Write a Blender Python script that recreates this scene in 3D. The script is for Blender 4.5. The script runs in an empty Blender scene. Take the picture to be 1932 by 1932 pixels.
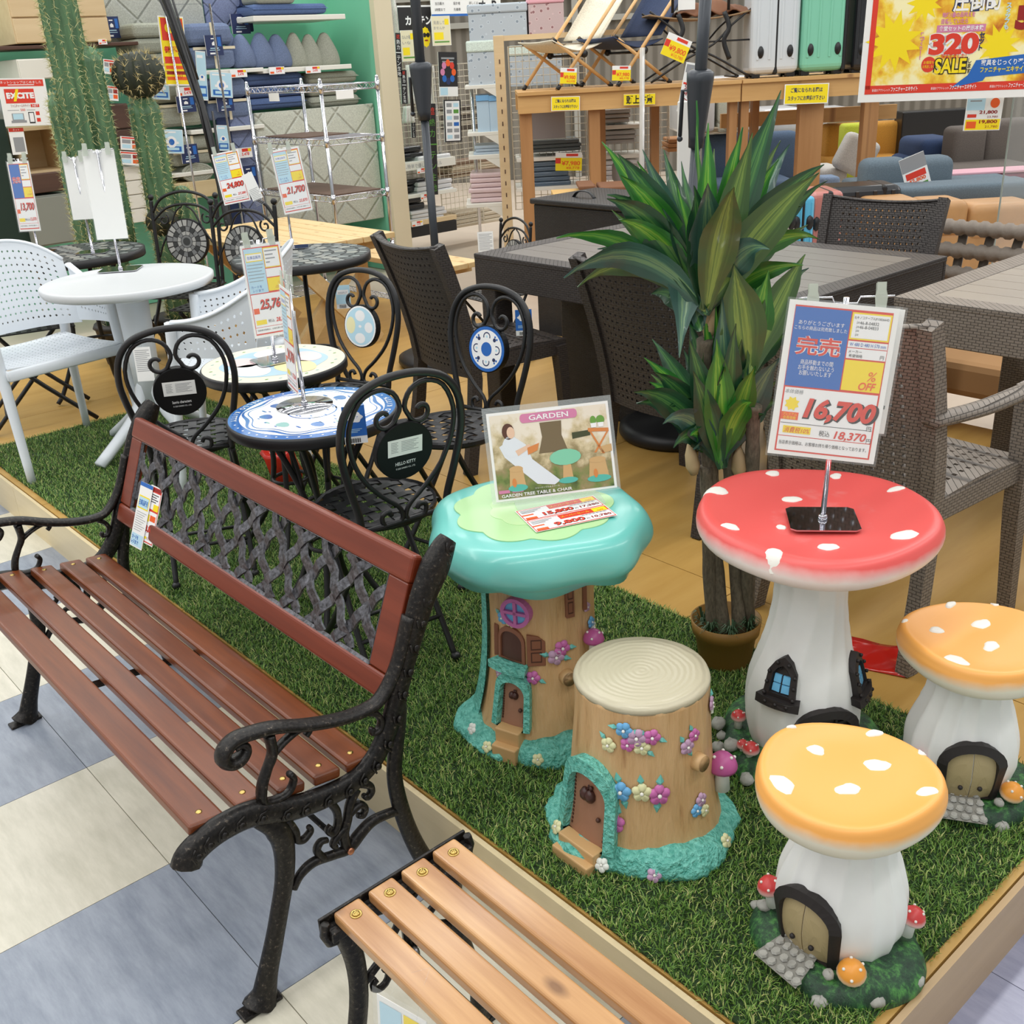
import bpy, math, random
from mathutils import Vector, Matrix, noise
import numpy as np
random.seed(7)
S = bpy.context.scene; COL = S.collection
V = Vector; PI = math.pi; R_ = math.radians
# ---------------------------------------------------------------- camera, light, exposure
CAM = V((0, 0, 1.6)); FOC = 1972.45 / 1932
def _axes(yaw=2.43891, pitch=.410939, roll=-.0567086):
    cy, sy = math.cos(yaw), math.sin(yaw)
    fw = V((cy*math.cos(pitch), sy*math.cos(pitch), -math.sin(pitch)))
    ri = V((sy, -cy, 0)); up = ri.cross(fw)
    r2 = ri*math.cos(roll) + up*math.sin(roll)
    return r2, r2.cross(fw), fw
RI, UP, FW = _axes()
cam = bpy.data.cameras.new('camera'); cam.sensor_width = 36; cam.lens = 36*FOC
cam.clip_start = .05; cam.clip_end = 200
co = bpy.data.objects.new('camera', cam); COL.objects.link(co)
co.matrix_world = Matrix(((RI.x, UP.x, -FW.x, CAM.x), (RI.y, UP.y, -FW.y, CAM.y), (RI.z, UP.z, -FW.z, CAM.z), (0, 0, 0, 1)))
S.camera = co
S.view_settings.view_transform = 'Standard'; S.view_settings.look = 'None'
S.view_settings.gamma = 1; S.view_settings.use_curve_mapping = False
S.view_settings.exposure = -.25
w = bpy.data.worlds.new('hall_light'); S.world = w; w.use_nodes = True
w.node_tree.nodes['Background'].inputs[0].default_value = (.93, .97, 1, 1)
w.node_tree.nodes['Background'].inputs[1].default_value = .62
def strip(x, y, z, lx, ly, e):
    l = bpy.data.lights.new('ceiling_strip_light', 'AREA'); l.shape = 'RECTANGLE'; l.size = lx; l.size_y = ly
    l.energy = e; l.color = (1, .985, .95)
    o = bpy.data.objects.new('ceiling_strip_light', l); COL.objects.link(o); o.location = (x, y, z)
for k, x in enumerate((1.2, -1.6, -4.4, -7.2, -10, -12.8)):
    strip(x, 5.0, 4.6, .3, 20, 320)
S.cycles.max_bounces = 8; S.cycles.transparent_max_bounces = 16
def ray(px, py): return RI*((px-966)/1972.45) - UP*((py-966)/1972.45) + FW
def gp(px, py, z=0.):            # the point of a level plane seen there
    d = ray(px, py); return CAM + d*((z-CAM.z)/d.z)
def at(px, py, D): return CAM + ray(px, py)*D
def dep(p): return (V(p)-CAM).dot(FW)
HP = .155                        # height of the display platform
# ---------------------------------------------------------------- materials
def lin(c):
    if isinstance(c, (int, float)): c = (c, c, c)
    return tuple(((x/255)/12.92 if x <= 10 else (((x/255)+.055)/1.055)**2.4) for x in c) + (1,)
_M = {}
class NT:
    def __init__(s, name):
        s.m = bpy.data.materials.new(name); s.m.use_nodes = True; s.t = s.m.node_tree
        s.b = s.t.nodes['Principled BSDF']
    def n(s, ty, **kw):
        x = s.t.nodes.new(ty)
        for k, v in kw.items():
            if k[0] == 'i' and k[1:].isdigit(): x.inputs[int(k[1:])].default_value = v
            elif k in x.inputs: x.inputs[k].default_value = v
            else: setattr(x, k, v)
        return x
    def l(s, a, b): s.t.links.new(a, b)
    def ramp(s, fac, stops):
        r = s.n('ShaderNodeValToRGB'); e = r.color_ramp.elements
        while len(e) < len(stops): e.new(.5)
        for q, (p, c) in zip(e, stops): q.position = p; q.color = lin(c)
        s.l(fac, r.inputs[0]); return r.outputs[0]
    def noise(s, scale, det=3, vec=None, rough=.55, coord='Object'):
        x = s.n('ShaderNodeTexNoise', Scale=scale, Detail=det, Roughness=rough)
        s.l(vec or s.co(coord), x.inputs['Vector']); return x.outputs['Fac']
    def co(s, coord='Object', scale=None, rot=None):
        t = s.n('ShaderNodeTexCoord').outputs[coord]
        if scale:
            mp = s.n('ShaderNodeMapping'); mp.inputs['Scale'].default_value = scale
            if rot: mp.inputs['Rotation'].default_value = rot
            s.l(t, mp.inputs[0]); t = mp.outputs[0]
        return t
    def bump(s, h, strength=.3, dist=.01):
        b = s.n('ShaderNodeBump', Strength=strength, Distance=dist); s.l(h, b.inputs['Height']); s.l(b.outputs[0], s.b.inputs['Normal'])
    def mul(s, a, b, op='MULTIPLY'):
        m = s.n('ShaderNodeMath', operation=op)
        for i, x in enumerate((a, b)):
            if isinstance(x, (int, float)): m.inputs[i].default_value = x
            else: s.l(x, m.inputs[i])
        return m.outputs[0]
def M(name, c, rough=.5, metal=0., coat=0., var=0., vs=12, bump=0., bs=80, trans=0., alpha=1., emit=0.):
    if name in _M: return _M[name]
    k = NT(name); b = k.b; b.inputs['Roughness'].default_value = rough; b.inputs['Metallic'].default_value = metal
    b.inputs['Base Color'].default_value = lin(c)
    if coat: b.inputs['Coat Weight'].default_value = coat; b.inputs['Coat Roughness'].default_value = .12
    if trans: b.inputs['Transmission Weight'].default_value = trans
    if alpha < 1: b.inputs['Alpha'].default_value = alpha
    if var:
        cc = (c,)*3 if isinstance(c, (int, float)) else c
        lo = tuple(max(0, x*(1-var)) for x in cc); hi = tuple(min(255, x*(1+var*.7)) for x in cc)
        k.l(k.ramp(k.noise(vs, 4), [(.3, lo), (.7, hi)]), b.inputs['Base Color'])
    if bump: k.bump(k.noise(bs, 3), bump, .004)
    _M[name] = k.m; return k.m
def wood(name, c1, c2, axis=0, rough=.35, coat=.2, sc=9, knots=False, c3=None, stretch=14):
    if name in _M: return _M[name]
    k = NT(name); s = [sc*1.0]*3; s[axis] = sc/stretch
    vec = k.co('Object', tuple(s)); oi = k.n('ShaderNodeObjectInfo'); ad = k.n('ShaderNodeVectorMath', operation='ADD')
    sc_ = k.n('ShaderNodeVectorMath', operation='SCALE'); sc_.inputs[3].default_value = 37.; k.l(oi.outputs['Random'], sc_.inputs[0])
    k.l(vec, ad.inputs[0]); k.l(sc_.outputs[0], ad.inputs[1])
    f = k.noise(4, 5, ad.outputs[0], .62)
    col = k.ramp(f, [(.25, c1), (.75, c2)])
    if knots:
        s2 = [7.]*3; s2[axis] = 3.2
        v2 = k.co('Object', tuple(s2)); a2 = k.n('ShaderNodeVectorMath', operation='ADD'); k.l(v2, a2.inputs[0]); k.l(sc_.outputs[0], a2.inputs[1])
        vo = k.n('ShaderNodeTexVoronoi', Scale=1., voronoi_dimensions='2D'); k.l(a2.outputs[0], vo.inputs['Vector'])
        mx = k.n('ShaderNodeMixRGB'); mx.inputs[2].default_value = lin(c3 or (70, 40, 20))
        kr = k.ramp(vo.outputs['Distance'], [(.03, 215), (.09, 0)]); k.l(kr, mx.inputs[0]); k.l(col, mx.inputs[1]); col = mx.outputs[0]
    k.l(col, k.b.inputs['Base Color']); k.b.inputs['Roughness'].default_value = rough
    k.b.inputs['Coat Weight'].default_value = coat; k.b.inputs['Coat Roughness'].default_value = .15
    k.bump(f, .12, .002); _M[name] = k.m; return k.m
# ---------------------------------------------------------------- mesh building
class G:
    def __init__(s): s.v = []; s.f = []; s.m = []; s.s = []
    def add(s, vs, fs, m=0, sm=False):
        o = len(s.v); s.v += [tuple(p) for p in vs]
        s.f += [tuple(i+o for i in q) for q in fs]; s.m += [m]*len(fs); s.s += [sm]*len(fs); return s
    def box(s, c, d, m=0, rot=None):
        c = V(c); vs = [V((x*d[0]/2, y*d[1]/2, z*d[2]/2)) for x in (-1, 1) for y in (-1, 1) for z in (-1, 1)]
        if rot is not None: vs = [rot @ p for p in vs]
        return s.add([c+p for p in vs], [(0, 1, 3, 2), (4, 6, 7, 5), (0, 4, 5, 1), (2, 3, 7, 6), (0, 2, 6, 4), (1, 5, 7, 3)], m)
    def tube(s, pts, r, n=8, m=0, closed=False, cap=True, flat=None, sm=True):
        P = [V(p) for p in pts]; L = len(P); rs = r if isinstance(r, (list, tuple)) else [r]*L
        T = []
        for i in range(L):
            a = P[(i-1) % L] if (closed or i) else P[i]; b = P[(i+1) % L] if (closed or i < L-1) else P[i]
            t = (b-a); T.append(t.normalized() if t.length > 1e-9 else V((0, 0, 1)))
        if flat: N = V(flat[2])
        else:
            N = T[0].orthogonal()
        vs = []
        for i in range(L):
            if flat: N = V(flat[2])
            N = (N - T[i]*N.dot(T[i])); N = N.normalized() if N.length > 1e-6 else T[i].orthogonal().normalized()
            B = T[i].cross(N)
            for j in range(n):
                a = 2*PI*(j+(.5 if n == 4 else 0))/n; ca, sa = math.cos(a), math.sin(a)
                if flat:
                    if n == 4: ca, sa = (1 if ca > 0 else -1), (1 if sa > 0 else -1)
                    vs.append(P[i] + N*(ca*flat[0]*rs[i]) + B*(sa*flat[1]*rs[i]))
                else: vs.append(P[i] + (N*ca + B*sa)*rs[i])
        fs = []
        for i in range(L if closed else L-1):
            k = (i+1) % L
            for j in range(n): fs.append((i*n+j, i*n+(j+1) % n, k*n+(j+1) % n, k*n+j))
        if not closed and cap: fs += [tuple(range(n))[::-1], tuple((L-1)*n+j for j in range(n))]
        return s.add(vs, fs, m, sm and n > 4)
    def cyl(s, a, b, r, r2=None, n=14, m=0, sm=True): return s.tube([a, b], [r, r if r2 is None else r2], n, m, sm=sm)
    def lathe(s, prof, n=32, m=0, fn=None, c=(0, 0, 0), sm=True, cap=True):
        vs = []; fs = []; L = len(prof); c = V(c)
        for r, z in prof:
            for j in range(n):
                a = 2*PI*j/n; rr = fn(a, r, z) if fn else r
                p = rr if isinstance(rr, Vector) else V((rr*math.cos(a), rr*math.sin(a), z)); vs.append(c+p)
        for i in range(L-1):
            for j in range(n): fs.append((i*n+j, i*n+(j+1) % n, (i+1)*n+(j+1) % n, (i+1)*n+j))
        if cap: fs += [tuple(range(n))[::-1], tuple((L-1)*n+j for j in range(n))]
        return s.add(vs, fs, m, sm)
    def sph(s, c, r, n=12, m=0, rot=None):
        if not isinstance(r, (tuple, list)): r = (r, r, r)
        h = max(5, n//2); c = V(c); vs = []; fs = []
        for i in range(h+1):
            t = PI*i/h
            for j in range(n):
                a = 2*PI*j/n; p = V((r[0]*math.sin(t)*math.cos(a), r[1]*math.sin(t)*math.sin(a), -r[2]*math.cos(t)))
                vs.append(c + (rot @ p if rot is not None else p))
        for i in range(h):
            for j in range(n): fs.append((i*n+j, i*n+(j+1) % n, (i+1)*n+(j+1) % n, (i+1)*n+j))
        return s.add(vs, fs, m, True)
    def grid(s, fn, nu, nv, m=0, sm=True, th=0):     # fn(u,v)->point; th gives it thickness
        P = [[V(fn(i/nu, j/nv)) for j in range(nv+1)] for i in range(nu+1)]; W = nv+1
        vs = [p for q in P for p in q]; fs = [(i*W+j, (i+1)*W+j, (i+1)*W+j+1, i*W+j+1) for i in range(nu) for j in range(nv)]
        if th:
            N = []
            for i in range(nu+1):
                for j in range(nv+1):
                    du = P[min(i+1, nu)][j]-P[max(i-1, 0)][j]; dv = P[i][min(j+1, nv)]-P[i][max(j-1, 0)]
                    q = du.cross(dv); N.append(q.normalized() if q.length > 1e-12 else V((0, 0, 1)))
            K = len(vs); vs += [p-n*th for p, n in zip(vs, N)]
            fs += [tuple(K+i for i in q[::-1]) for q in fs]
            bd = [i*W for i in range(nu+1)] + [nu*W+j for j in range(1, nv+1)] + [i*W+nv for i in range(nu-1, -1, -1)] + [j for j in range(nv-1, 0, -1)]
            fs += [(bd[q], bd[q-1], K+bd[q-1], K+bd[q]) for q in range(len(bd))]
        return s.add(vs, fs, m, sm)
    def holed(s, fn, nu, nv, hole=.5, th=.004, m=0, shape=0, solid=None):   # sheet pierced by a hole per cell
        base = len(s.v); H = [(.5-hole/2, .5), (.5, .5-hole/2), (.5+hole/2, .5), (.5, .5+hole/2)] if shape == 0 else \
            [(.5-hole/2, .5-hole/2), (.5+hole/2, .5-hole/2), (.5+hole/2, .5+hole/2), (.5-hole/2, .5+hole/2)]
        e = 1e-3
        def pn(u, v):
            p = V(fn(u, v)); n = (V(fn(u+e, v))-p).cross(V(fn(u, v+e))-p); return p, (n.normalized() if n.length > 1e-14 else V((0, 0, 1)))
        C = {}; vs = []
        for i in range(nu+1):
            for j in range(nv+1):
                p, n = pn(min(i/nu, 1-e), min(j/nv, 1-e)); C[i, j] = len(vs); vs += [p+n*th/2, p-n*th/2]
        fs = []
        for i in range(nu):
            for j in range(nv):
                c = [C[i, j], C[i+1, j], C[i+1, j+1], C[i, j+1]]
                if solid and solid(i, j):
                    fs += [tuple(c), tuple(x+1 for x in c[::-1])]; continue
                h = []
                for a, b in H:
                    p, n = pn((i+a)/nu, (j+b)/nv); h.append(len(vs)); vs += [p+n*th/2, p-n*th/2]
                if shape == 0:   # diamond: tips left, bottom, right, top
                    l, bt, r, tp = h
                    q = [(c[0], bt, l), (c[0], c[1], bt), (c[1], r, bt), (c[1], c[2], r), (c[2], tp, r), (c[2], c[3], tp), (c[3], l, tp), (c[3], c[0], l)]
                else:
                    q = [(c[k], c[(k+1) % 4], h[(k+1) % 4], h[k]) for k in range(4)]
                fs += q; fs += [tuple(x+1 for x in z[::-1]) for z in q]
                fs += [(h[k], h[(k+1) % 4], h[(k+1) % 4]+1, h[k]+1) for k in range(4)]
        for i in range(nu):
            for j in (0, nv): a, b = C[i, j], C[i+1, j]; fs.append((a, b, b+1, a+1))
        for j in range(nv):
            for i in (0, nu): a, b = C[i, j], C[i, j+1]; fs.append((a, b, b+1, a+1))
        return s.add(vs, fs, m, False)
    def poly(s, pts, mat, th=0, m=0, inner=None):      # outline in a plane (Matrix), optional thickness towards -n; inner = ring hole
        n = len(pts); f = lambda p, z: mat @ V((p[0], p[1], z))
        if inner:
            vs = [f(p, 0) for p in pts]+[f(p, 0) for p in inner]; fs = [(i, (i+1) % n, n+(i+1) % n, n+i) for i in range(n)]
            if th:
                vs += [f(p, -th) for p in pts]+[f(p, -th) for p in inner]
                fs += [(2*n+(i+1) % n, 2*n+i, 3*n+i, 3*n+(i+1) % n) for i in range(n)]
                fs += [((i+1) % n, i, 2*n+i, 2*n+(i+1) % n) for i in range(n)]+[(n+i, n+(i+1) % n, 3*n+(i+1) % n, 3*n+i) for i in range(n)]
        else:
            vs = [f(p, 0) for p in pts]; fs = [tuple(range(n))]
            if th:
                vs += [f(p, -th) for p in pts]; fs += [tuple(range(2*n-1, n-1, -1))]+[((i+1) % n, i, n+i, n+(i+1) % n) for i in range(n)]
        return s.add(vs, fs, m)
    def xf(s, mat): s.v = [tuple(mat @ V(p)) for p in s.v]; return s
    def put(s, g, mat=None, m=None):
        return s.add([mat @ V(p) for p in g.v] if mat is not None else g.v, g.f, 0, False) if m is None else s.add([mat @ V(p) for p in g.v] if mat is not None else g.v, g.f, m)
    def obj(s, name, mats, parent=None, label=None, bev=0, seg=2, sub=0):
        me = bpy.data.meshes.new(name); me.from_pydata(s.v, [], s.f)
        for x in (mats if isinstance(mats, (list, tuple)) else [mats]): me.materials.append(x)
        me.polygons.foreach_set('material_index', s.m); me.polygons.foreach_set('use_smooth', s.s); me.update()
        o = bpy.data.objects.new(name, me); COL.objects.link(o)
        if parent: o.parent = parent
        if label: o['label'] = label
        if bev: b = o.modifiers.new('edge', 'BEVEL'); b.width = bev; b.segments = seg; b.limit_method = 'ANGLE'; b.angle_limit = R_(40)
        if sub: b = o.modifiers.new('smooth', 'SUBSURF'); b.levels = sub; b.render_levels = sub; me.polygons.foreach_set('use_smooth', [True]*len(s.f))
        return o
def thing(name, label, cat, loc=(0, 0, 0), rz=0, group=None):
    o = bpy.data.objects.new(name, None); COL.objects.link(o); o.empty_display_size = .1
    o.location = loc; o.rotation_euler = (0, 0, rz); tag(o, label, cat, group); return o
def tag(o, label=None, cat=None, group=None, kind=None):
    for k, v in (('label', label), ('category', cat), ('group', group), ('kind', kind)):
        if v: o[k] = v
    return o
def struct(o): o['kind'] = 'structure'; return o
def copy_tree(o, parent=None, drop=()):
    c = o.copy(); COL.objects.link(c)
    if parent: c.parent = parent
    for ch in [x for x in o.children]:
        if ch.name.split('.')[0] not in drop: copy_tree(ch, c)
    return c
def dup(o, label, loc, rz, group=None, drop=()):
    c = copy_tree(o, drop=drop); c.location = loc; c.rotation_euler = (0, 0, rz); c['label'] = label
    if group: c['group'] = group
    return c
_fc = bpy.data.curves.new('lettering', 'FONT'); _fo = bpy.data.objects.new('lettering_source', _fc); _tc = {}
def txt(g, s, mat, x, y, h, m=0, al='C', shear=0, bold=0, w=None, z=.0006):
    """flat lettering: s at (x,y) of a plane, cap height about h; w squeezes it to a width"""
    rs_ = 4 if h > .014 else 2
    k = (s, shear, bold, rs_)
    if k not in _tc:
        COL.objects.link(_fo); _fc.body = s; _fc.size = 1; _fc.resolution_u = rs_; _fc.shear = shear; _fc.offset = bold; _fc.fill_mode = 'FRONT'
        dg = bpy.context.evaluated_depsgraph_get(); ev = _fo.evaluated_get(dg); me = ev.to_mesh()
        vs = [tuple(q.co) for q in me.vertices]; fs = [tuple(q.vertices) for q in me.polygons]; ev.to_mesh_clear(); COL.objects.unlink(_fo)
        _tc[k] = (vs, fs)
    vs, fs = _tc[k]
    if not vs: return
    x0 = min(q[0] for q in vs); x1 = max(q[0] for q in vs); y0 = min(q[1] for q in vs); y1 = max(q[1] for q in vs)
    sy = h/max(y1-y0, .5); sx = w/(x1-x0) if w else sy
    ox = {'C': -(x0+x1)/2, 'L': -x0, 'R': -x1}[al]
    g.add([mat @ V((x+(p[0]+ox)*sx, y+(p[1]-(y0+y1)/2)*sy, z)) for p in vs], fs, m)
def frame(o, n, up=(0, 0, 1)):     # plane matrix: local x right, y up, z = n (towards the reader)
    n = V(n).normalized(); x = V(up).cross(n).normalized(); y = n.cross(x)
    return Matrix(((x.x, y.x, n.x, o[0]), (x.y, y.y, n.y, o[1]), (x.z, y.z, n.z, o[2]), (0, 0, 0, 1)))
def rect(g, mat, x0, y0, x1, y1, m=0, z=0., th=0): g.poly([(x0, y0), (x1, y0), (x1, y1), (x0, y1)], mat @ Matrix.Translation((0, 0, z)), th, m)
def spl(pts, n=6, closed=False):   # Catmull-Rom through points
    P = [V(p) if len(p) == 3 else V((p[0], p[1], 0)) for p in pts]; L = len(P); out = []
    for i in range(L if closed else L-1):
        a, b, c, d = (P[(i-1) % L], P[i], P[(i+1) % L], P[(i+2) % L]) if closed else (P[max(i-1, 0)], P[i], P[i+1], P[min(i+2, L-1)])
        for k in range(n):
            t = k/n; out.append(.5*((2*b)+(c-a)*t+(2*a-5*b+4*c-d)*t*t+(3*b-a-3*c+d)*t**3))
    if not closed: out.append(P[-1])
    return out
def spiral(c, r0, r1, a0, a1, n=18): return [(c[0]+(r0+(r1-r0)*i/n)*math.cos(a0+(a1-a0)*i/n), c[1]+(r0+(r1-r0)*i/n)*math.sin(a0+(a1-a0)*i/n)) for i in range(n+1)]
def rz3(a): return Matrix.Rotation(a, 3, 'Z')
black = M('black_painted_metal', (24, 24, 26), .42); chrome = M('chrome', (215, 215, 220), .14, 1.)
white_p = M('white_paper', (243, 243, 240), .45); clear = M('clear_plastic', (235, 240, 240), .06, alpha=.07)
inkk = M('ink_black', (30, 28, 30), .5); inkr = M('ink_red', (222, 60, 40), .5); inkb = M('ink_blue', (36, 104, 188), .5); inky = M('ink_yellow', (250, 224, 20), .5)
inkw = M('ink_white', (245, 245, 245), .5); inko = M('ink_orange', (240, 96, 30), .5); inklb = M('ink_light_blue', (188, 224, 240), .5); inkg = M('ink_grey', (150, 152, 155), .5)
inkdr = M('ink_dark_red', (150, 30, 26), .5); inkp = M('ink_pink', (214, 132, 170), .5); inkgn = M('ink_green', (90, 150, 60), .5); inkn = M('ink_navy', (34, 48, 92), .5)
INKS = [white_p, inkk, inkr, inkb, inky, inkw, inko, inklb, inkg, inkdr, inkp, inkgn, inkn]
W_, K_, RD, BL, YE, WH, OR, LB, GR, DR, PK, GN, NV = range(13)
# ---------------------------------------------------------------- floor, platform, turf
def tile_mat(name, c1, c2):
    k = NT(name); v = k.co('Object', (3, 14, 3)); oi = k.n('ShaderNodeObjectInfo'); a = k.n('ShaderNodeVectorMath', operation='ADD')
    s = k.n('ShaderNodeVectorMath', operation='SCALE'); s.inputs[3].default_value = 50.; k.l(oi.outputs['Random'], s.inputs[0]); k.l(v, a.inputs[0]); k.l(s.outputs[0], a.inputs[1])
    f = k.noise(2.2, 7, a.outputs[0], .7); k.l(k.ramp(f, [(.3, c1), (.62, c2)]), k.b.inputs['Base Color'])
    k.b.inputs['Roughness'].default_value = .3; k.bump(f, .05, .001); return k.m
tb = tile_mat('blue_vinyl', (124, 133, 148), (152, 160, 173)); tc_ = tile_mat('beige_vinyl', (196, 192, 174), (216, 211, 194))
tl = tile_mat('lavender_vinyl', (142, 146, 172), (164, 166, 190)); tg = tile_mat('pale_green_vinyl', (168, 192, 150), (186, 208, 166))
fl = struct(G().box((-7, 7, -.02), (40, 40, .03)).obj('floor', M('store_floor_far', (206, 190, 172), .35, var=.05, vs=2)))
P = .4855; gt = G().box((0, 0, .0), (P-.0018, P-.0018, .01)); tiles = {}
for nm, mt in (('b', tb), ('c', tc_), ('l', tl), ('g', tg)):
    me = gt.obj('tile', mt, fl); tiles[nm] = me
used = set()
def put_tile(x, y, k):
    o = tiles[k]
    if k in used: o = o.copy(); COL.objects.link(o)
    used.add(k); o.location = (x, y, -.0046)
for i in range(-8, 3):
    for j in range(-1, 3):
        x = -1.43-P/2+i*P; y = .5706+P/2+(j-1)*P
        if y - P/2 < .99 and x > -5.2 and y > -.3 and x < .2: put_tile(x, y, 'bc'[i % 2])
for i in range(0, 3):
    for j in range(0, 4): put_tile(-.22-P/2+i*P, 1.555-P/2+(j-1)*P, 'lg'[(i+(j == 0 and i == 0)) % 2] if i else 'l')
deckw = wood('deck_plywood', (182, 140, 70), (198, 158, 88), 1, .42, .1, 4, stretch=8)
facw = wood('fascia_wood', (214, 194, 150), (228, 210, 170), 0, .4, .1, 5)
facw2 = wood('fascia_wood_side', (178, 148, 108), (196, 166, 124), 1, .4, .1, 5)
XL, XR, YF, YB = -6.4, -.538, .996, 3.95
deck = struct(G().box(((XL+XR)/2, (YF+YB)/2, .06), (XR-XL-.06, YB-YF-.06, .1)).obj('floor_platform', M('deck_core', (120, 95, 60), .7)))
bx = [XL, -5.1, -3.9, -2.72, -1.62, XR-.014]; by = [YF+.014, 2.2, YB]
for i in range(5):
    for j in range(2):
        G().box(((bx[i]+bx[i+1])/2, (by[j]+by[j+1])/2, HP-.012), (bx[i+1]-bx[i]-.003, by[j+1]-by[j]-.003, .024)).obj('deck_panel', deckw, deck)
for a, b in ((XL, -4.2), (-4.2, -2.3), (-2.3, XR)):
    G().box(((a+b)/2, YF+.006, HP/2-.001), (b-a-.002, .012, HP-.002)).obj('fascia_board', facw, deck)
G().box((XR-.006, (YF+YB)/2+.006, HP/2-.001), (.012, YB-YF-.012, HP-.002)).obj('fascia_board', facw2, deck)
def blade_mat(name):
    k = NT(name); gi = k.n('ShaderNodeNewGeometry'); c = k.ramp(gi.outputs['Random Per Island'], [(0, (50, 86, 30)), (.4, (90, 134, 50)), (.8, (138, 172, 80)), (1, (200, 198, 130))])
    k.l(c, k.b.inputs['Base Color']); k.b.inputs['Roughness'].default_value = .5; return k.m
bm_ = blade_mat('turf_blades')
def turf(x0, x1, y0, y1, label, n, seed):
    t = thing('turf_mat', label, 'turf', ((x0+x1)/2, (y0+y1)/2, HP), 0, 'strips of artificial turf')
    sx, sy = (x1-x0)/2, (y1-y0)/2
    b = G().box((0, 0, .003), (2*sx-.01, 2*sy-.01, .005)).obj('turf_backing', M('turf_backing', (34, 56, 24), .9), t)
    r = np.random.default_rng(seed); N = n
    px = r.uniform(-sx, sx, N); py = r.uniform(-sy, sy, N); a = r.uniform(0, 2*PI, N); h = r.uniform(.009, .021, N); ln = r.uniform(.003, .017, N); w_ = r.uniform(.0008, .0015, N); b_ = a+r.normal(1.57, .4, N)
    ca, sa, cb, sb = np.cos(a), np.sin(a), np.cos(b_), np.sin(b_); z0 = np.full(N, .004)
    v = np.stack([np.stack([px-ca*w_, py-sa*w_, z0], 1), np.stack([px+ca*w_, py+sa*w_, z0], 1),
                  np.stack([px+ca*w_*.8+cb*ln*.35, py+sa*w_*.8+sb*ln*.35, h*.7], 1), np.stack([px-ca*w_*.8+cb*ln*.35, py-sa*w_*.8+sb*ln*.35, h*.7], 1),
                  np.stack([px+cb*ln, py+sb*ln, h], 1)], 1).reshape(-1, 3)
    i = np.arange(N)*5; q = np.stack([i, i+1, i+2, i+3], 1); tr = np.stack([i+3, i+2, i+4], 1)
    me = bpy.data.meshes.new('grass_blades'); me.vertices.add(N*5); me.vertices.foreach_set('co', v.ravel())
    me.loops.add(N*7); me.loops.foreach_set('vertex_index', np.concatenate([q.ravel(), tr.ravel()]).astype(np.int32))
    me.polygons.add(N*2); me.polygons.foreach_set('loop_start', np.concatenate([np.arange(N)*4, N*4+np.arange(N)*3]).astype(np.int32))
    me.polygons.foreach_set('loop_total', np.concatenate([np.full(N, 4), np.full(N, 3)]).astype(np.int32)); me.update(calc_edges=True); me.materials.append(bm_)
    o = bpy.data.objects.new('grass_blades', me); COL.objects.link(o); o.parent = t; o['kind'] = 'stuff'
turf(-3.62, -.565, 1.012, 1.975, 'long green turf strip under mushroom and tree stump stools', 190000, 3)
turf(-4.75, -3.625, 1.03, 2.06, 'squarish green turf mat under white plastic furniture', 42000, 4)
# ---------------------------------------------------------------- the two benches
iron = NT('cast_iron'); f_ = iron.noise(140, 4); iron.l(iron.ramp(f_, [(.4, (20, 18, 17)), (.62, (40, 36, 33)), (.75, (110, 100, 88))]), iron.b.inputs['Base Color'])
iron.b.inputs['Roughness'].default_value = .38; iron.b.inputs['Metallic'].default_value = .35; iron.bump(f_, .5, .002); iron = iron.m
iron2 = NT('silvered_iron'); f_ = iron2.noise(110, 3); iron2.l(iron2.ramp(f_, [(.3, (52, 50, 50)), (.7, (118, 118, 124))]), iron2.b.inputs['Base Color'])
iron2.b.inputs['Roughness'].default_value = .36; iron2.b.inputs['Metallic'].default_value = .6; iron2.bump(f_, .5, .002); iron2 = iron2.m
redw = wood('red_brown_varnish', (82, 34, 9), (126, 64, 24), 0, .36, .08, 8)
railw = wood('red_rail_varnish', (102, 38, 18), (132, 56, 30), 0, .36, .08, 7)
brass = M('brass_screw', (196, 168, 100), .3, 1.)
bench = thing('garden_bench', 'long red brown slatted bench with black cast iron ends and lattice back', 'bench', (-2.08, .72, 0))
def yz(pts, n=5): return [(0, p.x, p.y) for p in spl(pts, n)]
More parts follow.
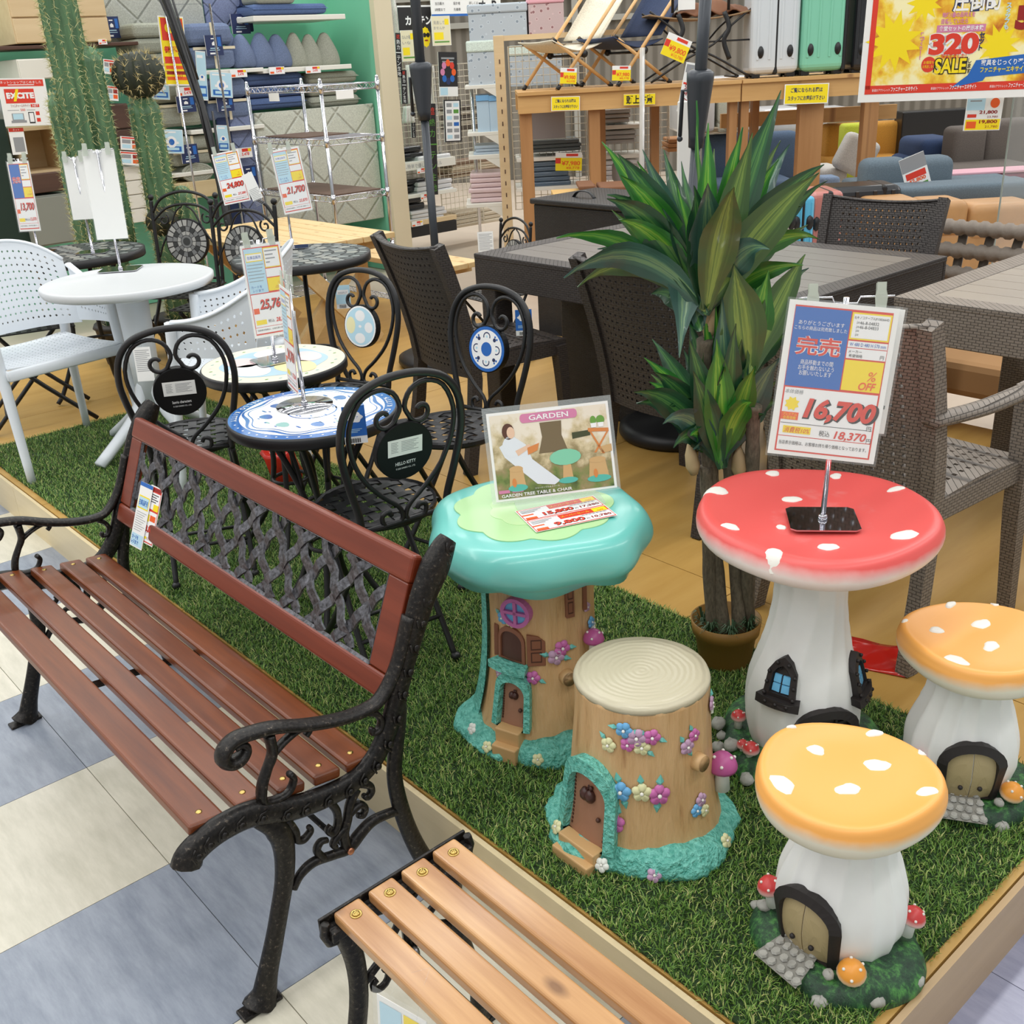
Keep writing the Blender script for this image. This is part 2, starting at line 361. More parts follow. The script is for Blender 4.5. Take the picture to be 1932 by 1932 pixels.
def bench_end(x):
    b = V((-2.08, .72, 0)); sgn = 1 if x > -2 else -1
    def band(pts, wd, th=.02, n=5, g=None, m=0):
        P = yz(pts, n); L = len(P); ws = wd if isinstance(wd, (list, tuple)) else [wd]*2
        rs = [ws[0]+(ws[-1]-ws[0])*i/(L-1) for i in range(L)] if len(ws) == 2 else [np.interp(i/(L-1), np.linspace(0, 1, len(ws)), ws) for i in range(L)]
        P = [V(p)+V((x, 0, 0))-b for p in P]
        g.tube(P, [r_/2 for r_ in rs], 10, m, flat=(th/ (2*(sum(rs)/L/2)), 1, (1, 0, 0)))
    g = G()
    back = [(1.052, .782), (1.036, .765), (1.008, .725), (.98, .682), (.955, .63), (.928, .57), (.905, .515), (.88, .455), (.84, .402), (.80, .378), (.755, .371), (.69, .378), (.64, .392), (.58, .418), (.53, .422), (.492, .416), (.462, .402), (.452, .385)]
    band(back, [.04, .066, .054, .046, .044, .044, .046, .05, .052, .054, .056], .036, 5, g)
    arm = [(.945, .66), (.91, .575), (.868, .522), (.831, .511), (.774, .518), (.71, .538), (.651, .563), (.612, .573), (.577, .577), (.556, .567), (.548, .55), (.56, .536), (.58, .537), (.592, .55), (.585, .562), (.572, .56)]
    band(arm, [.02, .02, .021, .022, .022, .022, .024, .022, .016, .012], .034, 6, g)
    g.obj('iron_rail', iron, bench)
    g = G()
    band([(.636, .555), (.637, .518), (.622, .49), (.609, .465), (.603, .438), (.61, .427), (.63, .421), (.655, .424), (.668, .444), (.662, .458)], [.02, .015, .018, .014, .012, .013], .024, 6, g)
    band([(.634, .512), (.662, .528), (.694, .537), (.712, .528), (.704, .518)], [.012, .01], .02, 5, g)
    g.obj('scroll_brace', iron, bench); g = G()
    band([(.836, .502), (.852, .49), (.86, .471), (.853, .455), (.838, .455), (.84, .465)], [.014, .01],   .02, 5, g)
    g.obj('scroll_curl', iron, bench)
    g = G()
    band([(.585, .40), (.618, .365), (.628, .32), (.62, .255), (.598, .185), (.575, .12), (.552, .06), (.54, .025), (.528, .004)], [.024, .048, .042, .038, .038, .042, .05, .078], .034, 5, g)
    g.box(V((x, .527, .004))-b, (.034, .082, .008)); g.obj('leg', iron, bench, bev=.004)
    g = G()
    band([(.905, .52), (.90, .46), (.888, .405), (.876, .345), (.878, .28), (.892, .20), (.915, .12), (.945, .05), (.958, .004)], [.036, .034, .034, .036, .038, .042, .06], .03, 5, g)
    g.box(V((x, .952, .004))-b, (.032, .066, .008)); g.obj('leg', iron, bench, bev=.004)
    g = G()
    band([(.632, .215), (.65, .237), (.68, .247), (.72, .238), (.755, .232), (.78, .248), (.81, .262), (.845, .26), (.876, .252)], [.016, .02, .02, .026, .022, .02], .02, 5, g)
    band([(.752, .235), (.75, .27), (.762, .30), (.772, .33), (.79, .352)], [.022, .02, .018], .02, 5, g)
    for pts in ([(.641, .37), (.654, .335), (.655, .315), (.668, .308), (.684, .318), (.682, .328)], [(.728, .362), (.742, .33), (.74, .30), (.728, .286), (.718, .297), (.726, .305)],
                [(.768, .31), (.79, .316), (.802, .302), (.795, .288), (.785, .294)], [(.80, .36), (.818, .345), (.82, .33), (.81, .322), (.803, .33)], [(.755, .285), (.738, .275), (.724, .262), (.73, .252)], [(.70, .245), (.69, .268), (.70, .282), (.714, .278)]):
        band(pts, [.017, .011], .018, 5, g)
    g.obj('scroll_stretcher', iron, bench)
    g = G(); g.sph(V((x+sgn*.014, .752, .236))-b, (.005, .008, .008), 10); g.obj('bolt', M('copper_bolt', (190, 130, 100), .35, 1.), bench)
    g = G()                                   # raised leaf relief along the outer face
    P = yz(back, 4)
    for i in range(3, len(P)-4, 3):
        p = V(P[i])+V((x+sgn*.018, 0, 0))-b; t = (V(P[i+1])-V(P[i-1])).normalized(); q = V((0, -t.z, t.y))
        g.sph(p+q*.004, (.004, .0075, .0075), 8); g.tube([p-q*.013-t*.006, p-q*.006+t*.008, p+q*.01+t*.012], .0022, 5)
    g.obj('leaf_relief', iron, bench)['kind'] = 'stuff'
for x in (-1.43, -2.73): bench_end(x)
sp = [(.503, .424), (.585, .419), (.663, .405), (.737, .394), (.806, .386)]
for i, (y, z) in enumerate(sp):
    wd = .066 if i == 0 else .056
    th = R_((-8, -6, -10, -8, -4)[i])
    o = G().box((0, 0, 0), (1.292, wd, .022)).obj('slat', redw, bench, bev=.006, seg=3); o.location = (0, y-.72, z+.012); o.rotation_euler = (th, 0, 0)
    for x in (-.615, .615):
        s_ = G().lathe([(.006, 0), (.006, .002), (.003, .003)], 10).obj('screw', brass, bench); s_.location = (x, y-.72, z+.022)
g = G().tube([(0, .49-.72, .408), (0, .81-.72, .375)], 1, 4, flat=(.003, .012, (0, 0, 1))); g.obj('centre_strap', iron, bench)
g = G().cyl((-.65, .752-.72, .236), (.65, .752-.72, .236), .006, n=8); g.obj('tie_rod', iron, bench)
# back: rails, stiles and woven lattice in the leaning plane
ba = math.atan2(.985-.897, .735-.515)
Mb = frame((-2.08, 0, 0), (0, -math.cos(ba), math.sin(ba)), (1, 0, 0)); c0 = V((0, .942, .624))
def bk(u, v, n): return V((u, c0.y-.72+v*math.sin(ba)-n*math.cos(ba), c0.z+v*math.cos(ba)+n*math.sin(ba)))
Rb = Matrix.Rotation(-ba, 3, 'X')
for v, h in ((.118, .056), (-.118, .05)):
    o = G().box((0, 0, 0), (1.262, .026, h)).obj('back_rail', railw, bench, bev=.008, seg=3); o.location = bk(0, v, 0); o.rotation_euler = (-ba, 0, 0)
for u in (-.598, .598):
    o = G().box((0, 0, 0), (.062, .02, .182)).obj('back_stile', railw, bench, bev=.003); o.location = bk(u, 0, 0); o.rotation_euler = (-ba, 0, 0)
g = G(); hw, hh = .565, .092
for a, b in (((-hw, -hh), (hw, -hh)), ((-hw, hh), (hw, hh)), ((-hw, -hh), (-hw, hh)), ((hw, -hh), (hw, hh))):
    g.tube([bk(a[0], a[1], .004), bk(b[0], b[1], .004)], .0055, 4)
nb = 11
for k in range(-3, nb+3):
    for s_ in (1, -1):
        pts = []
        for i in range(17):
            t = i/16; v = -hh+2*hh*t; u = -hw+(k+.5)*2*hw/nb + s_*(t-.5)*.165 + .004*math.sin(2*PI*t)*s_
            if abs(u) <= hw:
                ph = (t*3.2+(0 if s_ > 0 else .5)+k*.5)*PI*1.0
                pts.append(bk(u, v, .004+.0045*math.sin(ph*2)*s_))
        if len(pts) > 3: g.tube(pts, 1, 4, flat=(.0026, .0115, bk(0, 0, 1)-bk(0, 0, 0)))
g.obj('lattice_panel', iron2, bench)
# light slatted bench in front
ltw = wood('light_varnished_wood', (152, 100, 54), (208, 162, 110), 0, .28, .35, 6, True, (84, 46, 22))
b2 = thing('slatted_bench', 'low backless bench of four light varnished slats with brass screws', 'bench', (-.5, .67, 0))
for i in range(4):
    y = .5735+i*.0625
    o = G().box((0, 0, 0), (1.30, .0475, .022)).obj('slat', ltw, b2, bev=.005, seg=3); o.location = (.03, y-.67, .421)
    for x in (-.592, .65):
        q = G(); q.lathe([(.0095, -.001), (.0095, .0006), (.0075, .0012), (.0062, -.001)], 14); q.lathe([(.0062, 0), (.0055, .0022), (.002, .003)], 12)
        q.box((0, 0, .003), (.007, .0014, .001)); q.box((0, 0, .003), (.0014, .007, .001)); q.obj('screw', brass, b2).location = (x, y-.67, .4325)
for x in (-.615, .63):
    g = G(); g.box((x, 0, .402), (.03, .272, .018)); g.box((x-.013*(1 if x < 0 else -1), 0, .409), (.006, .284, .034))
    for e in (-1, 1): g.tube([(x, e*.137, .425), (x, e*.142, .405), (x, e*.135, .385), (x, e*.122, .382)], .008, 6)
    g.obj('end_rail', iron, b2, bev=.002)
    for e in (-1, 1):
        q = G(); P = [V((x, e*p.x, p.y)) for p in spl([(.112, .40), (.098, .33), (.10, .25), (.118, .16), (.132, .08), (.13, .03), (.15, .004)], 4)]
        q.tube(P, .016, 8, flat=(.8, 1.1, (1, 0, 0))); q.box((x, e*.142, .005), (.028, .05, .01)); q.obj('leg', iron, b2)
    q = G()
    for e in (-1, 1):
        q.tube([(x, e*p[0], p[1]) for p in spiral((.045, .345), .04, .012, 1.6, 7.5)], .0065, 6)
        q.tube([(x, e*.10, .26), (x, e*.06, .285), (x, 0, .275)], .008, 6)
        q.tube([(x, e*p[0], p[1]) for p in spiral((.062, .25), .022, .008, 2.2, 7.5, 12)], .006, 6)
    q.tube([(x, 0, .40), (x, 0, .27)], .008, 6); q.obj('scroll_brace', iron, b2)
g = G().cyl((-.62, 0, .277), (.63, 0, .277), .005, n=8); g.sph((-.60, 0, .277), .011, 8); g.obj('tie_rod', M('steel_rod', (150, 150, 155), .3, 1.), b2)
pc = thing('price_card', 'plastic wrapped price card hanging below the light slatted bench', 'price tag', (-.93, .54, .30))
m4 = frame((0, -.012, 0), (.25, -1, .1)); g = G(); rect(g, m4, -.045, -.1, .045, .1, 0, 0, .001); rect(g, m4, -.04, -.02, .0, .09, 7, .0006); rect(g, m4, .004, .03, .04, .09, 4, .0006)
txt(g, '13,800', m4, 0, -.055, .02, 2, w=.07, bold=.02); rect(g, m4, -.04, -.095, .04, -.08, 8, .0006); g.obj('card', INKS, pc)
g = G(); rect(g, m4, -.052, -.11, .052, .112, 0, .0015, .0005); g.obj('plastic_sleeve', clear, pc)
G().tube([(-.03, 0, .1), (-.02, .02, .13), (.0, .05, .1365), (.02, .02, .13), (.03, 0, .1)], .0006, 5).obj('tie', clear, pc)
# ---------------------------------------------------------------- mushroom table and stools
def zgrad(name, lo, hi, z0, z1, rough=.42, coat=.15, nz=.012):
    k = NT(name); sx = k.n('ShaderNodeSeparateXYZ'); k.l(k.co('Object'), sx.inputs[0])
    z = k.mul(sx.outputs[2], k.mul(k.mul(k.noise(26, 3), -.5, 'ADD'), nz, 'MULTIPLY'), 'ADD')
    mr = k.n('ShaderNodeMapRange', i1=z0, i2=z1); k.l(z, mr.inputs[0]); k.l(k.ramp(mr.outputs[0], [(0, lo), (1, hi)]), k.b.inputs['Base Color'])
    k.b.inputs['Roughness'].default_value = rough; k.b.inputs['Coat Weight'].default_value = coat; k.b.inputs['Coat Roughness'].default_value = .3; return k.m
resin = M('white_resin', (240, 241, 239), .5, var=.02, vs=9); spotm = M('cream_spot', (240, 238, 230), .45)
darkr = M('dark_resin', (38, 33, 33), .55, bump=.15, bs=60); dblue = M('pane_blue', (112, 188, 232), .3); doort = M('door_tan', (176, 158, 118), .5); doorr = M('door_red', (206, 58, 56), .45)
gk = NT('painted_grass'); f_ = gk.noise(1., 5, gk.co('Object', (55, 55, 14)), .7); gk.l(gk.ramp(f_, [(.35, (28, 52, 38)), (.5, (42, 80, 50)), (.66, (84, 148, 72))]), gk.b.inputs['Base Color']); gk.b.inputs['Roughness'].default_value = .55; gk.bump(f_, .7, .006); grassp = gk.m
stonem = M('grey_stone', (172, 171, 164), .7, var=.12, vs=40, bump=.4, bs=60); redcap = zgrad('red_cap_small', (240, 232, 224), (206, 62, 62), -.006, .008, nz=.004); orcap = zgrad('orange_cap_small', (240, 232, 214), (240, 160, 60), -.006, .008, nz=.004)
class Surf:
    """a body of revolution that things can be laid on"""
    def __init__(s, prof): s.z = [p[1] for p in prof]; s.r = [p[0] for p in prof]
    def R(s, z): return float(np.interp(z, s.z, s.r))
    def p(s, a, z, off=0): 
        r = s.R(z)+off; return V((r*math.cos(a), r*math.sin(a), z))
    def wrap(s, g, a0, z0, outline, off0, off1, m=0, inner=None, flat=True):
        """outline (s,z) about (a0,z0); a plate from off0 out to off1, or a ring with inner"""
        R0 = s.R(z0)
        if not inner:
            o2 = []
            for p, k in zip(outline, outline[1:]+outline[:1]):
                m_ = max(1, int(math.hypot(k[0]-p[0], k[1]-p[1])/.012)); o2 += [(p[0]+(k[0]-p[0])*i/m_, p[1]+(k[1]-p[1])*i/m_) for i in range(m_)]
            outline = o2
        def q(p, off):
            return s.p(a0+p[0]/R0, z0+p[1], off)
        n = len(outline); A = [q(p, off0) for p in outline]; B = [q(p, off1) for p in outline]
        if inner:
            C = [q(p, off1) for p in inner]; D = [q(p, off0) for p in inner]
            vs = A+B+C+D; fs = []
            for i in range(n):
                j = (i+1) % n; fs += [(i, j, n+j, n+i), (n+i, n+j, 2*n+j, 2*n+i), (2*n+i, 2*n+j, 3*n+j, 3*n+i)]
        else:
            c = V((0, 0, 0)); mid = (sum(p[0] for p in outline)/n, sum(p[1] for p in outline)/n)
            h = [q((mid[0]+(p[0]-mid[0])*.5, mid[1]+(p[1]-mid[1])*.5), off1) for p in outline]
            vs = A+B+h+[q(mid, off1)]; fs = []
            for i in range(n):
                j = (i+1) % n; fs += [(i, j, n+j, n+i), (n+i, n+j, 2*n+j, 2*n+i), (2*n+i, 2*n+j, 3*n)]
        g.add(vs, fs, m)
def arch(w, h, n=12, bot=0.):    # arch outline, origin at base middle
    r = w/2; return [(-r, bot), (r, bot)]+[(r*math.cos(PI*i/n), h-r*.95+r*.95*math.sin(PI*i/n)) for i in range(n+1)]
def lumpy(r, seed, amp, ks=(2, 3, 5)):
    rr = random.Random(seed); ph = [rr.uniform(0, 6.28) for _ in ks]; am = [amp*rr.uniform(.5, 1)/math.sqrt(k) for k in ks]
    return lambda a: r*(1+sum(A*math.sin(k*a+p) for k, p, A in zip(ks, ph, am)))
def little_mushroom(par, p, r, h, cap, tilt=(0, 0, 0), name='small_mushroom', stemc=None):
    g = G(); g.lathe([(r*.55, -h*.55), (r*.42, -h*.1), (r*.5, 0)], 12)
    st = g.obj(name, stemc or resin, par); st.location = p; st.rotation_euler = tilt
    c = G(); c.lathe([(r*.5, -.3*r), (r*.95, -.22*r), (r*1.0, .0), (r*.86, .42*r), (r*.55, .78*r), (r*.2, .93*r), (.001, .96*r)], 16); c.obj('cap', cap, st)
    d = G()
    for a, t in ((.3, .5), (2.2, .6), (4.2, .5), (5.3, .85), (1.2, .9)):
        q = V((math.cos(a)*math.sin(t*1.3), math.sin(a)*math.sin(t*1.3), math.cos(t*1.3)))*r*.96; d.sph(q, r*.12, 8)
    o = d.obj('dots', spotm, st); o['kind'] = 'stuff'
def capfn(R, zt, rho, dish=.012, thick=.09):
    prof = [(0, -dish), (.3, -dish), (.6, -dish*.85), (.8, -dish*.35), (.9, 0), (.955, -.004), (.985, -.016), (1., -.034), (.985, -.052), (.93, -.068), (.75, -.085), (.45, -.095), (.28, -.1)]
    _s = spl([(p[0], p[1]) for p in prof], 3)[:22]; rad = [p.x for p in _s]; zs = [p.y for p in _s]
    wav = lambda a: 1+.0
    def hz(x, y):
        a = math.atan2(y, x) % (2*PI); t = math.hypot(x, y)/rho(a); return zt+float(np.interp(t, rad, zs))+.006*math.sin(2*a+1)*min(1, t)**2
    def build(g, n=64):
        vs = []; fs = []; pr = []
        pts = spl([(p[0], p[1]) for p in prof], 3); sc = thick/.1
        L = len(pts)
        for q in pts:
            for j in range(n):
                a = 2*PI*j/n; r = rho(a)*max(q.x, .0005); zz = q.y if q.y > -.02 else q.y*sc
                vs.append((r*math.cos(a), r*math.sin(a), zt+zz+.006*math.sin(2*a+1)*min(1, q.x)**2))
        for i in range(L-1):
            for j in range(n): fs.append((i*n+j, (i+1)*n+j, (i+1)*n+(j+1) % n, i*n+(j+1) % n))
        g.add(vs, fs, 0, True)
    return hz, build
def spot(par, hz, x, y, rx, ry, rot, seed, nm='spot'):
    o = lumpy(1, seed, .16); g = G(); n = 16; vs = [(x, y, hz(x, y)+.0026)]; fs = []
    for k, s in enumerate((.5, .85, 1.)):
        for j in range(n):
            a = 2*PI*j/n; u, v = rx*s*o(a)*math.cos(a), ry*s*o(a)*math.sin(a); X = x+u*math.cos(rot)-v*math.sin(rot); Y = y+u*math.sin(rot)+v*math.cos(rot)
            vs.append((X, Y, hz(X, Y)+(.0026 if k < 2 else .0)))
    for j in range(n):
        q = (j+1) % n; fs += [(0, 1+j, 1+q), (1+j, 1+n+j, 1+n+q, 1+q), (1+n+j, 1+2*n+j, 1+2*n+q, 1+n+q)]
    g.add(vs, fs, 0, True); g.obj(nm, spotm, par)
def mound(par, R, h, seed, name='grass_mound', mat=None, ell=1., holes=None, z0=0.):
    rho = lumpy(R, seed, .09); n = 56; g = G(); vs = []; fs = []
    rr = [1., 1.0, .97, .9, .78, .6, .4, .0005]; zz = [0, .25, .55, .8, .95, 1., 1., 1.]
    for t, z in zip(rr, zz):
        for j in range(n):
            a = 2*PI*j/n; k = 1+.25*math.sin(3*a+seed)*.5+.12*math.sin(7*a); vs.append((rho(a)*t*math.cos(a), rho(a)*t*ell*math.sin(a), z0+h*z*k))
    for i in range(len(rr)-1):
        for j in range(n): fs.append((i*n+j, i*n+(j+1) % n, (i+1)*n+(j+1) % n, (i+1)*n+j))
    g.add(vs, fs, 0, True); g.obj(name, mat or grassp, par); return rho
def rock(par, p, r, seed, sq=.7):
    rr = random.Random(seed); g = G(); g.sph((0, 0, 0), (r, r*.85, r*sq), 10)
    g.v = [tuple(V(q)*(1+rr.uniform(-.12, .12))) for q in g.v]; o = g.obj('stone', stonem, par); o.location = p; o.rotation_euler = (0, 0, rr.uniform(0, 6))
def stem(par, prof, n=112, ridges=9, amp=.02, mat=None, z_lo=None, nm='stem'):
    sm = spl(prof, 5); P = [(p.x, p.y) for p in sm]; S_ = Surf(P); g = G()
    def fn(a, r, z):
        t = (z-P[0][1])/(P[-1][1]-P[0][1]); k = amp*(.35+.65*t)
        return r*(1+k*(1-1.6*abs(math.sin(ridges*a/2+1.2*math.sin(z*11)+.6*math.sin(3*a)))**.7))
    g.lathe(P, n, 0, fn); g.obj(nm, mat or resin, par); return S_
def cobble_path(par, a0, r0, r1, zf, w, seed):
    rr = random.Random(seed); x = r0; k = 0
    base = G(); d = V((math.cos(a0), math.sin(a0), 0)); t = V((-d.y, d.x, 0))
    base.grid(lambda u, v: d*(r0+(r1-r0)*u)+t*((v-.5)*w*(.8+.3*u))+V((0, 0, zf(u))), 8, 6); base.obj('path_bed', M('path_mortar', (140, 138, 130), .8), par)
    rows = max(3, int((r1-r0)/.017))
    for i in range(rows):
        u = (i+.5)/rows; ww = w*(.8+.3*u); nc = 5
        for j in range(nc):
            v = (j+.5+(.25 if i % 2 else -.15)+rr.uniform(-.15, .15))/nc-.5
            p = d*(r0+(r1-r0)*u)+t*(v*ww)+V((0, 0, zf(u)+.001)); sx, sy = (r1-r0)/rows*.52, ww/nc*.5
            g = G(); n = 7; ph = rr.uniform(0, 6); o = [(math.cos(ph+2*PI*q/n)*rr.uniform(.85, 1.1), math.sin(ph+2*PI*q/n)*rr.uniform(.85, 1.1)) for q in range(n)]
            up = [p+d*(a*sx)+t*(b*sy) for a, b in o]; tp = [p+d*(a*sx*.75)+t*(b*sy*.75)+V((0, 0, .004)) for a, b in o]
            g.add(up+tp, [(q, (q+1) % n, n+(q+1) % n, n+q) for q in range(n)]+[tuple(range(n, 2*n))]); g.obj('path_stone', stonem, par)
# --- big red table
mt = thing('mushroom_table', 'big mushroom shaped table with white spotted red cap and black arched window', 'table', (-1.065, 1.70, HP))
prof = [(.10, .02), (.112, .05), (.122, .10), (.122, .15), (.113, .205), (.094, .27), (.08, .335), (.073, .40), (.074, .455), (.09, .50)]
sf = stem(mt, prof, ridges=12, amp=.045)
rho = lumpy(.247, 11, .035, (2, 3, 5)); hz, bc = capfn(.247, .57, rho, .014, .09)
g = G(); bc(g); cap = g.obj('cap', zgrad('red_cap_paint', (238, 226, 222), (232, 92, 88), .53, .556), mt); cap.location = (-.012, .028, 0)
for i, (px, py, wx, wy) in enumerate([(1350, 935, 58, 19), (1458, 898, 28, 13), (1577, 899, 24, 13), (1690, 926, 34, 12), (1494, 938, 40, 17), (1378, 997, 36, 17), (1706, 1014, 54, 26), (1563, 1028, 38, 19), (1461, 1046, 28, 26), (1474, 990, 18, 12)]):
    q = gp(px, py, HP+.562)-V((-1.077, 1.728, HP)); spot(cap, hz, q.x, q.y, wx/1972*2.05/2, wy/1972*2.05/2/.62, math.atan2(.75, .66), i)
rho_m = mound(mt, .185, .05, 5)
A_t = lambda deg: R_(deg)
# door
a_d = A_t(-33)
g = G(); sf.wrap(g, a_d, .03, arch(.118, .155), -.01, .016, 0, inner=arch(.085, .137, bot=.012)); g.obj('door_frame', darkr, mt)
g = G(); sf.wrap(g, a_d, .03, [(-.044, .01), (.044, .01), (.044, .085), (-.044, .078)], -.01, .006); d_ = g.obj('door', doorr, mt)
g = G(); sf.wrap(g, a_d, .03, [(-.0012, .012), (.0012, .012), (.0012, .08), (-.0012, .08)], 0, .0065); g.obj('door_groove', darkr, d_)
g = G(); sf.wrap(g, a_d, .03, [(-.044, .078), (.044, .085), (.04, .115), (.02, .138), (-.02, .138), (-.04, .115)], -.01, .004); fanl = g.obj('door_fanlight', darkr, mt)
g = G()
for z in (.1, .115): sf.wrap(g, a_d, .03, [(-.04, z), (.04, z+.004), (.04, z+.009), (-.04, z+.005)], 0, .009)
for x in (-.014, .014): sf.wrap(g, a_d, .03, [(x-.002, .08), (x+.002, .08), (x+.002, .13), (x-.002, .13)], 0, .009)
g.obj('fanlight_bars', darkr, fanl)
def house_window(a, z, w=.066, h=.092):
    o = [(-w/2, 0), (w/2, 0), (w/2, h*.62), (w*.3, h*.86), (0, h), (-w*.3, h*.86), (-w/2, h*.62)]
    i_ = [(-w*.31, .013), (w*.31, .013), (w*.31, h*.58), (w*.18, h*.72), (0, h*.80), (-w*.18, h*.72), (-w*.31, h*.58)]
    g = G(); sf.wrap(g, a, z, o, -.01, .014, 0, inner=i_); wf = g.obj('window_frame', darkr, mt)
    g = G(); sf.wrap(g, a, z, i_, -.01, .003); g.obj('window_back', darkr, wf)
    for x in (-1, 1):
        for y in (0, 1):
            g = G(); x0 = x*w*.155; sf.wrap(g, a, z, [(x0-w*.125, .015+y*.019), (x0+w*.125, .015+y*.019), (x0+w*.125, .031+y*.019), (x0-w*.125, .031+y*.019)], 0, .007); g.obj('pane', dblue, wf)
    g = G(); sf.wrap(g, a, z, [(-w*.62, -.014), (w*.62, -.014), (w*.64, .004), (-w*.64, .004)], -.01, .022); g.obj('window_sill', darkr, wf)
    for x, y in ((-.43, .1), (.43, .1), (-.43, .36), (.43, .36), (-.43, .6), (.43, .6), (-.2, .85), (.2, .85), (-.3, -.05), (0, -.05), (.3, -.05)):
        q = sf.p(a+x*w/sf.R(z), z+y*h, .016 if y > 0 else .022); g = G(); g.sph(q, .0042, 8); g.obj('stud', darkr, wf)
    g = G()
    for s_ in (-1, 1): g.tube([sf.p(a+(s_*.006+px*.35*s_)/sf.R(z), z+h*.66+py*.3, .006) for px, py in spiral((.012, .01), .016, .004, 0, 6, 10)], .0014, 5)
    g.obj('tracery', darkr, wf)
house_window(A_t(-81), .195); house_window(A_t(18), .185)
for a, r, z, s_ in ((-141, .135, .075, .017), (-112, .145, .05, .014), (-99, .15, .062, .019), (-2, .135, .06, .016)):
    little_mushroom(mt, (r*math.cos(R_(a)), r*math.sin(R_(a)), z), s_, .05, redcap)
for a, r, z, s_ in ((-118, .165, .045, .02), (-104, .19, .02, .018), (-150, .18, .035, .02), (-128, .183, .02, .018), (-142, .17, .02, .014), (-90, .188, .02, .02)):
    rock(mt, (r*math.cos(R_(a)), r*math.sin(R_(a)), z), s_, int(a*7) % 99)
cobble_path(mt, a_d, .11, .19, lambda u: .052-.012*u, .09, 2)
# --- orange stool, made once and copied
stl = thing('mushroom_stool', 'nearest orange mushroom stool, set at the front edge of the turf', 'stool', (-.705, 1.285, HP), 0, 'orange mushroom stools')
prof = [(.085, .02), (.1, .05), (.108, .09), (.106, .13), (.096, .17), (.083, .21), (.075, .25), (.08, .285), (.09, .30)]
sf = stem(stl, prof, ridges=14, amp=.065)
rho = lumpy(.147, 23, .03, (2, 3, 5)); hz, bc = capfn(.147, .367, rho, .010, .085)
g = G(); bc(g, 56); cap = g.obj('cap', zgrad('orange_cap_paint', (232, 226, 206), (244, 174, 88), .328, .347), stl); cap.location = (.0, -.012, 0)
for i, (px, py, wx, wy) in enumerate([(1540, 1414, 33, 22), (1655, 1441, 47, 27), (1476, 1482, 46, 36), (1600, 1486, 49, 22), (1748, 1501, 37, 21), (1650, 1385, 34, 14), (1740, 1425, 20, 14), (1492, 1380, 20, 8)]):
    q = gp(px, py, HP+.36)-V((-.705, 1.273, HP)); spot(cap, hz, q.x, q.y, wx/1972*1.65/2, wy/1972*1.65/2/.7, math.atan2(.75, .66), 40+i)
mound(stl, .15, .042, 9)
a0 = math.degrees(math.atan2(-1.285, .705))       # towards the reader of the picture
a_d = R_(a0-29)
g = G(); sf.wrap(g, a_d, .03, arch(.104, .143), -.01, .014, 0, inner=arch(.074, .126, bot=.011)); g.obj('door_frame', darkr, stl)
for s_ in (-1, 1):
    n_ = 8; o = [(s_*.0008, .008), (s_*.037, .008)]+[(s_*(.037*math.cos(PI/2*i/n_)+.0008), .09+.036*math.sin(PI/2*i/n_)) for i in range(n_+1)]
    if s_ < 0: o = o[::-1]
    g = G(); sf.wrap(g, a_d, .03, o, -.01, .005); dd = g.obj('door', doort, stl)
    g = G(); g.sph(sf.p(a_d+s_*.017/sf.R(.07), .072, .007), .005, 10); g.obj('knob', darkr, dd)
ca = R_(a0+13); little_mushroom(stl, (.125*math.cos(ca), .125*math.sin(ca), .055), .024, .05, orcap, (.25, .1, 0))
for da, z, s_ in ((-82, .10, .022), (86, .09, .021)):
    ca = R_(a0+da); little_mushroom(stl, (.118*math.cos(ca), .118*math.sin(ca), z), s_, .07, redcap, (-.2*math.sin(ca), .2*math.cos(ca), 0))
for da, r, z, s_ in ((-3, .128, .05, .013), (-85, .125, .055, .016), (-95, .142, .03, .012), (28, .147, .02, .02), (-6, .152, .012, .02), (62, .148, .02, .016)):
    ca = R_(a0+da); rock(stl, (r*math.cos(ca), r*math.sin(ca), z-.004), s_*.85, da+200)
cobble_path(stl, R_(a0-36), .085, .158, lambda u: .047-.02*u, .085, 4)
dup(stl, 'orange mushroom stool farther back, beside the stem of the red table', (-.768, 1.825, HP), R_(38))
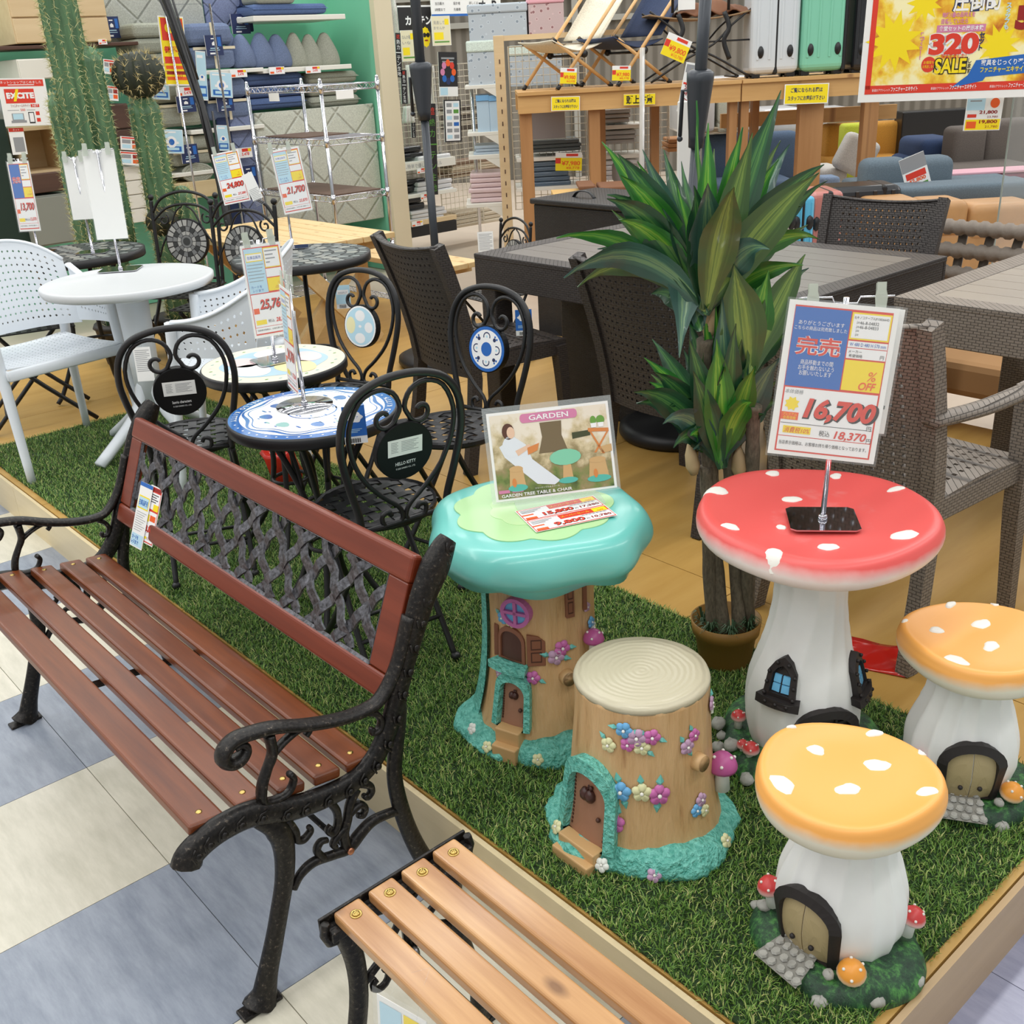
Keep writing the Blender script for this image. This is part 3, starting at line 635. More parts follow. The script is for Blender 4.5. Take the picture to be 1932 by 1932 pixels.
# --- little signs: stand with plate, pole and clips
def price_stand(label, loc, pole_h, n_dir, cards, plate=(.14, .11), cat='sign stand', up=(0, 0, 1), lean=(0, 0), clipw=.16, disc=False, group='price sign stands', back=False):
    t = thing('sign_stand', label, cat, loc, 0, group)
    g = G(); n = V(n_dir).normalized(); x = V((0, 0, 1)).cross(V((n.x, n.y, 0)).normalized())
    if disc: g.lathe([(.075, 0), (.075, .003), (.01, .005)], 28)
    else:
        yv = V((0, 0, 1)).cross(x); o = [(-.5, -.42), (-.42, -.5), (.42, -.5), (.5, -.42), (.5, .42), (.42, .5), (-.42, .5), (-.5, .42)]
        mm = Matrix(((x.x, yv.x, 0, 0), (x.y, yv.y, 0, 0), (0, 0, 1, .004), (0, 0, 0, 1))); g.poly([(a*plate[0], b*plate[1]) for a, b in o], mm, .003)
    g.lathe([(.010, .004), (.009, .012), (.006, .014)], 12); g.obj('base_plate', M('mirror_steel', (200, 200, 205), .06, 1.), t)
    tp = V((lean[0], lean[1], pole_h))
    G().cyl((0, 0, .004), tp, .0055, n=10).obj('pole', chrome, t)
    g = G(); h = clipw/2; g.tube([tp+x*-h*.85-V((0, 0, 0)), tp+x*-h*.25, tp+x*-h*.2-V((0, 0, .012)), tp+x*h*.2-V((0, 0, .012)), tp+x*h*.25, tp+x*h*.85], .0022, 6); g.obj('wire_holder', chrome, t)
    for s_ in (-1, 1):
        p = tp+x*s_*h*.6+n*.004; g = G(); fm = frame(p, n, (0, 0, 1))
        g.poly([(-.009, -.022), (.009, -.022), (.011, .0), (.008, .012), (.008, .026), (-.008, .026), (-.008, .012), (-.011, .0)], fm @ Matrix.Translation((0, 0, .006)), .004)
        g.poly([(-.008, -.02), (.008, -.02), (.008, .024), (-.008, .024)], fm @ Matrix.Translation((0, 0, -.004)), .003)
        g.tube([fm @ V((-.008, .004, .002)), fm @ V((.008, .004, .002))], .003, 6); g.obj('clip', M('clear_clip', (205, 212, 200), .15, alpha=.62), t)
    for (w, h_, dx, dz, dn, fn, uv) in cards:
        mm = frame(tp+x*dx+V((0, 0, dz-.012))+n*(.001+dn), n, uv or (0, 0, 1)) @ Matrix.Translation((0, -h_/2, 0))
        g = G(); rect(g, mm, -w/2, -h_/2, w/2, h_/2, 0, 0, .0008)
        if fn: fn(g, mm, w, h_)
        g.obj('price_card', INKS, t)
        g = G(); rect(g, mm, -w/2-.004, -h_/2-.004, w/2+.004, h_/2+.004, 0, .0022, .0004); g.obj('plastic_sleeve', clear, t)
    return t
def tagface(price, tax, lft=1, title=''):    # the shop's tall tag: left sheet, data box, yellow box, price
    def f(g, mm, w, h):
        X = lambda a: (a-.5)*w; Y = lambda b: (.5-b)*h
        def rc(a, b, c, d, m, z=.0005): rect(g, mm, X(a), Y(d), X(c), Y(b), m, z)
        rc(.05, .03, .95, .97, RD, .0003); rc(.065, .40+.13, .935, .885, WH); rc(.06, .89, .94, .955, WH)
        rc(.06, .04, .53, .52, [LB, BL, W_][lft], .0006); rc(.54, .045, .93, .26, YE, .0005); rc(.555, .055, .915, .25, WH, .0008); rc(.54, .27, .93, .36, WH); rc(.54, .37, .93, .51, YE, .0006)
        txt(g, '%', mm, X(.83), Y(.43), h*.03, OR); txt(g, 'OFF', mm, X(.8), Y(.475), h*.03, OR, shear=.25, bold=.02)
        for i in range(4): rc(.575, .075+i*.04, .575+(.3, .2, .24, .1)[i], .088+i*.04, GR, .001)
        txt(g, price, mm, X(.58), Y(.655), h*.13, K_, shear=.2, bold=.05, w=w*.66, z=.0008); txt(g, price, mm, X(.57), Y(.65), h*.125, RD, shear=.2, bold=.025, w=w*.64, z=.0012)
        rc(.08, .68, .22, .74, OR, .0009); rc(.1, .81, .36, .86, YE, .0009); txt(g, '税込', mm, X(.48), Y(.83), h*.035, K_, z=.001)
        txt(g, tax, mm, X(.75), Y(.83), h*.055, RD, shear=.2, bold=.03, w=w*.3, z=.001); txt(g, '当店表示価格は、お持ち帰り価格です。', mm, X(.5), Y(.92), h*.02, K_, w=w*.8, z=.001)
        if lft == 0:
            rc(.09, .09, .5, .18, YE, .0009); rc(.1, .1, .49, .17, WH, .001); txt(g, '在庫品販売', mm, X(.295), Y(.135), h*.035, BL, w=w*.34, z=.0013)
            for i in range(6): rc(.09, .21+i*.035, .5-.03*(i % 3), .216+i*.035, GR, .001)
            txt(g, 'カードを', mm, X(.25), Y(.45), h*.028, BL, z=.001); txt(g, 'レジまで', mm, X(.28), Y(.49), h*.028, BL, z=.001)
        elif lft == 1:
            txt(g, '完売', mm, X(.295), Y(.26), h*.1, WH, bold=.05, w=w*.38, z=.0009); txt(g, '完売', mm, X(.295), Y(.26), h*.098, RD, bold=.02, w=w*.37, z=.0012)
    return f
def big_face(g, mm, w, h):
    X = lambda a: (a-.5)*w; Y = lambda b: (.5-b)*h
    def rc(a, b, c, d, m, z=.0005): rect(g, mm, X(a), Y(d), X(c), Y(b), m, z)
    t = lambda s, a, b, hh, m, **k: txt(g, s, mm, X(a), Y(b), hh*h, m, **{**dict(z=.0012), **k})
    rc(.06, .03, .95, .975, RD, .0003); rc(.075, .555, .935, .87, WH); rc(.075, .875, .935, .965, WH)
    rc(.065, .04, .575, .545, BL, .0006); rc(.585, .045, .945, .215, YE, .0006); rc(.6, .055, .93, .205, WH, .0009); rc(.585, .225, .945, .265, WH, .0006); rc(.585, .27, .945, .335, WH, .0006)
    rc(.585, .345, .94, .54, YE, .0006)
    t('ありがとうございます', .32, .135, .028, WH, w=w*.42); t('こちらの商品は完売致しました', .32, .17, .026, WH, w=w*.48)
    t('完売', .32, .28, .125, WH, bold=.05, w=w*.42, z=.0009); t('完売', .32, .28, .122, RD, bold=.018, w=w*.41)
    t('商品移動までの間', .33, .385, .032, WH, w=w*.3); t('お手を触れないよう', .33, .42, .032, WH, w=w*.33); t('お願いいたします', .33, .455, .032, WH, w=w*.3)
    t('E)キノコテーブルJF158266HD', .765, .077, .022, K_, w=w*.31); t('i=46-8-04832', .735, .108, .02, K_, w=w*.2); t('i=46-8-04833', .735, .135, .02, K_, w=w*.2); t('i=', .65, .16, .018, K_); t('i=', .65, .185, .018, K_)
    t('W 480 D 480 H 570 mm', .765, .245, .022, BL, w=w*.33); t('メーカー', .66, .29, .018, K_); t('希望価格', .67, .317, .02, K_); t('円', .91, .315, .024, K_)
    t('%', .85, .44, .06, OR, shear=.2); t('OFF', .82, .505, .05, OR, shear=.25, bold=.02, w=w*.16)
    t('本体価格', .165, .58, .028, GR, shear=.2, w=w*.17); t('16,700', .62, .695, .165, K_, shear=.22, bold=.075, w=w*.70, z=.0009); t('16,700', .608, .688, .155, RD, shear=.22, bold=.04, w=w*.665, z=.0014)
    rc(.075, .715, .235, .765, OR, .0009); t('プレミアム', .155, .728, .018, YE, w=w*.13); t('会員価格', .155, .752, .022, YE, w=w*.12)
    g.poly([(X(.16)+.014*math.cos(PI*i/8)*(1 if i % 2 else .7), Y(.66)+.014*math.sin(PI*i/8)*(1 if i % 2 else .7)) for i in range(16)], mm @ Matrix.Translation((0, 0, .001)), 0, YE)
    rc(.08, .785, .93, .788, K_, .001); t('円', .9, .775, .03, K_); rc(.11, .805, .37, .852, YE, .0009); t('消費税10%', .24, .83, .038, RD, shear=.2, w=w*.24)
    t('税込', .5, .835, .038, K_, w=w*.1); t('18,370', .74, .84, .06, RD, shear=.2, bold=.02, w=w*.3); t('円', .915, .855, .03, K_); t('当店表示価格は、お客様お持ち帰り価格となっております。', .5, .915, .026, K_, w=w*.82)
bp = gp(1552, 978, HP+.566); q1 = V((-.6, -.84, .38))
up_c = UP*.985-RI*.17
rdir = (RI*.965-UP*.26-FW*.05); nrm = rdir.cross(up_c).normalized()
def back_face(g, mm, w, h):
    for i in range(24): rect(g, mm, -w*.44, h*(.45-i*.037), w*(.44-.12*(i % 4 == 2)), h*(.462-i*.037), GR, .0005)
    rect(g, mm, -w*.46, -h*.3, w*.46, -h*.27, K_, .0006)
price_stand('chrome sign stand with sold out price card on red mushroom table', (bp.x, bp.y, HP+.562), .448, (.62, -.72, .18),
    [(.196, .287, -.004, 0, .012, big_face, (.075, .085, 1)), (.17, .23, .022, -.004, -.006, back_face, (.075, .085, 1))], (.135, .115), up=up_c, lean=(.012, .006), clipw=.2)
# ---------------------------------------------------------------- tree table, stump stool
barkk = NT('painted_bark'); f_ = barkk.noise(1., 5, barkk.co('Object', (26, 26, 3.2)), .65); barkk.l(barkk.ramp(f_, [(.28, (164, 120, 76)), (.42, (204, 164, 114)), (.7, (216, 180, 132))]), barkk.b.inputs['Base Color'])
barkk.b.inputs['Roughness'].default_value = .42; barkk.bump(f_, .8, .012); barkp = barkk.m
ringk = NT('sawn_top'); wv = ringk.n('ShaderNodeTexWave', Scale=26., Distortion=3.5, Detail=3., wave_type='RINGS', rings_direction='Z'); ringk.l(ringk.co('Object'), wv.inputs[0])
ringk.b.inputs['Base Color'].default_value = lin((194, 186, 160)); ringk.b.inputs['Roughness'].default_value = .3; ringk.bump(wv.outputs['Fac'], .18, .004); ringp = ringk.m
mossk = NT('turquoise_moss'); f_ = mossk.noise(95, 3); mossk.l(mossk.ramp(f_, [(.3, (76, 168, 152)), (.65, (128, 212, 196))]), mossk.b.inputs['Base Color']); mossk.b.inputs['Roughness'].default_value = .45; mossk.bump(f_, 1., .012); mossp = mossk.m
canopy = M('turquoise_canopy', (112, 198, 188), .3, coat=.3); leafg = M('pale_green_paint', (178, 220, 160), .3, coat=.3); leafg2 = M('paler_green_paint', (190, 226, 168), .3, coat=.3)
doorb = M('brown_door', (160, 114, 88), .45); shut = M('brown_shutter', (138, 88, 64), .5); shutd = M('shutter_groove', (80, 46, 34), .5); stepm = M('step_tan', (206, 166, 114), .45)
FC = {'pink': M('petal_pink', (206, 112, 176), .4), 'lilac': M('petal_lilac', (196, 160, 190), .4), 'blue': M('petal_blue', (110, 178, 226), .4), 'cream': M('petal_cream', (228, 226, 176), .4), 'white': M('petal_white', (232, 234, 226), .4)}
lfm = M('leaf_turquoise', (106, 188, 178), .4); magenta = M('magenta_cap', (186, 88, 148), .4)
def flower(par, p, n, r, c, leaves=0, seed=0):
    n = V(n).normalized(); fm = frame(p, n, (0, .2, 1)); g = G(); rr = random.Random(seed)
    for k in range(5):
        a = 2*PI*k/5+seed; cc = (math.cos(a)*r*.55, math.sin(a)*r*.55); m = 9
        o = [(cc[0]+r*.46*math.cos(2*PI*i/m), cc[1]+r*.46*math.sin(2*PI*i/m)) for i in range(m)]
        vs = [fm @ V((x, y, .0)) for x, y in o]+[fm @ V((cc[0]+(x-cc[0])*.7, cc[1]+(y-cc[1])*.7, r*.32)) for x, y in o]+[fm @ V((cc[0]*.75, cc[1]*.75, r*.22))]
        g.add(vs, [(i, (i+1) % m, m+(i+1) % m, m+i) for i in range(m)]+[(m+i, m+(i+1) % m, 2*m) for i in range(m)], 0, True)
    g.sph(fm @ V((0, 0, r*.3)), r*.2, 8, 1)
    for k in range(leaves):
        a = seed*2.3+k*2*PI/max(leaves, 1); d = V((math.cos(a), math.sin(a), 0)); e = V((-d.y, d.x, 0))
        o = [d*r*.6, d*r*1.2+e*r*.36, d*r*1.9, d*r*1.2-e*r*.36]; vs = [fm @ (q-V((0, 0, r*.1))) for q in o]+[fm @ (d*r*1.2+V((0, 0, r*.25)))]; g.add(vs, [(0, 1, 4), (1, 2, 4), (2, 3, 4), (3, 0, 4)], 2)
    return g.obj('flower', [FC[c], spotm, lfm], par)
def on(sf, a, z, off=.002): p = sf.p(a, z, off); e = .01; q1, q2 = sf.p(a, z-e), sf.p(a, z+e); t = q2-q1; h = V((-math.sin(a), math.cos(a), 0)); return p, h.cross(t).normalized()
def moss_ring(par, R, rin, h, seed, gap=None):
    rho = lumpy(1, seed, .10, (3, 5, 8)); n = 90; g = G(); pr = spl([(1.0, 0), (1.03, .3), (.99, .65), (.9, .95), (.78, 1.1), (rin/R, .95)], 3); vs = []; fs = []
    for q in pr:
        for j in range(n):
            a = 2*PI*j/n; k = rho(a) if q.x > .8 else 1; b = 1+.05*noise.noise((q.x*9, a*9, seed)); vs.append((R*q.x*k*b*math.cos(a), R*q.x*k*b*math.sin(a), h*q.y*(1+.25*math.sin(2*a+seed)+.2*noise.noise((a*4, q.y*3, 1)))))
    for i in range(len(pr)-1):
        for j in range(n): fs.append((i*n+j, i*n+(j+1) % n, (i+1)*n+(j+1) % n, (i+1)*n+j))
    g.add(vs, fs, 0, True); g.obj('moss_base', mossp, par)
def tree_door(par, sf, a, z0, w, h):
    g = G(); sf.wrap(g, a, z0, arch(w*1.42, h*1.2, 14), -.008, .022, 0, inner=arch(w, h, 14)); g.obj('door_arch', mossp, par)
    g = G(); sf.wrap(g, a, z0, arch(w, h), -.01, .006); d = g.obj('door', doorb, par)
    g = G()
    for t in range(14):    # stitched border
        for s_ in (-1, 1): z = .012+t*(h*.055); sf.wrap(g, a, z0+z, [(s_*w*.42-.002, 0), (s_*w*.42+.002, 0), (s_*w*.42+.002, .004), (s_*w*.42-.002, .004)], 0, .0075)
    o = g.obj('stitching', shutd, d); o['kind'] = 'stuff'
    p, n = on(sf, a, z0+h*.66, .008); fm = frame(p, n); g = G()
    for s_ in (-1, 1): g.sph(fm @ V((s_*w*.07, 0, 0)), (w*.12, w*.13, w*.15), 10)
    g.tube([fm @ V((0, w*.1, .002)), fm @ V((.002, w*.24, .002))], .0015, 6); g.sph(fm @ V((w*.09, w*.2, .002)), w*.05, 6); g.obj('apple_ornament', M('ornament_brown', (70, 38, 32), .35), d)
    p, n = on(sf, a+w*.28/sf.R(z0+h*.4), z0+h*.38, .009); G().sph(p, (.005, .005, .005), 8).obj('handle', shutd, d)
    dr = V((math.cos(a), math.sin(a), 0)); tt = V((-dr.y, dr.x, 0)); R0 = sf.R(z0)
    for k, (r0, zz) in enumerate(((.016, z0*1.0), (.034, z0*.55))):
        g = G(); c = dr*(R0+r0)+V((0, 0, zz/2+.002)); g.box(c, (.03, w*1.0, zz), 0, rz3(a)); g.obj('step', stepm, par, bev=.003)
def knot(par, sf, a, z, r):
    p, n = on(sf, a, z); q = n.to_track_quat('Z', 'Y').to_matrix(); g = G(); g.lathe([(r*1.15, -.01), (r, .008), (r*.95, .016)], 16); g.lathe([(r*.95, .016), (r*.8, .014), (r*.75, .016), (r*.45, .014), (r*.4, .016), (.001, .015)], 16)
    g.v = [tuple(q @ V(x)+p) for x in g.v]; g.obj('branch_knot', M('knot_tan', (206, 168, 118), .4), par)
# stump
st = thing('stump_stool', 'tree stump stool with pale ringed top, brown arched door and flowers', 'stool', (-1.155, 1.28, HP))
sp_ = [(.168, .0), (.160, .03), (.150, .08), (.142, .14), (.136, .21), (.131, .28), (.129, .345)]
sf = stem(st, sp_, ridges=17, amp=.012, mat=barkp, nm='trunk')
g = G(); g.lathe([(.1292, .34), (.131, .347), (.1285, .3535), (.1, .3545), (.06, .3535), (.03, .354), (.0005, .3538)], 64, 0, lambda a, r, z: r*(1+.006*math.sin(5*a)))
g.obj('sawn_top', ringp, st); moss_ring(st, .188, .13, .045, 3)
a0 = math.atan2(-1.28, 1.155); D_ = lambda d: a0+R_(d)
tree_door(st, sf, D_(-43), .045, .098, .15)
def fl_on(par, sf, lst):
    for i, (d, z, r, c, lv) in enumerate(lst): p, n = on(sf, D_(d), z); flower(par, p, n, r, c, lv, i*1.3)
fl_on(st, sf, [(-14, .308, .017, 'blue', 2), (-4, .295, .019, 'lilac', 0), (8, .296, .017, 'pink', 2), (-11, .278, .015, 'pink', 0), (0, .275, .017, 'cream', 1), (-27, .268, .016, 'cream', 1), (38, .258, .016, 'lilac', 2), (46, .275, .014, 'pink', 1),
    (-16, .175, .021, 'blue', 2), (0, .178, .02, 'cream', 1), (13, .172, .022, 'pink', 2), (-20, .105, .021, 'pink', 1), (50, .128, .015, 'lilac', 1), (44, .112, .014, 'blue', 1), (53, .10, .013, 'cream', 0), (80, .30, .015, 'lilac', 1), (84, .285, .014, 'white', 0)])
for d, z, c in ((-24, .028, 'white'), (7, .022, 'lilac'), (-64, .04, 'cream'), (60, .03, 'cream')):
    flower(st, V((.186*math.cos(D_(d)), .186*math.sin(D_(d)), z)), (math.cos(D_(d)), math.sin(D_(d)), .6), .015, c)
knot(st, sf, D_(49), .215, .017)
little_mushroom(st, (.158*math.cos(D_(82)), .158*math.sin(D_(82)), .155), .03, .1, magenta)
# tree table
tt = thing('tree_table', 'tree shaped table with lumpy turquoise canopy top on a bark trunk', 'table', (-1.55, 1.385, HP))
tp_ = [(.175, .0), (.162, .03), (.145, .08), (.132, .14), (.124, .2), (.119, .27), (.117, .34), (.118, .42), (.125, .475)]
sf = stem(tt, tp_, ridges=17, amp=.014, mat=barkp, nm='trunk')
rho = lambda a: .243*(1+.028*math.sin(4*a+.7)+.018*math.sin(7*a+2)+.01*math.sin(2*a))
n = 96; g = G(); vs = []; fs = []
pr = spl([(.0005, .505), (.3, .505), (.6, .505), (.82, .503), (.92, .496), (.975, .478), (1., .455), (.99, .437), (.94, .42), (.84, .405), (.68, .398), (.5, .402), (.4, .41)], 3)
for q in pr:
    for j in range(n):
        a = 2*PI*j/n; lob = .018*math.sin(9*a+1)*max(0, min(1, (.50-q.y)/.05)); lob2 = .022*math.sin(6*a+.5)*max(0, min(1, (.44-q.y)/.05)); r = rho(a)*q.x*(1+(lob+lob2*.8)*(q.x > .3))
        vs.append((r*math.cos(a), r*math.sin(a), q.y+(-.016*abs(math.sin(3.5*a+.8)) if q.y < .41 else 0)*1))
L = len(pr)
for i in range(L-1):
    for j in range(n): fs.append((i*n+j, (i+1)*n+j, (i+1)*n+(j+1) % n, i*n+(j+1) % n))
g.add(vs, fs, 0, True); cn = g.obj('canopy', canopy, tt); cn.location = (0, 0, .04)
def clover(r, k, amp, ph): return [(r*(1+amp*abs(math.sin(k*a/2+ph)))*math.cos(a), r*(1+amp*abs(math.sin(k*a/2+ph)))*math.sin(a)) for a in [2*PI*i/120 for i in range(120)]]
g = G(); g.poly(clover(.158, 9, .12, .3), Matrix.Translation((-.008, -.004, .547)), .004); o = g.obj('painted_clover', leafg, tt, bev=.001)
g = G(); g.poly(clover(.092, 9, .1, .9), Matrix.Translation((-.005, -.002, .5478)), .003); g.obj('painted_clover_centre', leafg2, o)
a0 = math.atan2(-1.385, 1.55)
g = G()      # moss up the left flank
g.grid(lambda u, v: sf.p(D_(-98+34*(u-.5)*(1.3-.5*v)), .02+.37*v, .008+.012*math.sin(PI*u)), 14, 24); g.obj('moss_strip', mossp, tt)
moss_ring(tt, .198, .13, .05, 8)
tree_door(tt, sf, D_(-31), .075, .062, .11)
p, n_ = on(sf, D_(-27), .352); fm = frame(p, n_); g = G(); cir = lambda r: [(r*math.cos(2*PI*i/28), r*math.sin(2*PI*i/28)) for i in range(28)]
pkm = M('window_pink', (196, 108, 168), .4); g.poly(cir(.035), fm @ Matrix.Translation((0, 0, .012)), .02, 0, inner=cir(.026)); wn = g.obj('round_window', pkm, tt)
for s_ in (0, 1): G().box((0, 0, 0), (.055, .007, .008)).xf(fm @ Matrix.Translation((0, 0, .009)) @ Matrix.Rotation(s_*PI/2, 4, 'Z')).obj('window_bar', pkm, wn)
for qx in (-1, 1):
    for qy in (-1, 1):
        o = [(qx*.003, qy*.003)]+[(qx*(.003+.023*math.cos(PI/2*i/6)), qy*(.003+.023*math.sin(PI/2*i/6))) for i in range(7)]
        G().poly(o if qx*qy > 0 else o[::-1], fm @ Matrix.Translation((0, 0, .005)), .01).obj('pane', dblue, wn)
def shutter(a, z, turn, w=.04, h=.075, fl=1):
    p, n_ = on(sf, D_(a), z, .006); fm = frame(p, n_) @ Matrix.Rotation(turn, 4, 'Y'); o = [(0, -h/2), (w*fl, -h/2), (w*fl, h*.28), (w*fl*.6, h*.45), (0, h*.5)]
    if fl < 0: o = o[::-1]
    g = G(); g.poly(o, fm @ Matrix.Translation((0, 0, .005)), .01); s_ = g.obj('shutter', shut, tt, bev=.0015)
    g = G(); cx = w*fl*.5
    for y0, y1 in ((-.38, -.04), (.03, .36)):
        i_ = [(cx-w*.3, h*y0), (cx+w*.3, h*y0), (cx+w*.3, h*y1), (cx-w*.3, h*y1)]; k_ = [(cx-w*.24, h*y0+.003), (cx+w*.24, h*y0+.003), (cx+w*.24, h*y1-.003), (cx-w*.24, h*y1-.003)]
        g.poly(i_, fm @ Matrix.Translation((0, 0, .0056)), 0, 0, inner=k_); g.poly(i_, fm @ Matrix.Translation((0, 0, -.0056)), 0, 0, inner=k_)
    g.obj('shutter_groove', shutd, s_)
g = G(); sf.wrap(g, D_(-36), .225, arch(.07, .085), -.01, .006, 0, inner=arch(.056, .074, bot=.004)); wf = g.obj('window_frame', shut, tt)
g = G(); sf.wrap(g, D_(-36), .225, arch(.056, .074), -.01, .002); g.obj('window_back', shutd, wf)
g = G(); sf.wrap(g, D_(-36), .208, [(-.04, 0), (.04, 0), (.042, .016), (-.042, .016)], -.01, .03); g.obj('window_sill', mossp, wf)
shutter(-17, .262, .35); shutter(-56, .262, -.6, fl=-1); shutter(50, .375, .9, .045, .085); shutter(34, .375, -.2, .02, .085, -1)
fl_on(tt, sf, [(19, .262, .019, 'pink', 1), (12, .243, .02, 'lilac', 2), (-12, .195, .017, 'pink', 1), (-46, .325, .015, 'blue', 1), (-40, .332, .014, 'blue', 0), (-35, .322, .014, 'cream', 1), (-42, .18, .014, 'cream', 1), (-52, .18, .012, 'lilac', 0), (62, .29, .014, 'blue', 1), (55, .335, .012, 'lilac', 0), (66, .275, .013, 'white', 0)])
for d, z, c in ((-7, .03, 'cream'), (-60, .05, 'white'), (-44, .03, 'cream')): flower(tt, V((.197*math.cos(D_(d)), .197*math.sin(D_(d)), z)), (math.cos(D_(d)), math.sin(D_(d)), .6), .014, c)
knot(tt, sf, D_(22), .19, .017); little_mushroom(tt, (.14*math.cos(D_(52)), .14*math.sin(D_(52)), .265), .024, .1, magenta)
# acrylic stand with the picture sheet, and the two price slips lying in front of it
ZT = HP+.549
pa, pb = gp(944, 957, ZT), gp(1158, 930, ZT); xd = (pb-pa); xd.z = 0; wS = .225
ctr = (pa+pb)/2; xd.normalize(); nn = V((xd.y, -xd.x, 0))
sg = thing('acrylic_sign_holder', 'clear holder with garden photo sheet standing on the turquoise canopy table', 'sign', (ctr.x, ctr.y, ZT), math.atan2(xd.y, xd.x))
sm_ = frame((0, 0, .008), (0, -math.cos(.36), math.sin(.36)), (0, math.sin(.36), math.cos(.36))); ww, hh = .272, .196
pk = NT('garden_photo'); f_ = pk.noise(30, 6); sx = pk.n('ShaderNodeSeparateXYZ'); pk.l(pk.co('Object'), sx.inputs[0]); q_ = pk.mul(pk.mul(sx.outputs[2], 3., 'MULTIPLY'), pk.mul(f_, .9, 'MULTIPLY'), 'ADD')
pk.l(pk.ramp(q_, [(.36, (58, 78, 44)), (.52, (120, 136, 74)), (.66, (156, 140, 100)), (.8, (214, 198, 160)), (.95, (236, 226, 208))]), pk.b.inputs['Base Color']); pk.b.inputs['Roughness'].default_value = .3
g = G(); rect(g, sm_, -ww/2-.008, 0, ww/2+.008, hh+.012, 0, 0, .003); g.box((0, -.02, .0015), (.19, .065, .003)); g.obj('acrylic_sheet', M('acrylic', (225, 232, 232), .04, alpha=.2), sg)
g = G(); rect(g, sm_, -ww/2, .004, ww/2, hh, 1, .001); rect(g, sm_, -ww/2+.006, .009, ww/2-.006, hh-.006, 0, .0016); sh = g.obj('photo_sheet', [pk.m, white_p], sg)
g = G(); Q = lambda x, y, z=.002: sm_ @ V((x*ww/2, y*hh, z))
def pp(pts, m, z=.002, gg=None): g.poly([(x*ww/2, y*hh) for x, y in pts], sm_ @ Matrix.Translation((0, 0, z)), 0, m)
el = lambda cx, cy, rx, ry, k=16: [(cx+rx*math.cos(2*PI*i/k), cy+ry*math.sin(2*PI*i/k)) for i in range(k)]
PMATS = [M('print_bark', (120, 104, 76), .4), M('print_white_dress', (226, 232, 238), .4), M('print_skin', (232, 196, 168), .4), M('print_hair', (92, 58, 44), .4), M('print_orange', (216, 136, 74), .4), M('print_mint', (132, 206, 172), .4), M('print_tan', (208, 170, 118), .4), M('print_teal', (90, 186, 172), .4), inkp, inkw, M('print_leaf', (110, 160, 70), .4), M('print_shade', (70, 76, 48), .4)]
pp([(-.22, .5), (.26, .5), (.18, .68), (.2, .84), (-.16, .84), (-.14, .68)], 0)
pp([(-.85, .62), (-.6, .72), (-.42, .62), (-.34, .45), (.08, .18), (-.02, .14), (-.3, .17), (-.55, .34), (-.78, .5)], 1, .0022); pp(el(-.66, .61, .14, .12), 1, .0024); pp([(-.6, .56), (-.36, .62), (-.34, .58), (-.56, .5)], 2, .0025)
pp(el(-.68, .78, .1, .09), 3, .0024); pp(el(-.64, .765, .065, .065), 2, .0027); pp([(-.4, .58), (-.2, .62), (-.24, .54), (-.4, .5)], 4, .0028)
for cx, s_ in ((-.62, .8), (.72, 1.)): pp([(cx-.17*s_, .15), (cx+.17*s_, .15), (cx+.13*s_, .36), (cx-.13*s_, .36)], 6, .0023); pp(el(cx, .36, .14*s_, .035), 6, .0026); pp(el(cx, .15, .2*s_, .04), 7, .0025); pp(el(cx-.05, .21, .035, .05), 4, .0028)
pp([(.12, .17), (.3, .17), (.27, .4), (.16, .4)], 6, .0023); pp(el(.2, .43, .26, .09), 5, .0026); pp(el(.21, .17, .16, .035), 7, .0025)
pp([(.62, .72), (.96, .70), (.96, .66), (.62, .68)], 4, .0024); pp([(.64, .68), (.67, .68), (.86, .42), (.82, .42)], 4, .0024); pp([(.92, .66), (.95, .66), (.72, .44), (.68, .44)], 4, .0024)
for cx, r in ((.72, .05), (.84, .07)): pp(el(cx, .80, r, .05), 10, .0026); pp([(cx-.04, .72), (cx+.04, .72), (cx+.05, .77), (cx-.05, .77)], 9, .0027)
pp([(.78, .42), (.98, .44), (.98, .52), (.8, .5)], 6, .0024); pp([(.35, .62), (.65, .64), (.65, .70), (.35, .69)], 11, .0023)
o = [(-.42+.05*math.cos(a), .905+.05*math.sin(a)) for a in np.linspace(PI/2, 3*PI/2, 8)]+[(.42+.05*math.cos(a), .905+.05*math.sin(a)) for a in np.linspace(-PI/2, PI/2, 8)]
pp(o, 8, .0024); txt(g, 'GARDEN', sm_, 0, .905*hh, .0115, 9, w=.088, bold=.015, z=.003)
g2 = g; txt(g, 'GARDEN TREE TABLE & CHAIR', sm_, -.044, .075*hh, .007, 9, w=.157, bold=.015, z=.003); pp([(-.2, .96), (.22, .96), (.22, .985), (-.2, .985)], 9, .0022)
pp([(-.94, .105), (-.76, .105), (-.76, .14), (-.94, .14)], 8, .0024); pp([(-.72, .105), (-.54, .105), (-.54, .14), (-.72, .14)], 8, .0024); txt(g, 'ツリーテーブル＆スツール', sm_, -.02, .125*hh, .004, 9, w=.055, z=.003)
g.obj('print', PMATS, sh)
sl = thing('price_slips', 'sheet with two price slips lying on the turquoise canopy table', 'price tag', (0, 0, 0))
c4 = [gp(970, 960, ZT), gp(1128, 928, ZT), gp(1172, 985, ZT), gp(998, 1007, ZT)]; cc = sum(c4, V())/4; e1 = (c4[1]-c4[0]); e1.z = 0; e1.normalize(); e2 = V((-e1.y, e1.x, 0))
sl.location = cc; mm = Matrix(((e1.x, e2.x, 0, 0), (e1.y, e2.y, 0, 0), (0, 0, 1, .001), (0, 0, 0, 1))); sw, sh_ = .185, .12
g = G(); rect(g, mm, -sw/2, -sh_/2, sw/2, sh_/2, 0, 0, .0008)
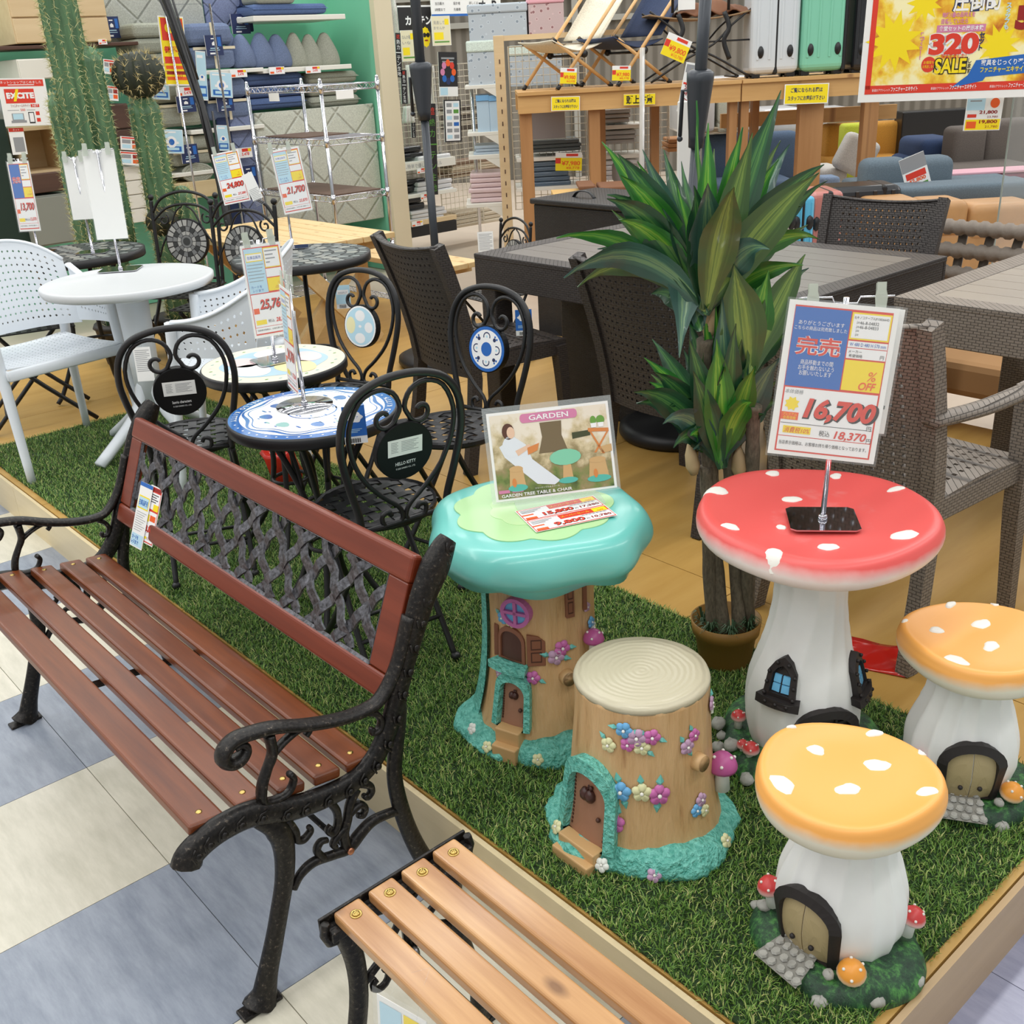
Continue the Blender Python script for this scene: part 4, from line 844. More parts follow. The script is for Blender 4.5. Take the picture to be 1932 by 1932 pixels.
for k, (pz, tx) in enumerate((('15,800', '17,380'), ('9,800', '10,780'))):
    y1 = sh_/2-.002-k*sh_/2; y0 = y1-sh_/2+.003; b = lambda a, c, d, e, m, z=.0005: rect(g, mm, (a-.5)*sw, y0+(1-e)*(y1-y0), (c-.5)*sw, y0+(1-d)*(y1-y0), m, z)
    b(.01, .99, 0, 1, RD, .0002); b(.02, .98, .05, .95, WH, .0004); b(.38, .98, .05, .4, RD); b(.8, .97, .06, .38, YE, .0008); txt(g, 'スーパーセール', mm, .08*sw, y0+(1-.22)*(y1-y0), .009, YE, w=.065, z=.001); txt(g, 'OFF', mm, .39*sw, y0+.7*(y1-y0), .006, OR, z=.0012)
    for i in range(3): b(.04, .3-.05*i, .12+.1*i, .17+.1*i, GR, .0008)
    for i in range(22): b(.62+.015*i, .62+.015*i+(.004, .008, .006)[i % 3], .43, .52, K_, .0008)
    b(.02, .16, .5, .6, OR, .0008); b(.03, .17, .78, .95, OR, .0008); txt(g, pz, mm, -.05*sw, y0+.26*(y1-y0), .02, K_, bold=.06, w=.07, z=.0008); txt(g, pz, mm, -.055*sw, y0+.27*(y1-y0), .0195, RD, bold=.025, w=.068, z=.0012); txt(g, tx, mm, .34*sw, y0+.24*(y1-y0), .012, DR, bold=.03, w=.045, z=.001); txt(g, '円', mm, .17*sw, y0+.2*(y1-y0), .007, K_, z=.001)
g.obj('slip', INKS, sl)
# ---------------------------------------------------------------- potted dracaena
pt = thing('potted_dracaena', 'tall artificial dracaena with broad green leaves in a tan plastic pot', 'plant', (-1.41, 1.878, HP))
potm = M('tan_pot', (150, 112, 52), .5); g = G(); g.lathe([(.062, 0), (.064, .004), (.078, .088), (.084, .09), (.088, .125), (.084, .125), (.078, .10), (.0005, .098)], 40, 0, cap=False); g.obj('pot', potm, pt)
caneb = wood('cane_bark', (72, 66, 54), (122, 112, 94), 2, .85, 0, 40, stretch=3); D0 = dep((-1.41, 1.878, .6))
FWH = V((FW.x, FW.y, 0)).normalized(); PP = V((-1.41, 1.878, HP))
def pl(px, py, dd=0.):          # the upright plane through the pot that faces the aisle
    d = ray(px, py); return CAM+d*((PP-CAM).dot(FWH)+dd)/d.dot(FWH)-PP
for bpx, pts, r in (((1360, 1180), [(1360, 1180), (1352, 1080), (1345, 980), (1340, 880), (1332, 780), (1330, 700), (1330, 640)], .019), ((1392, 1165), [(1392, 1165), (1388, 1060), (1385, 960), (1375, 860), (1372, 740), (1365, 660)], .017), ((1415, 1175), [(1415, 1175), (1412, 1080), (1418, 960), (1420, 870), (1420, 800), (1425, 765)], .0165), ((1342, 1170), [(1342, 1170), (1338, 1080), (1336, 960), (1332, 880)], .016)):
    k = {1360: .03, 1392: .03, 1415: -.0, 1342: .02}[bpx[0]]; g = G(); P = [pl(x, y, k-.01*i) for i, (x, y) in enumerate(pts)]; u0 = (bpx[0]-1370)/1972.45*D0; P = [V((.66*u0-FWH.x*k, .75*u0-FWH.y*k, .095))]+P[1:]; sm = spl(P, 4)
    g.tube(sm, [r*(1+.06*math.sin(i*2.1)) for i in range(len(sm))], 12); g.obj('cane', caneb, pt)
huskm = M('tan_husk', (188, 164, 124), .7)
for (x, y), (x2, y2), w_ in (((1325, 620), (1335, 560), .02), ((1310, 895), (1330, 780), .018), ((1395, 900), (1378, 800), .02), ((1335, 640), (1318, 590), .015)):
    g = G(); g.lathe([(.5*w_, 0), (.95*w_, .02), (.8*w_, .05), (.1*w_, .085)], 10); o = g.obj('husk', huskm, pt); o.location = pl(x, y, -.02); o.rotation_euler = (random.uniform(-.2, .2), random.uniform(-.2, .2), 0)
def leaf_mat(name, dk, md, lt):
    k = NT(name); u = k.n('ShaderNodeUVMap'); sx = k.n('ShaderNodeSeparateXYZ'); k.l(u.outputs[0], sx.inputs[0])
    ab = k.mul(k.mul(k.mul(sx.outputs[0], -.5, 'ADD'), 0, 'ADD'), 2, 'MULTIPLY'); a2 = k.n('ShaderNodeMath', operation='ABSOLUTE'); k.l(ab, a2.inputs[0])
    nz = k.noise(1., 4, k.co('UV', (16, 1.2, 1))); f = k.mul(a2.outputs[0], k.mul(k.mul(nz, -.5, 'ADD'), .9, 'MULTIPLY'), 'ADD')
    k.l(k.ramp(f, [(.02, md), (.16, lt), (.34, md), (.62, dk)]), k.b.inputs['Base Color']); k.b.inputs['Roughness'].default_value = .38; k.b.inputs['Coat Weight'].default_value = .15; return k.m
LM = [leaf_mat('leaf_dark_green', (32, 72, 46), (46, 98, 56), (92, 142, 70)), leaf_mat('leaf_bright_green', (44, 112, 42), (72, 150, 50), (142, 190, 70)), leaf_mat('leaf_blue_green', (48, 84, 74), (70, 110, 92), (116, 150, 104)), leaf_mat('leaf_olive_green', (66, 96, 52), (88, 122, 60), (138, 166, 80))]
def leaf(b, t, w, m=0, sag=.0, roll=0., fold=.25, dmid=0.):
    """b,t: points in plant coordinates; sag lifts the middle in the picture's up sense; blade faces the viewer side, turned by roll"""
    g = G(); mid = (b+t)/2+UP*sag+FW*dmid; n = 12; vs = []; uv = []; dirv = (t-b).normalized()
    prof = [.22, .42, .62, .8, .93, 1., .99, .92, .78, .58, .34, .14, .0]
    for i in range(n+1):
        s_ = i/n; c = b*(1-s_)**2+mid*2*s_*(1-s_)+t*s_*s_; tan = ((mid-b)*(1-s_)+(t-mid)*s_).normalized(); side = tan.cross(-FW); side = side.normalized() if side.length > 1e-3 else RI
        side = Matrix.Rotation(roll, 3, tan) @ side; nr = side.cross(tan); hw = w*prof[i]*.5+.0006; wob = .004*math.sin(s_*17+w*300)
        for j, e in enumerate((-1, -.5, 0, .5, 1)): vs.append(c+side*(hw*1.2*e)+nr*(hw*fold*abs(e)+(wob*abs(e) if abs(e) == 1 else 0))); uv.append(((e+1)/2, s_))
    fs = [(i*5+j, i*5+j+1, (i+1)*5+j+1, (i+1)*5+j) for i in range(n) for j in range(4)]; g.add(vs, fs, 0, True); o = g.obj('leaf', LM[m], pt)
    ul = o.data.uv_layers.new(name='UVMap'); ids = np.zeros(len(o.data.loops), int); o.data.loops.foreach_get('vertex_index', ids); ul.data.foreach_set('uv', np.array(uv)[ids].ravel())
# leaves: head px, tip px, width, tone, sag, depth offset of tip, roll
hA = [((1330, 590), tip, w, m, s, d, r) for tip, w, m, s, d, r in [((1313, 190), .035, 1, .0, .05, 1.0), ((1337, 232), .045, 1, 0, .02, .3), ((1474, 170), .06, 0, .03, .08, .3), ((1400, 240), .055, 1, .02, .04, .5), ((1420, 250), .06, 3, .02, -.05, .2),
    ((1472, 265), .05, 3, .03, .1, .7), ((1468, 300), .055, 1, .05, .05, .5), ((1135, 268), .045, 1, .05, .05, -.6), ((1165, 290), .06, 0, .07, .0, -.3), ((1212, 282), .04, 2, .04, .1, -.5), ((1252, 282), .04, 0, .03, .12, -.4), ((1285, 305), .03, 0, .02, .14, 0),
    ((1170, 330), .055, 1, .08, -.05, -.4), ((1145, 375), .06, 0, .10, -.08, -.5), ((1145, 368), .045, 0, .12, .06, -.8), ((1050, 450), .045, 1, .13, .0, -.9), ((1085, 440), .035, 1, .1, .06, -.9), ((1065, 525), .065, 2, .17, -.08, -.9),
    ((1275, 340), .05, 1, .02, -.1, .9), ((1310, 350), .06, 0, .04, -.14, .2), ((1385, 352), .07, 3, .06, -.20, .15), ((1335, 345), .07, 2, .04, -.18, -.1), ((1555, 310), .07, 0, .09, .0, .5), ((1545, 325), .075, 3, .05, -.1, .35), ((1560, 340), .05, 0, .05, .1, .8),
    ((1452, 470), .06, 2, .10, -.16, .4), ((1545, 450), .05, 1, .12, -.02, .8), ((1190, 480), .04, 1, .06, .1, -.3), ((1262, 665), .0, 0, 0, 0, 0)] if w]
hB = [((1318, 620), tip, w, m, s, d, r) for tip, w, m, s, d, r in [((1282, 675), .085, 2, .27, -.1, .0), ((1260, 545), .05, 0, .05, .06, -.3), ((1275, 590), .035, 1, .02, .08, -.2), ((1262, 560), .05, 0, .08, .05, .4)]]
hC = [((1412, 720), tip, w, m, s, d, r) for tip, w, m, s, d, r in [((1400, 470), .05, 1, .0, .06, .2), ((1440, 470), .045, 1, .02, .1, .5), ((1385, 500), .085, 3, .03, -.08, -.15), ((1520, 480), .065, 3, .04, .02, .4), ((1450, 510), .06, 1, .02, -.03, .3), ((1525, 505), .05, 2, .08, .1, .8),
    ((1340, 510), .05, 0, .05, .05, -.5), ((1535, 640), .05, 0, .12, .08, .9), ((1430, 520), .05, 2, .0, .1, 0)]]
hD = [((1362, 880), tip, w, m, s, d, r) for tip, w, m, s, d, r in [((1308, 700), .05, 0, .02, -.09, -.2), ((1362, 560), .055, 2, .0, -.07, .1), ((1388, 610), .05, 0, .02, -.09, .2), ((1300, 640), .05, 0, .03, -.07, -.2), ((1425, 690), .055, 1, .04, -.1, .3), ((1330, 590), .045, 1, .0, -.03, .2), ((1352, 640), .06, 1, .02, -.09, .1), ((1400, 640), .06, 0, .04, -.07, .2), ((1470, 675), .075, 2, .04, -.05, .5), ((1215, 675), .04, 1, .07, .0, -.5), ((1232, 700), .055, 0, .07, -.06, -.4), ((1195, 740), .06, 0, .1, -.1, -.6), ((1200, 760), .055, 0, .09, -.02, -.8),
    ((1225, 720), .05, 1, .06, .05, -.3), ((1290, 660), .05, 0, .03, .06, -.2), ((1230, 640), .045, 0, .05, .08, -.4), ((1440, 600), .05, 0, .03, .06, .3), ((1270, 845), .05, 0, .09, -.1, -.5), ((1250, 800), .05, 2, .10, -.12, -.4), ((1475, 760), .055, 0, .08, .05, .7), ((1300, 600), .05, 0, .03, .08, -.3), ((1420, 760), .055, 1, .08, -.12, .4)]]
lr_ = random.Random(12)
for i, (b, t, w_, m, s_, d, r) in enumerate(hA+hB+hC+hD):
    leaf(pl(b[0]+random.uniform(-6, 6), b[1]+random.uniform(-12, 6), -.03-.015*(i % 3)), pl(t[0], t[1], d), w_, m, s_, r)
    if w_ < .08 and i % 5:       # its twin a little behind
        t2 = (b[0]+(t[0]-b[0])*lr_.uniform(.7, .95)+lr_.uniform(-38, 38), b[1]+(t[1]-b[1])*lr_.uniform(.65, .95)+lr_.uniform(-10, 24))
        leaf(pl(b[0]+lr_.uniform(-10, 10), b[1]+lr_.uniform(-16, 10), lr_.uniform(-.03, .03)), pl(t2[0], t2[1], d+lr_.uniform(.0, .09)), w_*lr_.uniform(.75, .95), lr_.choice((0, 0, 1, 2, 3)), s_*lr_.uniform(.5, 1.2), r+lr_.uniform(-.4, .4))
rr = random.Random(4); gm = leaf_mat('grass_tuft_green', (40, 66, 44), (60, 90, 60), (96, 122, 84))
for k in range(4):
    a = (-150, -95, -40, 20)[k]; c = V((.058*math.cos(R_(a)), .058*math.sin(R_(a)), .10)); g = G()
    for i in range(46):
        b = rr.uniform(0, 2*PI); e = rr.uniform(.02, .042); d = V((math.cos(b), math.sin(b), 0)); s_ = V((-d.y, d.x, 0))*.0016; up = V((0, 0, rr.uniform(.015, .045))); p1 = c+d*e*.5+up; p2 = c+d*e+up*.75
        g.add([c-s_, c+s_, p1+s_, p1-s_, p2], [(0, 1, 2, 3), (3, 2, 4)])
    o = g.obj('grass_tuft', M('tuft_green', (66, 96, 66), .5), pt); o['kind'] = 'stuff'
# ---------------------------------------------------------------- bistro sets
gloss = M('black_disc', (20, 20, 21), .5); gloss.node_tree.nodes['Principled BSDF'].inputs['Specular IOR Level'].default_value = .2
def disc_face(mat, r, kind, par):
    g = G(); c = lambda r_, n=32, x=0, y=0, rx=1, ry=1: [(x+r_*rx*math.cos(2*PI*i/n), y+r_*ry*math.sin(2*PI*i/n)) for i in range(n)]
    P_ = lambda pts, m, z: g.poly([(a*r, b*r) for a, b in pts], mat @ Matrix.Translation((0, 0, z)), 0, m)
    def arcs(rad, wd, a0, a1, cx, cy, m, z, n=12):
        A = [a0+(a1-a0)*i/n for i in range(n+1)]; P_([(cx+rad*math.cos(a), cy+rad*math.sin(a)) for a in A]+[(cx+(rad-wd)*math.cos(a), cy+(rad-wd)*math.sin(a)) for a in A[::-1]], m, z)
    if kind == 'blue':
        P_(c(1), BL, .0005); P_(c(.86), WH, .0008); P_(c(.3, 20, 0, 0, 1, 1.05), BL, .001)
        for k in range(4):
            a = k*PI/2; arcs(.2, .05, a-1.9, a+1.9, .56*math.cos(a), .56*math.sin(a), NV, .001); a += PI/4; P_(c(.09, 8, .62*math.cos(a), .62*math.sin(a)), NV, .001); P_(c(.05, 8, .74*math.cos(a+.1), .74*math.sin(a+.1)), BL, .001); P_(c(.05, 8, .74*math.cos(a-.1), .74*math.sin(a-.1)), BL, .001); a -= PI/4; P_(c(.06, 6, .56*math.cos(a), .56*math.sin(a)), LB, .001)
    elif kind == 'pastel':
        P_(c(1), WH, .0005); P_(c(.92), LB, .0008); P_(c(.3, 20, 0, .52, 1.05, .9), WH, .001); P_(c(.36, 20, -.6, .02, .8, 1.15), YE if False else 13, .001); P_(c(.26, 20, .55, -.02, 1, 1), WH, .001); P_(c(.3, 20, 0, -.58, 1.1, .85), WH, .001); P_(c(.1, 12, 0, 0, 1, .7), WH, .001)
    elif kind == 'mosaic':
        P_(c(1), K_, .0004)
        for ring, (r0, r1, n) in enumerate(((.7, .97, 22), (.48, .68, 16), (.3, .46, 12))):
            for k in range(n):
                a, b = 2*PI*k/n+.03, 2*PI*(k+1)/n-.03; P_([(r0*math.cos(a), r0*math.sin(a)), (r1*math.cos(a), r1*math.sin(a)), (r1*math.cos(b), r1*math.sin(b)), (r0*math.cos(b), r0*math.sin(b))], (14, 15, 14)[k % 3] if ring != 1 else (16, 15)[k % 2], .0009)
        P_(c(.27), 15, .0008); P_(c(.18), 16, .001)
    g.obj('tile_face', INKS+[M('tile_cream', (240, 234, 186), .3), M('tile_light', (168, 168, 164), .4), M('tile_grey', (120, 122, 122), .4), M('tile_dark', (56, 58, 58), .4)], par)
def bistro_chair(name, label, group, face):
    t = thing(name, label, 'chair', (0, 0, 0), 0, group)
    B = lambda x, z, d=0: V((x, -(.16+.154*(z-.44))+d, z))
    side = [(.113, .44), (.117, .49), (.135, .56), (.150, .63), (.154, .685), (.142, .745), (.108, .79), (.055, .812)]
    arch_ = [B(-x, z) for x, z in side]+[B(0, .818)]+[B(x, z) for x, z in side[::-1]]
    g = G(); g.tube(spl(arch_, 4), .0095, 10); g.obj('back_hoop', black, t)
    for s in (-1, 1):
        g = G(); sp2 = spiral((-.046, .722), .03, .010, -.2, -5.6, 16)
        pts = [(p[0]*s, p[1]) for p in sp2[::-1]]+[(x*s, z) for x, z in ((-.006, .742), (-.022, .778), (-.06, .792), (-.105, .772), (-.132, .712), (-.128, .645), (-.1, .578), (-.055, .525), (-.016, .49), (-.004, .462))]
        pts += [(x*s, z) for x, z in ((-.012, .447), (-.034, .44), (-.055, .452), (-.058, .474), (-.042, .482), (-.034, .47))]
        g.tube(spl([B(x, z) for x, z in pts], 3), .006, 8); g.obj('scroll', black, t)
    g = G(); g.tube([B(-.113, .447), B(.113, .447)], .007, 8); g.obj('cross_bar', black, t)
    fr = frame(B(0, .637, .011), (0, 1, .154)); bkm = frame(B(0, .637, -.011), (0, -1, -.154)); cir = [(.072*math.cos(2*PI*i/36), .072*math.sin(2*PI*i/36)) for i in range(36)]
    d = G().poly(cir, fr, .022).obj('back_disc', gloss, t, bev=.002); disc_face(fr @ Matrix.Translation((0, 0, .0002)), .068, face, d)
    g = G(); mm = bkm @ Matrix.Translation((0, 0, .0006)) @ Matrix.Rotation(-.02, 4, 'Z'); rect(g, mm, -.044, -.012, .044, .03, 0)
    for i in range(7): rect(g, mm, -.036, .022-i*.004, -.018-.003*(i % 2), .0232-i*.004, GR, .0004); rect(g, mm, -.01, .022-i*.004, .034-.006*(i % 3), .0232-i*.004, GR, .0004)
    g.obj('care_label', INKS, d)
    g = G(); P = spl([V((0, 0, 0))]*2, 2); n = 44
    g.tube([V((.15*math.cos(2*PI*i/n), .15*math.sin(2*PI*i/n), .437)) for i in range(n)], 1, 6, closed=True, flat=(.011, .005, (0, 0, 1)), sm=False); g.obj('seat_ring', black, t)
    g = G(); sp = .041; N = 3
    for ax in (0, 1):
        for k in range(-N, N+1):
            c0 = k*sp; L = math.sqrt(max(0, .149**2-c0**2)); m = max(6, int(L*2/.0205)); pts = []
            for i in range(m+1):
                u = -L+2*L*i/m; w_ = math.cos(PI*(u/sp)+PI*(k+ax))*.0024; pts.append(V((u, c0, .441+w_)) if ax == 0 else V((c0, u, .441+w_)))
            g.tube(pts, 1, 4, flat=(.0009, .0128, (0, 0, 1)))
    g.obj('woven_seat', black, t)
    for s in (-1, 1):
        g = G(); g.tube(spl([B(.113*s, .44), V((.12*s, -.1, .33)), V((.128*s, .06, .12)), V((.132*s, .16, .012))], 4), .0085, 8); g.lathe([(.012, 0), (.013, .02), (.009, .026)], 8, c=(.132*s, .163, 0)); g.obj('leg', black, t)
        g = G(); g.tube(spl([V((.098*s, .105, .425)), V((.104*s, .06, .33)), V((.115*s, -.06, .13)), V((.118*s, -.135, .012))], 4), .0085, 8); g.lathe([(.012, 0), (.013, .02), (.009, .026)], 8, c=(.118*s, -.138, 0)); g.obj('leg', black, t)
    g = G(); g.tube([V((-.117, -.075, .11)), V((.117, -.075, .11))], .006, 8); g.tube([V((-.128, .09, .085)), V((.128, .09, .085))], .006, 8); g.obj('stretcher', black, t)
    return t
A_ = lambda d: R_(d)-PI/2
gch = 'black iron bistro chairs'
c1 = bistro_chair('bistro_chair', 'black scroll back bistro chair with white back label, touching the turquoise tree table', gch, 'blue'); c1.location = (-2.063, 1.301, HP); c1.rotation_euler = (0, 0, A_(171.4))
c3 = dup(c1, 'black bistro chair with blue and white tile disc facing the viewer', (-2.36, 1.787, HP), A_(-79.2), gch)
c2 = bistro_chair('bistro_chair', 'black bistro chair seen from behind, below the round white table', gch, 'pastel'); c2.location = (-2.925, 1.225, HP); c2.rotation_euler = (0, 0, A_(154))
c4 = dup(c2, 'black bistro chair with pale pastel tile disc facing the viewer', (-2.922, 1.72, HP), A_(-74.5), gch)
for c, l1, l2 in ((c1, 'HELLO KITTY', '© 2020 SANRIO CO., LTD.'), (c2, 'Sanrio characters', '© 2020 SANRIO CO., LTD.')):
    d = [x for x in c.children if x.name.startswith('back_disc')][0]; B = V((0, -(.16+.154*(.637-.44))-.011, .637)); mm = frame(B, (0, -1, -.154)) @ Matrix.Translation((0, 0, .0006)); g = G()
    txt(g, l1, mm, 0, -.032, .0085, WH, w=.052, bold=.01); txt(g, l2, mm, 0, -.045, .005, WH, w=.05); g.obj('lettering', INKS, d)
def hang_tag(par_loc, n, w, h, label, fn, group='swing tags on the bistro chairs', up=(0, 0, 1)):
    t = thing('swing_tag', label, 'tag', par_loc, 0, group); mm = frame((0, 0, 0), n, up); g = G(); rect(g, mm, -w/2, -h, w/2, 0, 0, 0, .0006); fn(g, mm, w, h); g.obj('card', INKS, t)
    g = G(); g.tube([V((0, 0, -.003)), V((.006, .002, .015)), V((.0, .0, .03))], .0006, 4); g.obj('tag_string', clear, t); return t
def bluetag(g, mm, w, h):
    rect(g, mm, -w/2, -h*.8, w/2, 0, BL, .0004); g.poly([(w*.36*math.cos(a)*(1+.1*math.cos(6*a)), -h*.3+h*.14*math.sin(a)*(1+.1*math.cos(6*a))) for a in np.linspace(0, 6.28, 36)[:-1]], mm @ Matrix.Translation((0, 0, .0008)), 0, WH)
    txt(g, 'チェア', mm, 0, -h*.3, h*.06, BL, z=.0012)
    for i in range(3): rect(g, mm, -w*.36, -h*(.62+.04*i), w*(.3-.1*i), -h*(.605+.04*i), LB, .0008)
    for i in range(10): rect(g, mm, -w*.3+i*w*.05, -h*.97, -w*.3+i*w*.05+w*(.02, .035)[i % 2], -h*.85, K_, .0008)
def whitetag(g, mm, w, h):
    for i in range(12): rect(g, mm, -w*.42, -h*(.1+.055*i), w*(.42-.15*(i % 3 == 1)), -h*(.085+.055*i), GR, .0005)
def pasteltag(g, mm, w, h):
    rect(g, mm, -w/2, -h*.8, w/2, 0, LB, .0004); rect(g, mm, -w*.4, -h*.4, w*.4, -h*.2, WH, .0006); txt(g, 'タイルチェア', mm, 0, -h*.32, h*.08, NV, w=w*.6, z=.001)
    for i in range(8): rect(g, mm, -w*.3+i*w*.06, -h*.97, -w*.3+i*w*.06+w*.03, -h*.83, K_, .0008)
def tag_at(px, py, D): return at(px, py, D)
vd = (.75, -.62, .1)
hang_tag(at(665, 766, dep((-1.99, 1.15, .85))-.01), (.85, -.5, -.05), .052, .092, 'blue swing tag hanging from the chair beside the turquoise tree table', bluetag)
hang_tag(at(987, 584, dep((-2.30, 2.03, .85))+.03), vd, .05, .078, 'blue swing tag on the chair with the blue tile disc', bluetag)
hang_tag(at(645, 538, dep((-3.0, 2.0, .85))+.03), vd, .05, .08, 'pale blue swing tag on the chair with the pastel tile disc', pasteltag)
hang_tag(at(266, 655, dep((-3.0, 1.13, .85))-.02), vd, .05, .1, 'white care tag on the chair below the round white table', whitetag)
# --- round tile tables
def bistro_table(label, loc, fn):
    t = thing('bistro_table', label, 'table', loc, 0, 'round tile topped bistro tables'); R = .223; H = .62
    G().lathe([(.0005, H-.03), (R-.004, H-.03), (R, H-.026), (R, H-.004), (R-.003, H), (R-.006, H+.0005), (.0005, H)], 56).obj('tabletop', black, t)
    g = G(); mm = Matrix.Translation((0, 0, H+.0008)); fn(g, mm, R-.006); g.obj('tile_face', INKS+[M('tile_ivory', (232, 226, 206), .25), M('tile_teal', (140, 186, 182), .25), M('tile_pink', (238, 214, 214), .25), M('tile_pale_blue', (176, 206, 226), .25), M('tile_pale_yellow', (240, 228, 170), .25), M('tile_white', (240, 241, 240), .12), M('tile_blue', (48, 104, 176), .15)], t)
    for k in range(4):
        a = PI/4+k*PI/2; d = V((math.cos(a), math.sin(a), 0)); g = G()
        g.tube(spl([d*.15+V((0, 0, H-.03)), d*.10+V((0, 0, H-.12)), d*.055+V((0, 0, H-.24)), d*.05+V((0, 0, .28)), d*.09+V((0, 0, .14)), d*.16+V((0, 0, .04)), d*.19+V((0, 0, .006))], 4), .009, 8); g.obj('leg', black, t)
        g = G(); g.tube(spl([d*.055+V((0, 0, H-.22)), d*.075+V((0, 0, H-.11)), d*.13+V((0, 0, H-.06)), d*.19+V((0, 0, H-.032))], 4), .0065, 8); g.obj('brace', black, t)
    n = 20
    for z in (.24, .36): G().tube([V((.056*math.cos(2*PI*i/n), .056*math.sin(2*PI*i/n), z)) for i in range(n)], .006, 6, closed=True).obj('leg_ring', black, t)
    return t
def P2(g, mm, pts, m, z): g.poly(pts, mm @ Matrix.Translation((0, 0, z)), 0, m)
def cr(r, n=40, x=0., y=0., rx=1., ry=1., k=0, am=0., ph=0.): return [(x+r*rx*math.cos(a)*(1+am*math.cos(k*a+ph)), y+r*ry*math.sin(a)*(1+am*math.cos(k*a+ph))) for a in [2*PI*i/n for i in range(n)]]
def curve_text(g, s, r, a0, step, h, m, z):
    for i, ch in enumerate(s):
        if ch == ' ': continue
        a = a0+i*step; txt(g, ch, Matrix.Translation((r*math.cos(a), r*math.sin(a), 0)) @ Matrix.Rotation(a+PI/2, 4, 'Z') @ Matrix.Translation((0, 0, .62+z)), 0, 0, h, m, bold=.02, z=0)
def blue_top(g, mm, R):
    BLU, WHT, TEAL = 19, 18, 14
    P2(g, mm, cr(R, 64), BLU, 0); P2(g, mm, cr(R*.87, 64), WHT, .0003)
    P2(g, mm, cr(R*.83, 96, k=8, am=.04), BLU, .0006); P2(g, mm, cr(R*.79, 96, k=8, am=.055), WHT, .0009); P2(g, mm, cr(R*.755, 96, k=8, am=.05), BLU, .0012); P2(g, mm, cr(R*.74, 96, k=8, am=.05), WHT, .0015)
    for i in range(44):
        a = 2*PI*i/44
        if not (3.35 < (a % 6.28) < 4.35 or .3 < (a % 6.28) < 1.2): P2(g, mm, cr(R*.014, 8, R*.935*math.cos(a), R*.935*math.sin(a)), WHT, .0006)
    for a0 in (3.4, .4): curve_text(g, 'HELLO KITTY', R*.93, a0, .085, .0145, WHT, .0018)
    rr = random.Random(5)
    for i in range(8): a = 2*PI*i/8+.35; x, y = R*.55*math.cos(a), R*.55*math.sin(a); P2(g, mm, cr(R*.085, 16, x, y, 1.15, .85, 3, .08), BLU if i % 3 else TEAL, .0018)
    for i in range(8): a = 2*PI*i/8+.75; x, y = R*.6*math.cos(a), R*.6*math.sin(a); P2(g, mm, cr(R*.035, 8, x, y, 1.4, .5, 2, .2), TEAL if i % 2 else BLU, .0018)
    for i in range(26): a = rr.uniform(0, 6.28); q = R*rr.uniform(.15, .66); P2(g, mm, cr(R*.018, 6, q*math.cos(a), q*math.sin(a), 1.6, .7), BLU, .0018)
    for k in range(4):
        a = k*PI/2+.4; A = np.linspace(a-.9, a+.9, 12); P2(g, mm, [(R*.30*math.cos(b), R*.30*math.sin(b)) for b in A]+[(R*.28*math.cos(b), R*.28*math.sin(b)) for b in A[::-1]], BLU, .0018)
def pastel_top(g, mm, R):
    P2(g, mm, cr(R, 64), 13, 0)
    for i in range(30): a = 2*PI*i/30; P2(g, mm, cr(R*.022, 6, R*.88*math.cos(a), R*.88*math.sin(a), .8, 1.3), (GN, 14, 15)[i % 3], .0004)
    P2(g, mm, cr(R*.74, 80, k=6, am=.03), 16, .0004)
    for a, m, s in ((.2, 17, .3), (1.4, 15, .26), (2.6, 18, .3), (3.9, 15, .24), (5.0, 18, .3)): P2(g, mm, cr(R*s, 28, R*.46*math.cos(a), R*.46*math.sin(a), 1.15, .9, 3, .04), m, .0008)
    P2(g, mm, cr(R*.2, 20), 18, .0012)
t_blue = bistro_table('round table with blue and white patterned tile top', (-2.33, 1.31, HP), blue_top)
t_pas = bistro_table('round table with cream and pale blue tile top', (-2.855, 1.495, HP), pastel_top)
price_stand('thin rod stand with price card on the blue and white tile table', (-2.385, 1.32, HP+.623), .325, (-.30, -.95, .05), [(.12, .27, 0, .0, .01, tagface('24,760', '27,236', 0), (.0, .0, 1))], disc=True, clipw=.12)
price_stand('chrome stand with two price cards on the cream and pale blue table', (-2.865, 1.506, HP+.623), .365, (.97, -.1, .1), [(.125, .27, 0, 0, .01, tagface('25,760', '28,336', 0), (.02, .02, 1))], (.13, .11), clipw=.13)
# --- red plastic cup / bag of the display
red = M('red_plastic', (206, 44, 34), .25, coat=.4)
rt = thing('red_bag', 'shiny red plastic bag leaning under the blue and white tile table', 'bag', gp(545, 905, HP+.0), .6)
g = G(); g.lathe([(.05, 0), (.06, .02), (.058, .09), (.064, .15), (.05, .165), (.03, .14)], 9, 0, lambda a, r, z: r*(1+.12*math.sin(3*a+z*20))); g.xf(Matrix.Rotation(.35, 4, 'X')); g.obj('bag_body', red, rt)
q0 = gp(1650, 1240, HP); sh = thing('red_sheet', 'flat red plastic sheet lying on the deck behind the turf', 'sheet', (q0.x, q0.y, HP), .35)
G().grid(lambda u, v: V(((u-.5)*.17, (v-.5)*.14, .004+.004*math.sin(u*9)*math.sin(v*7))), 8, 8, th=.002).obj('sheet', M('red_film', (196, 34, 26), .2, coat=.5), sh)
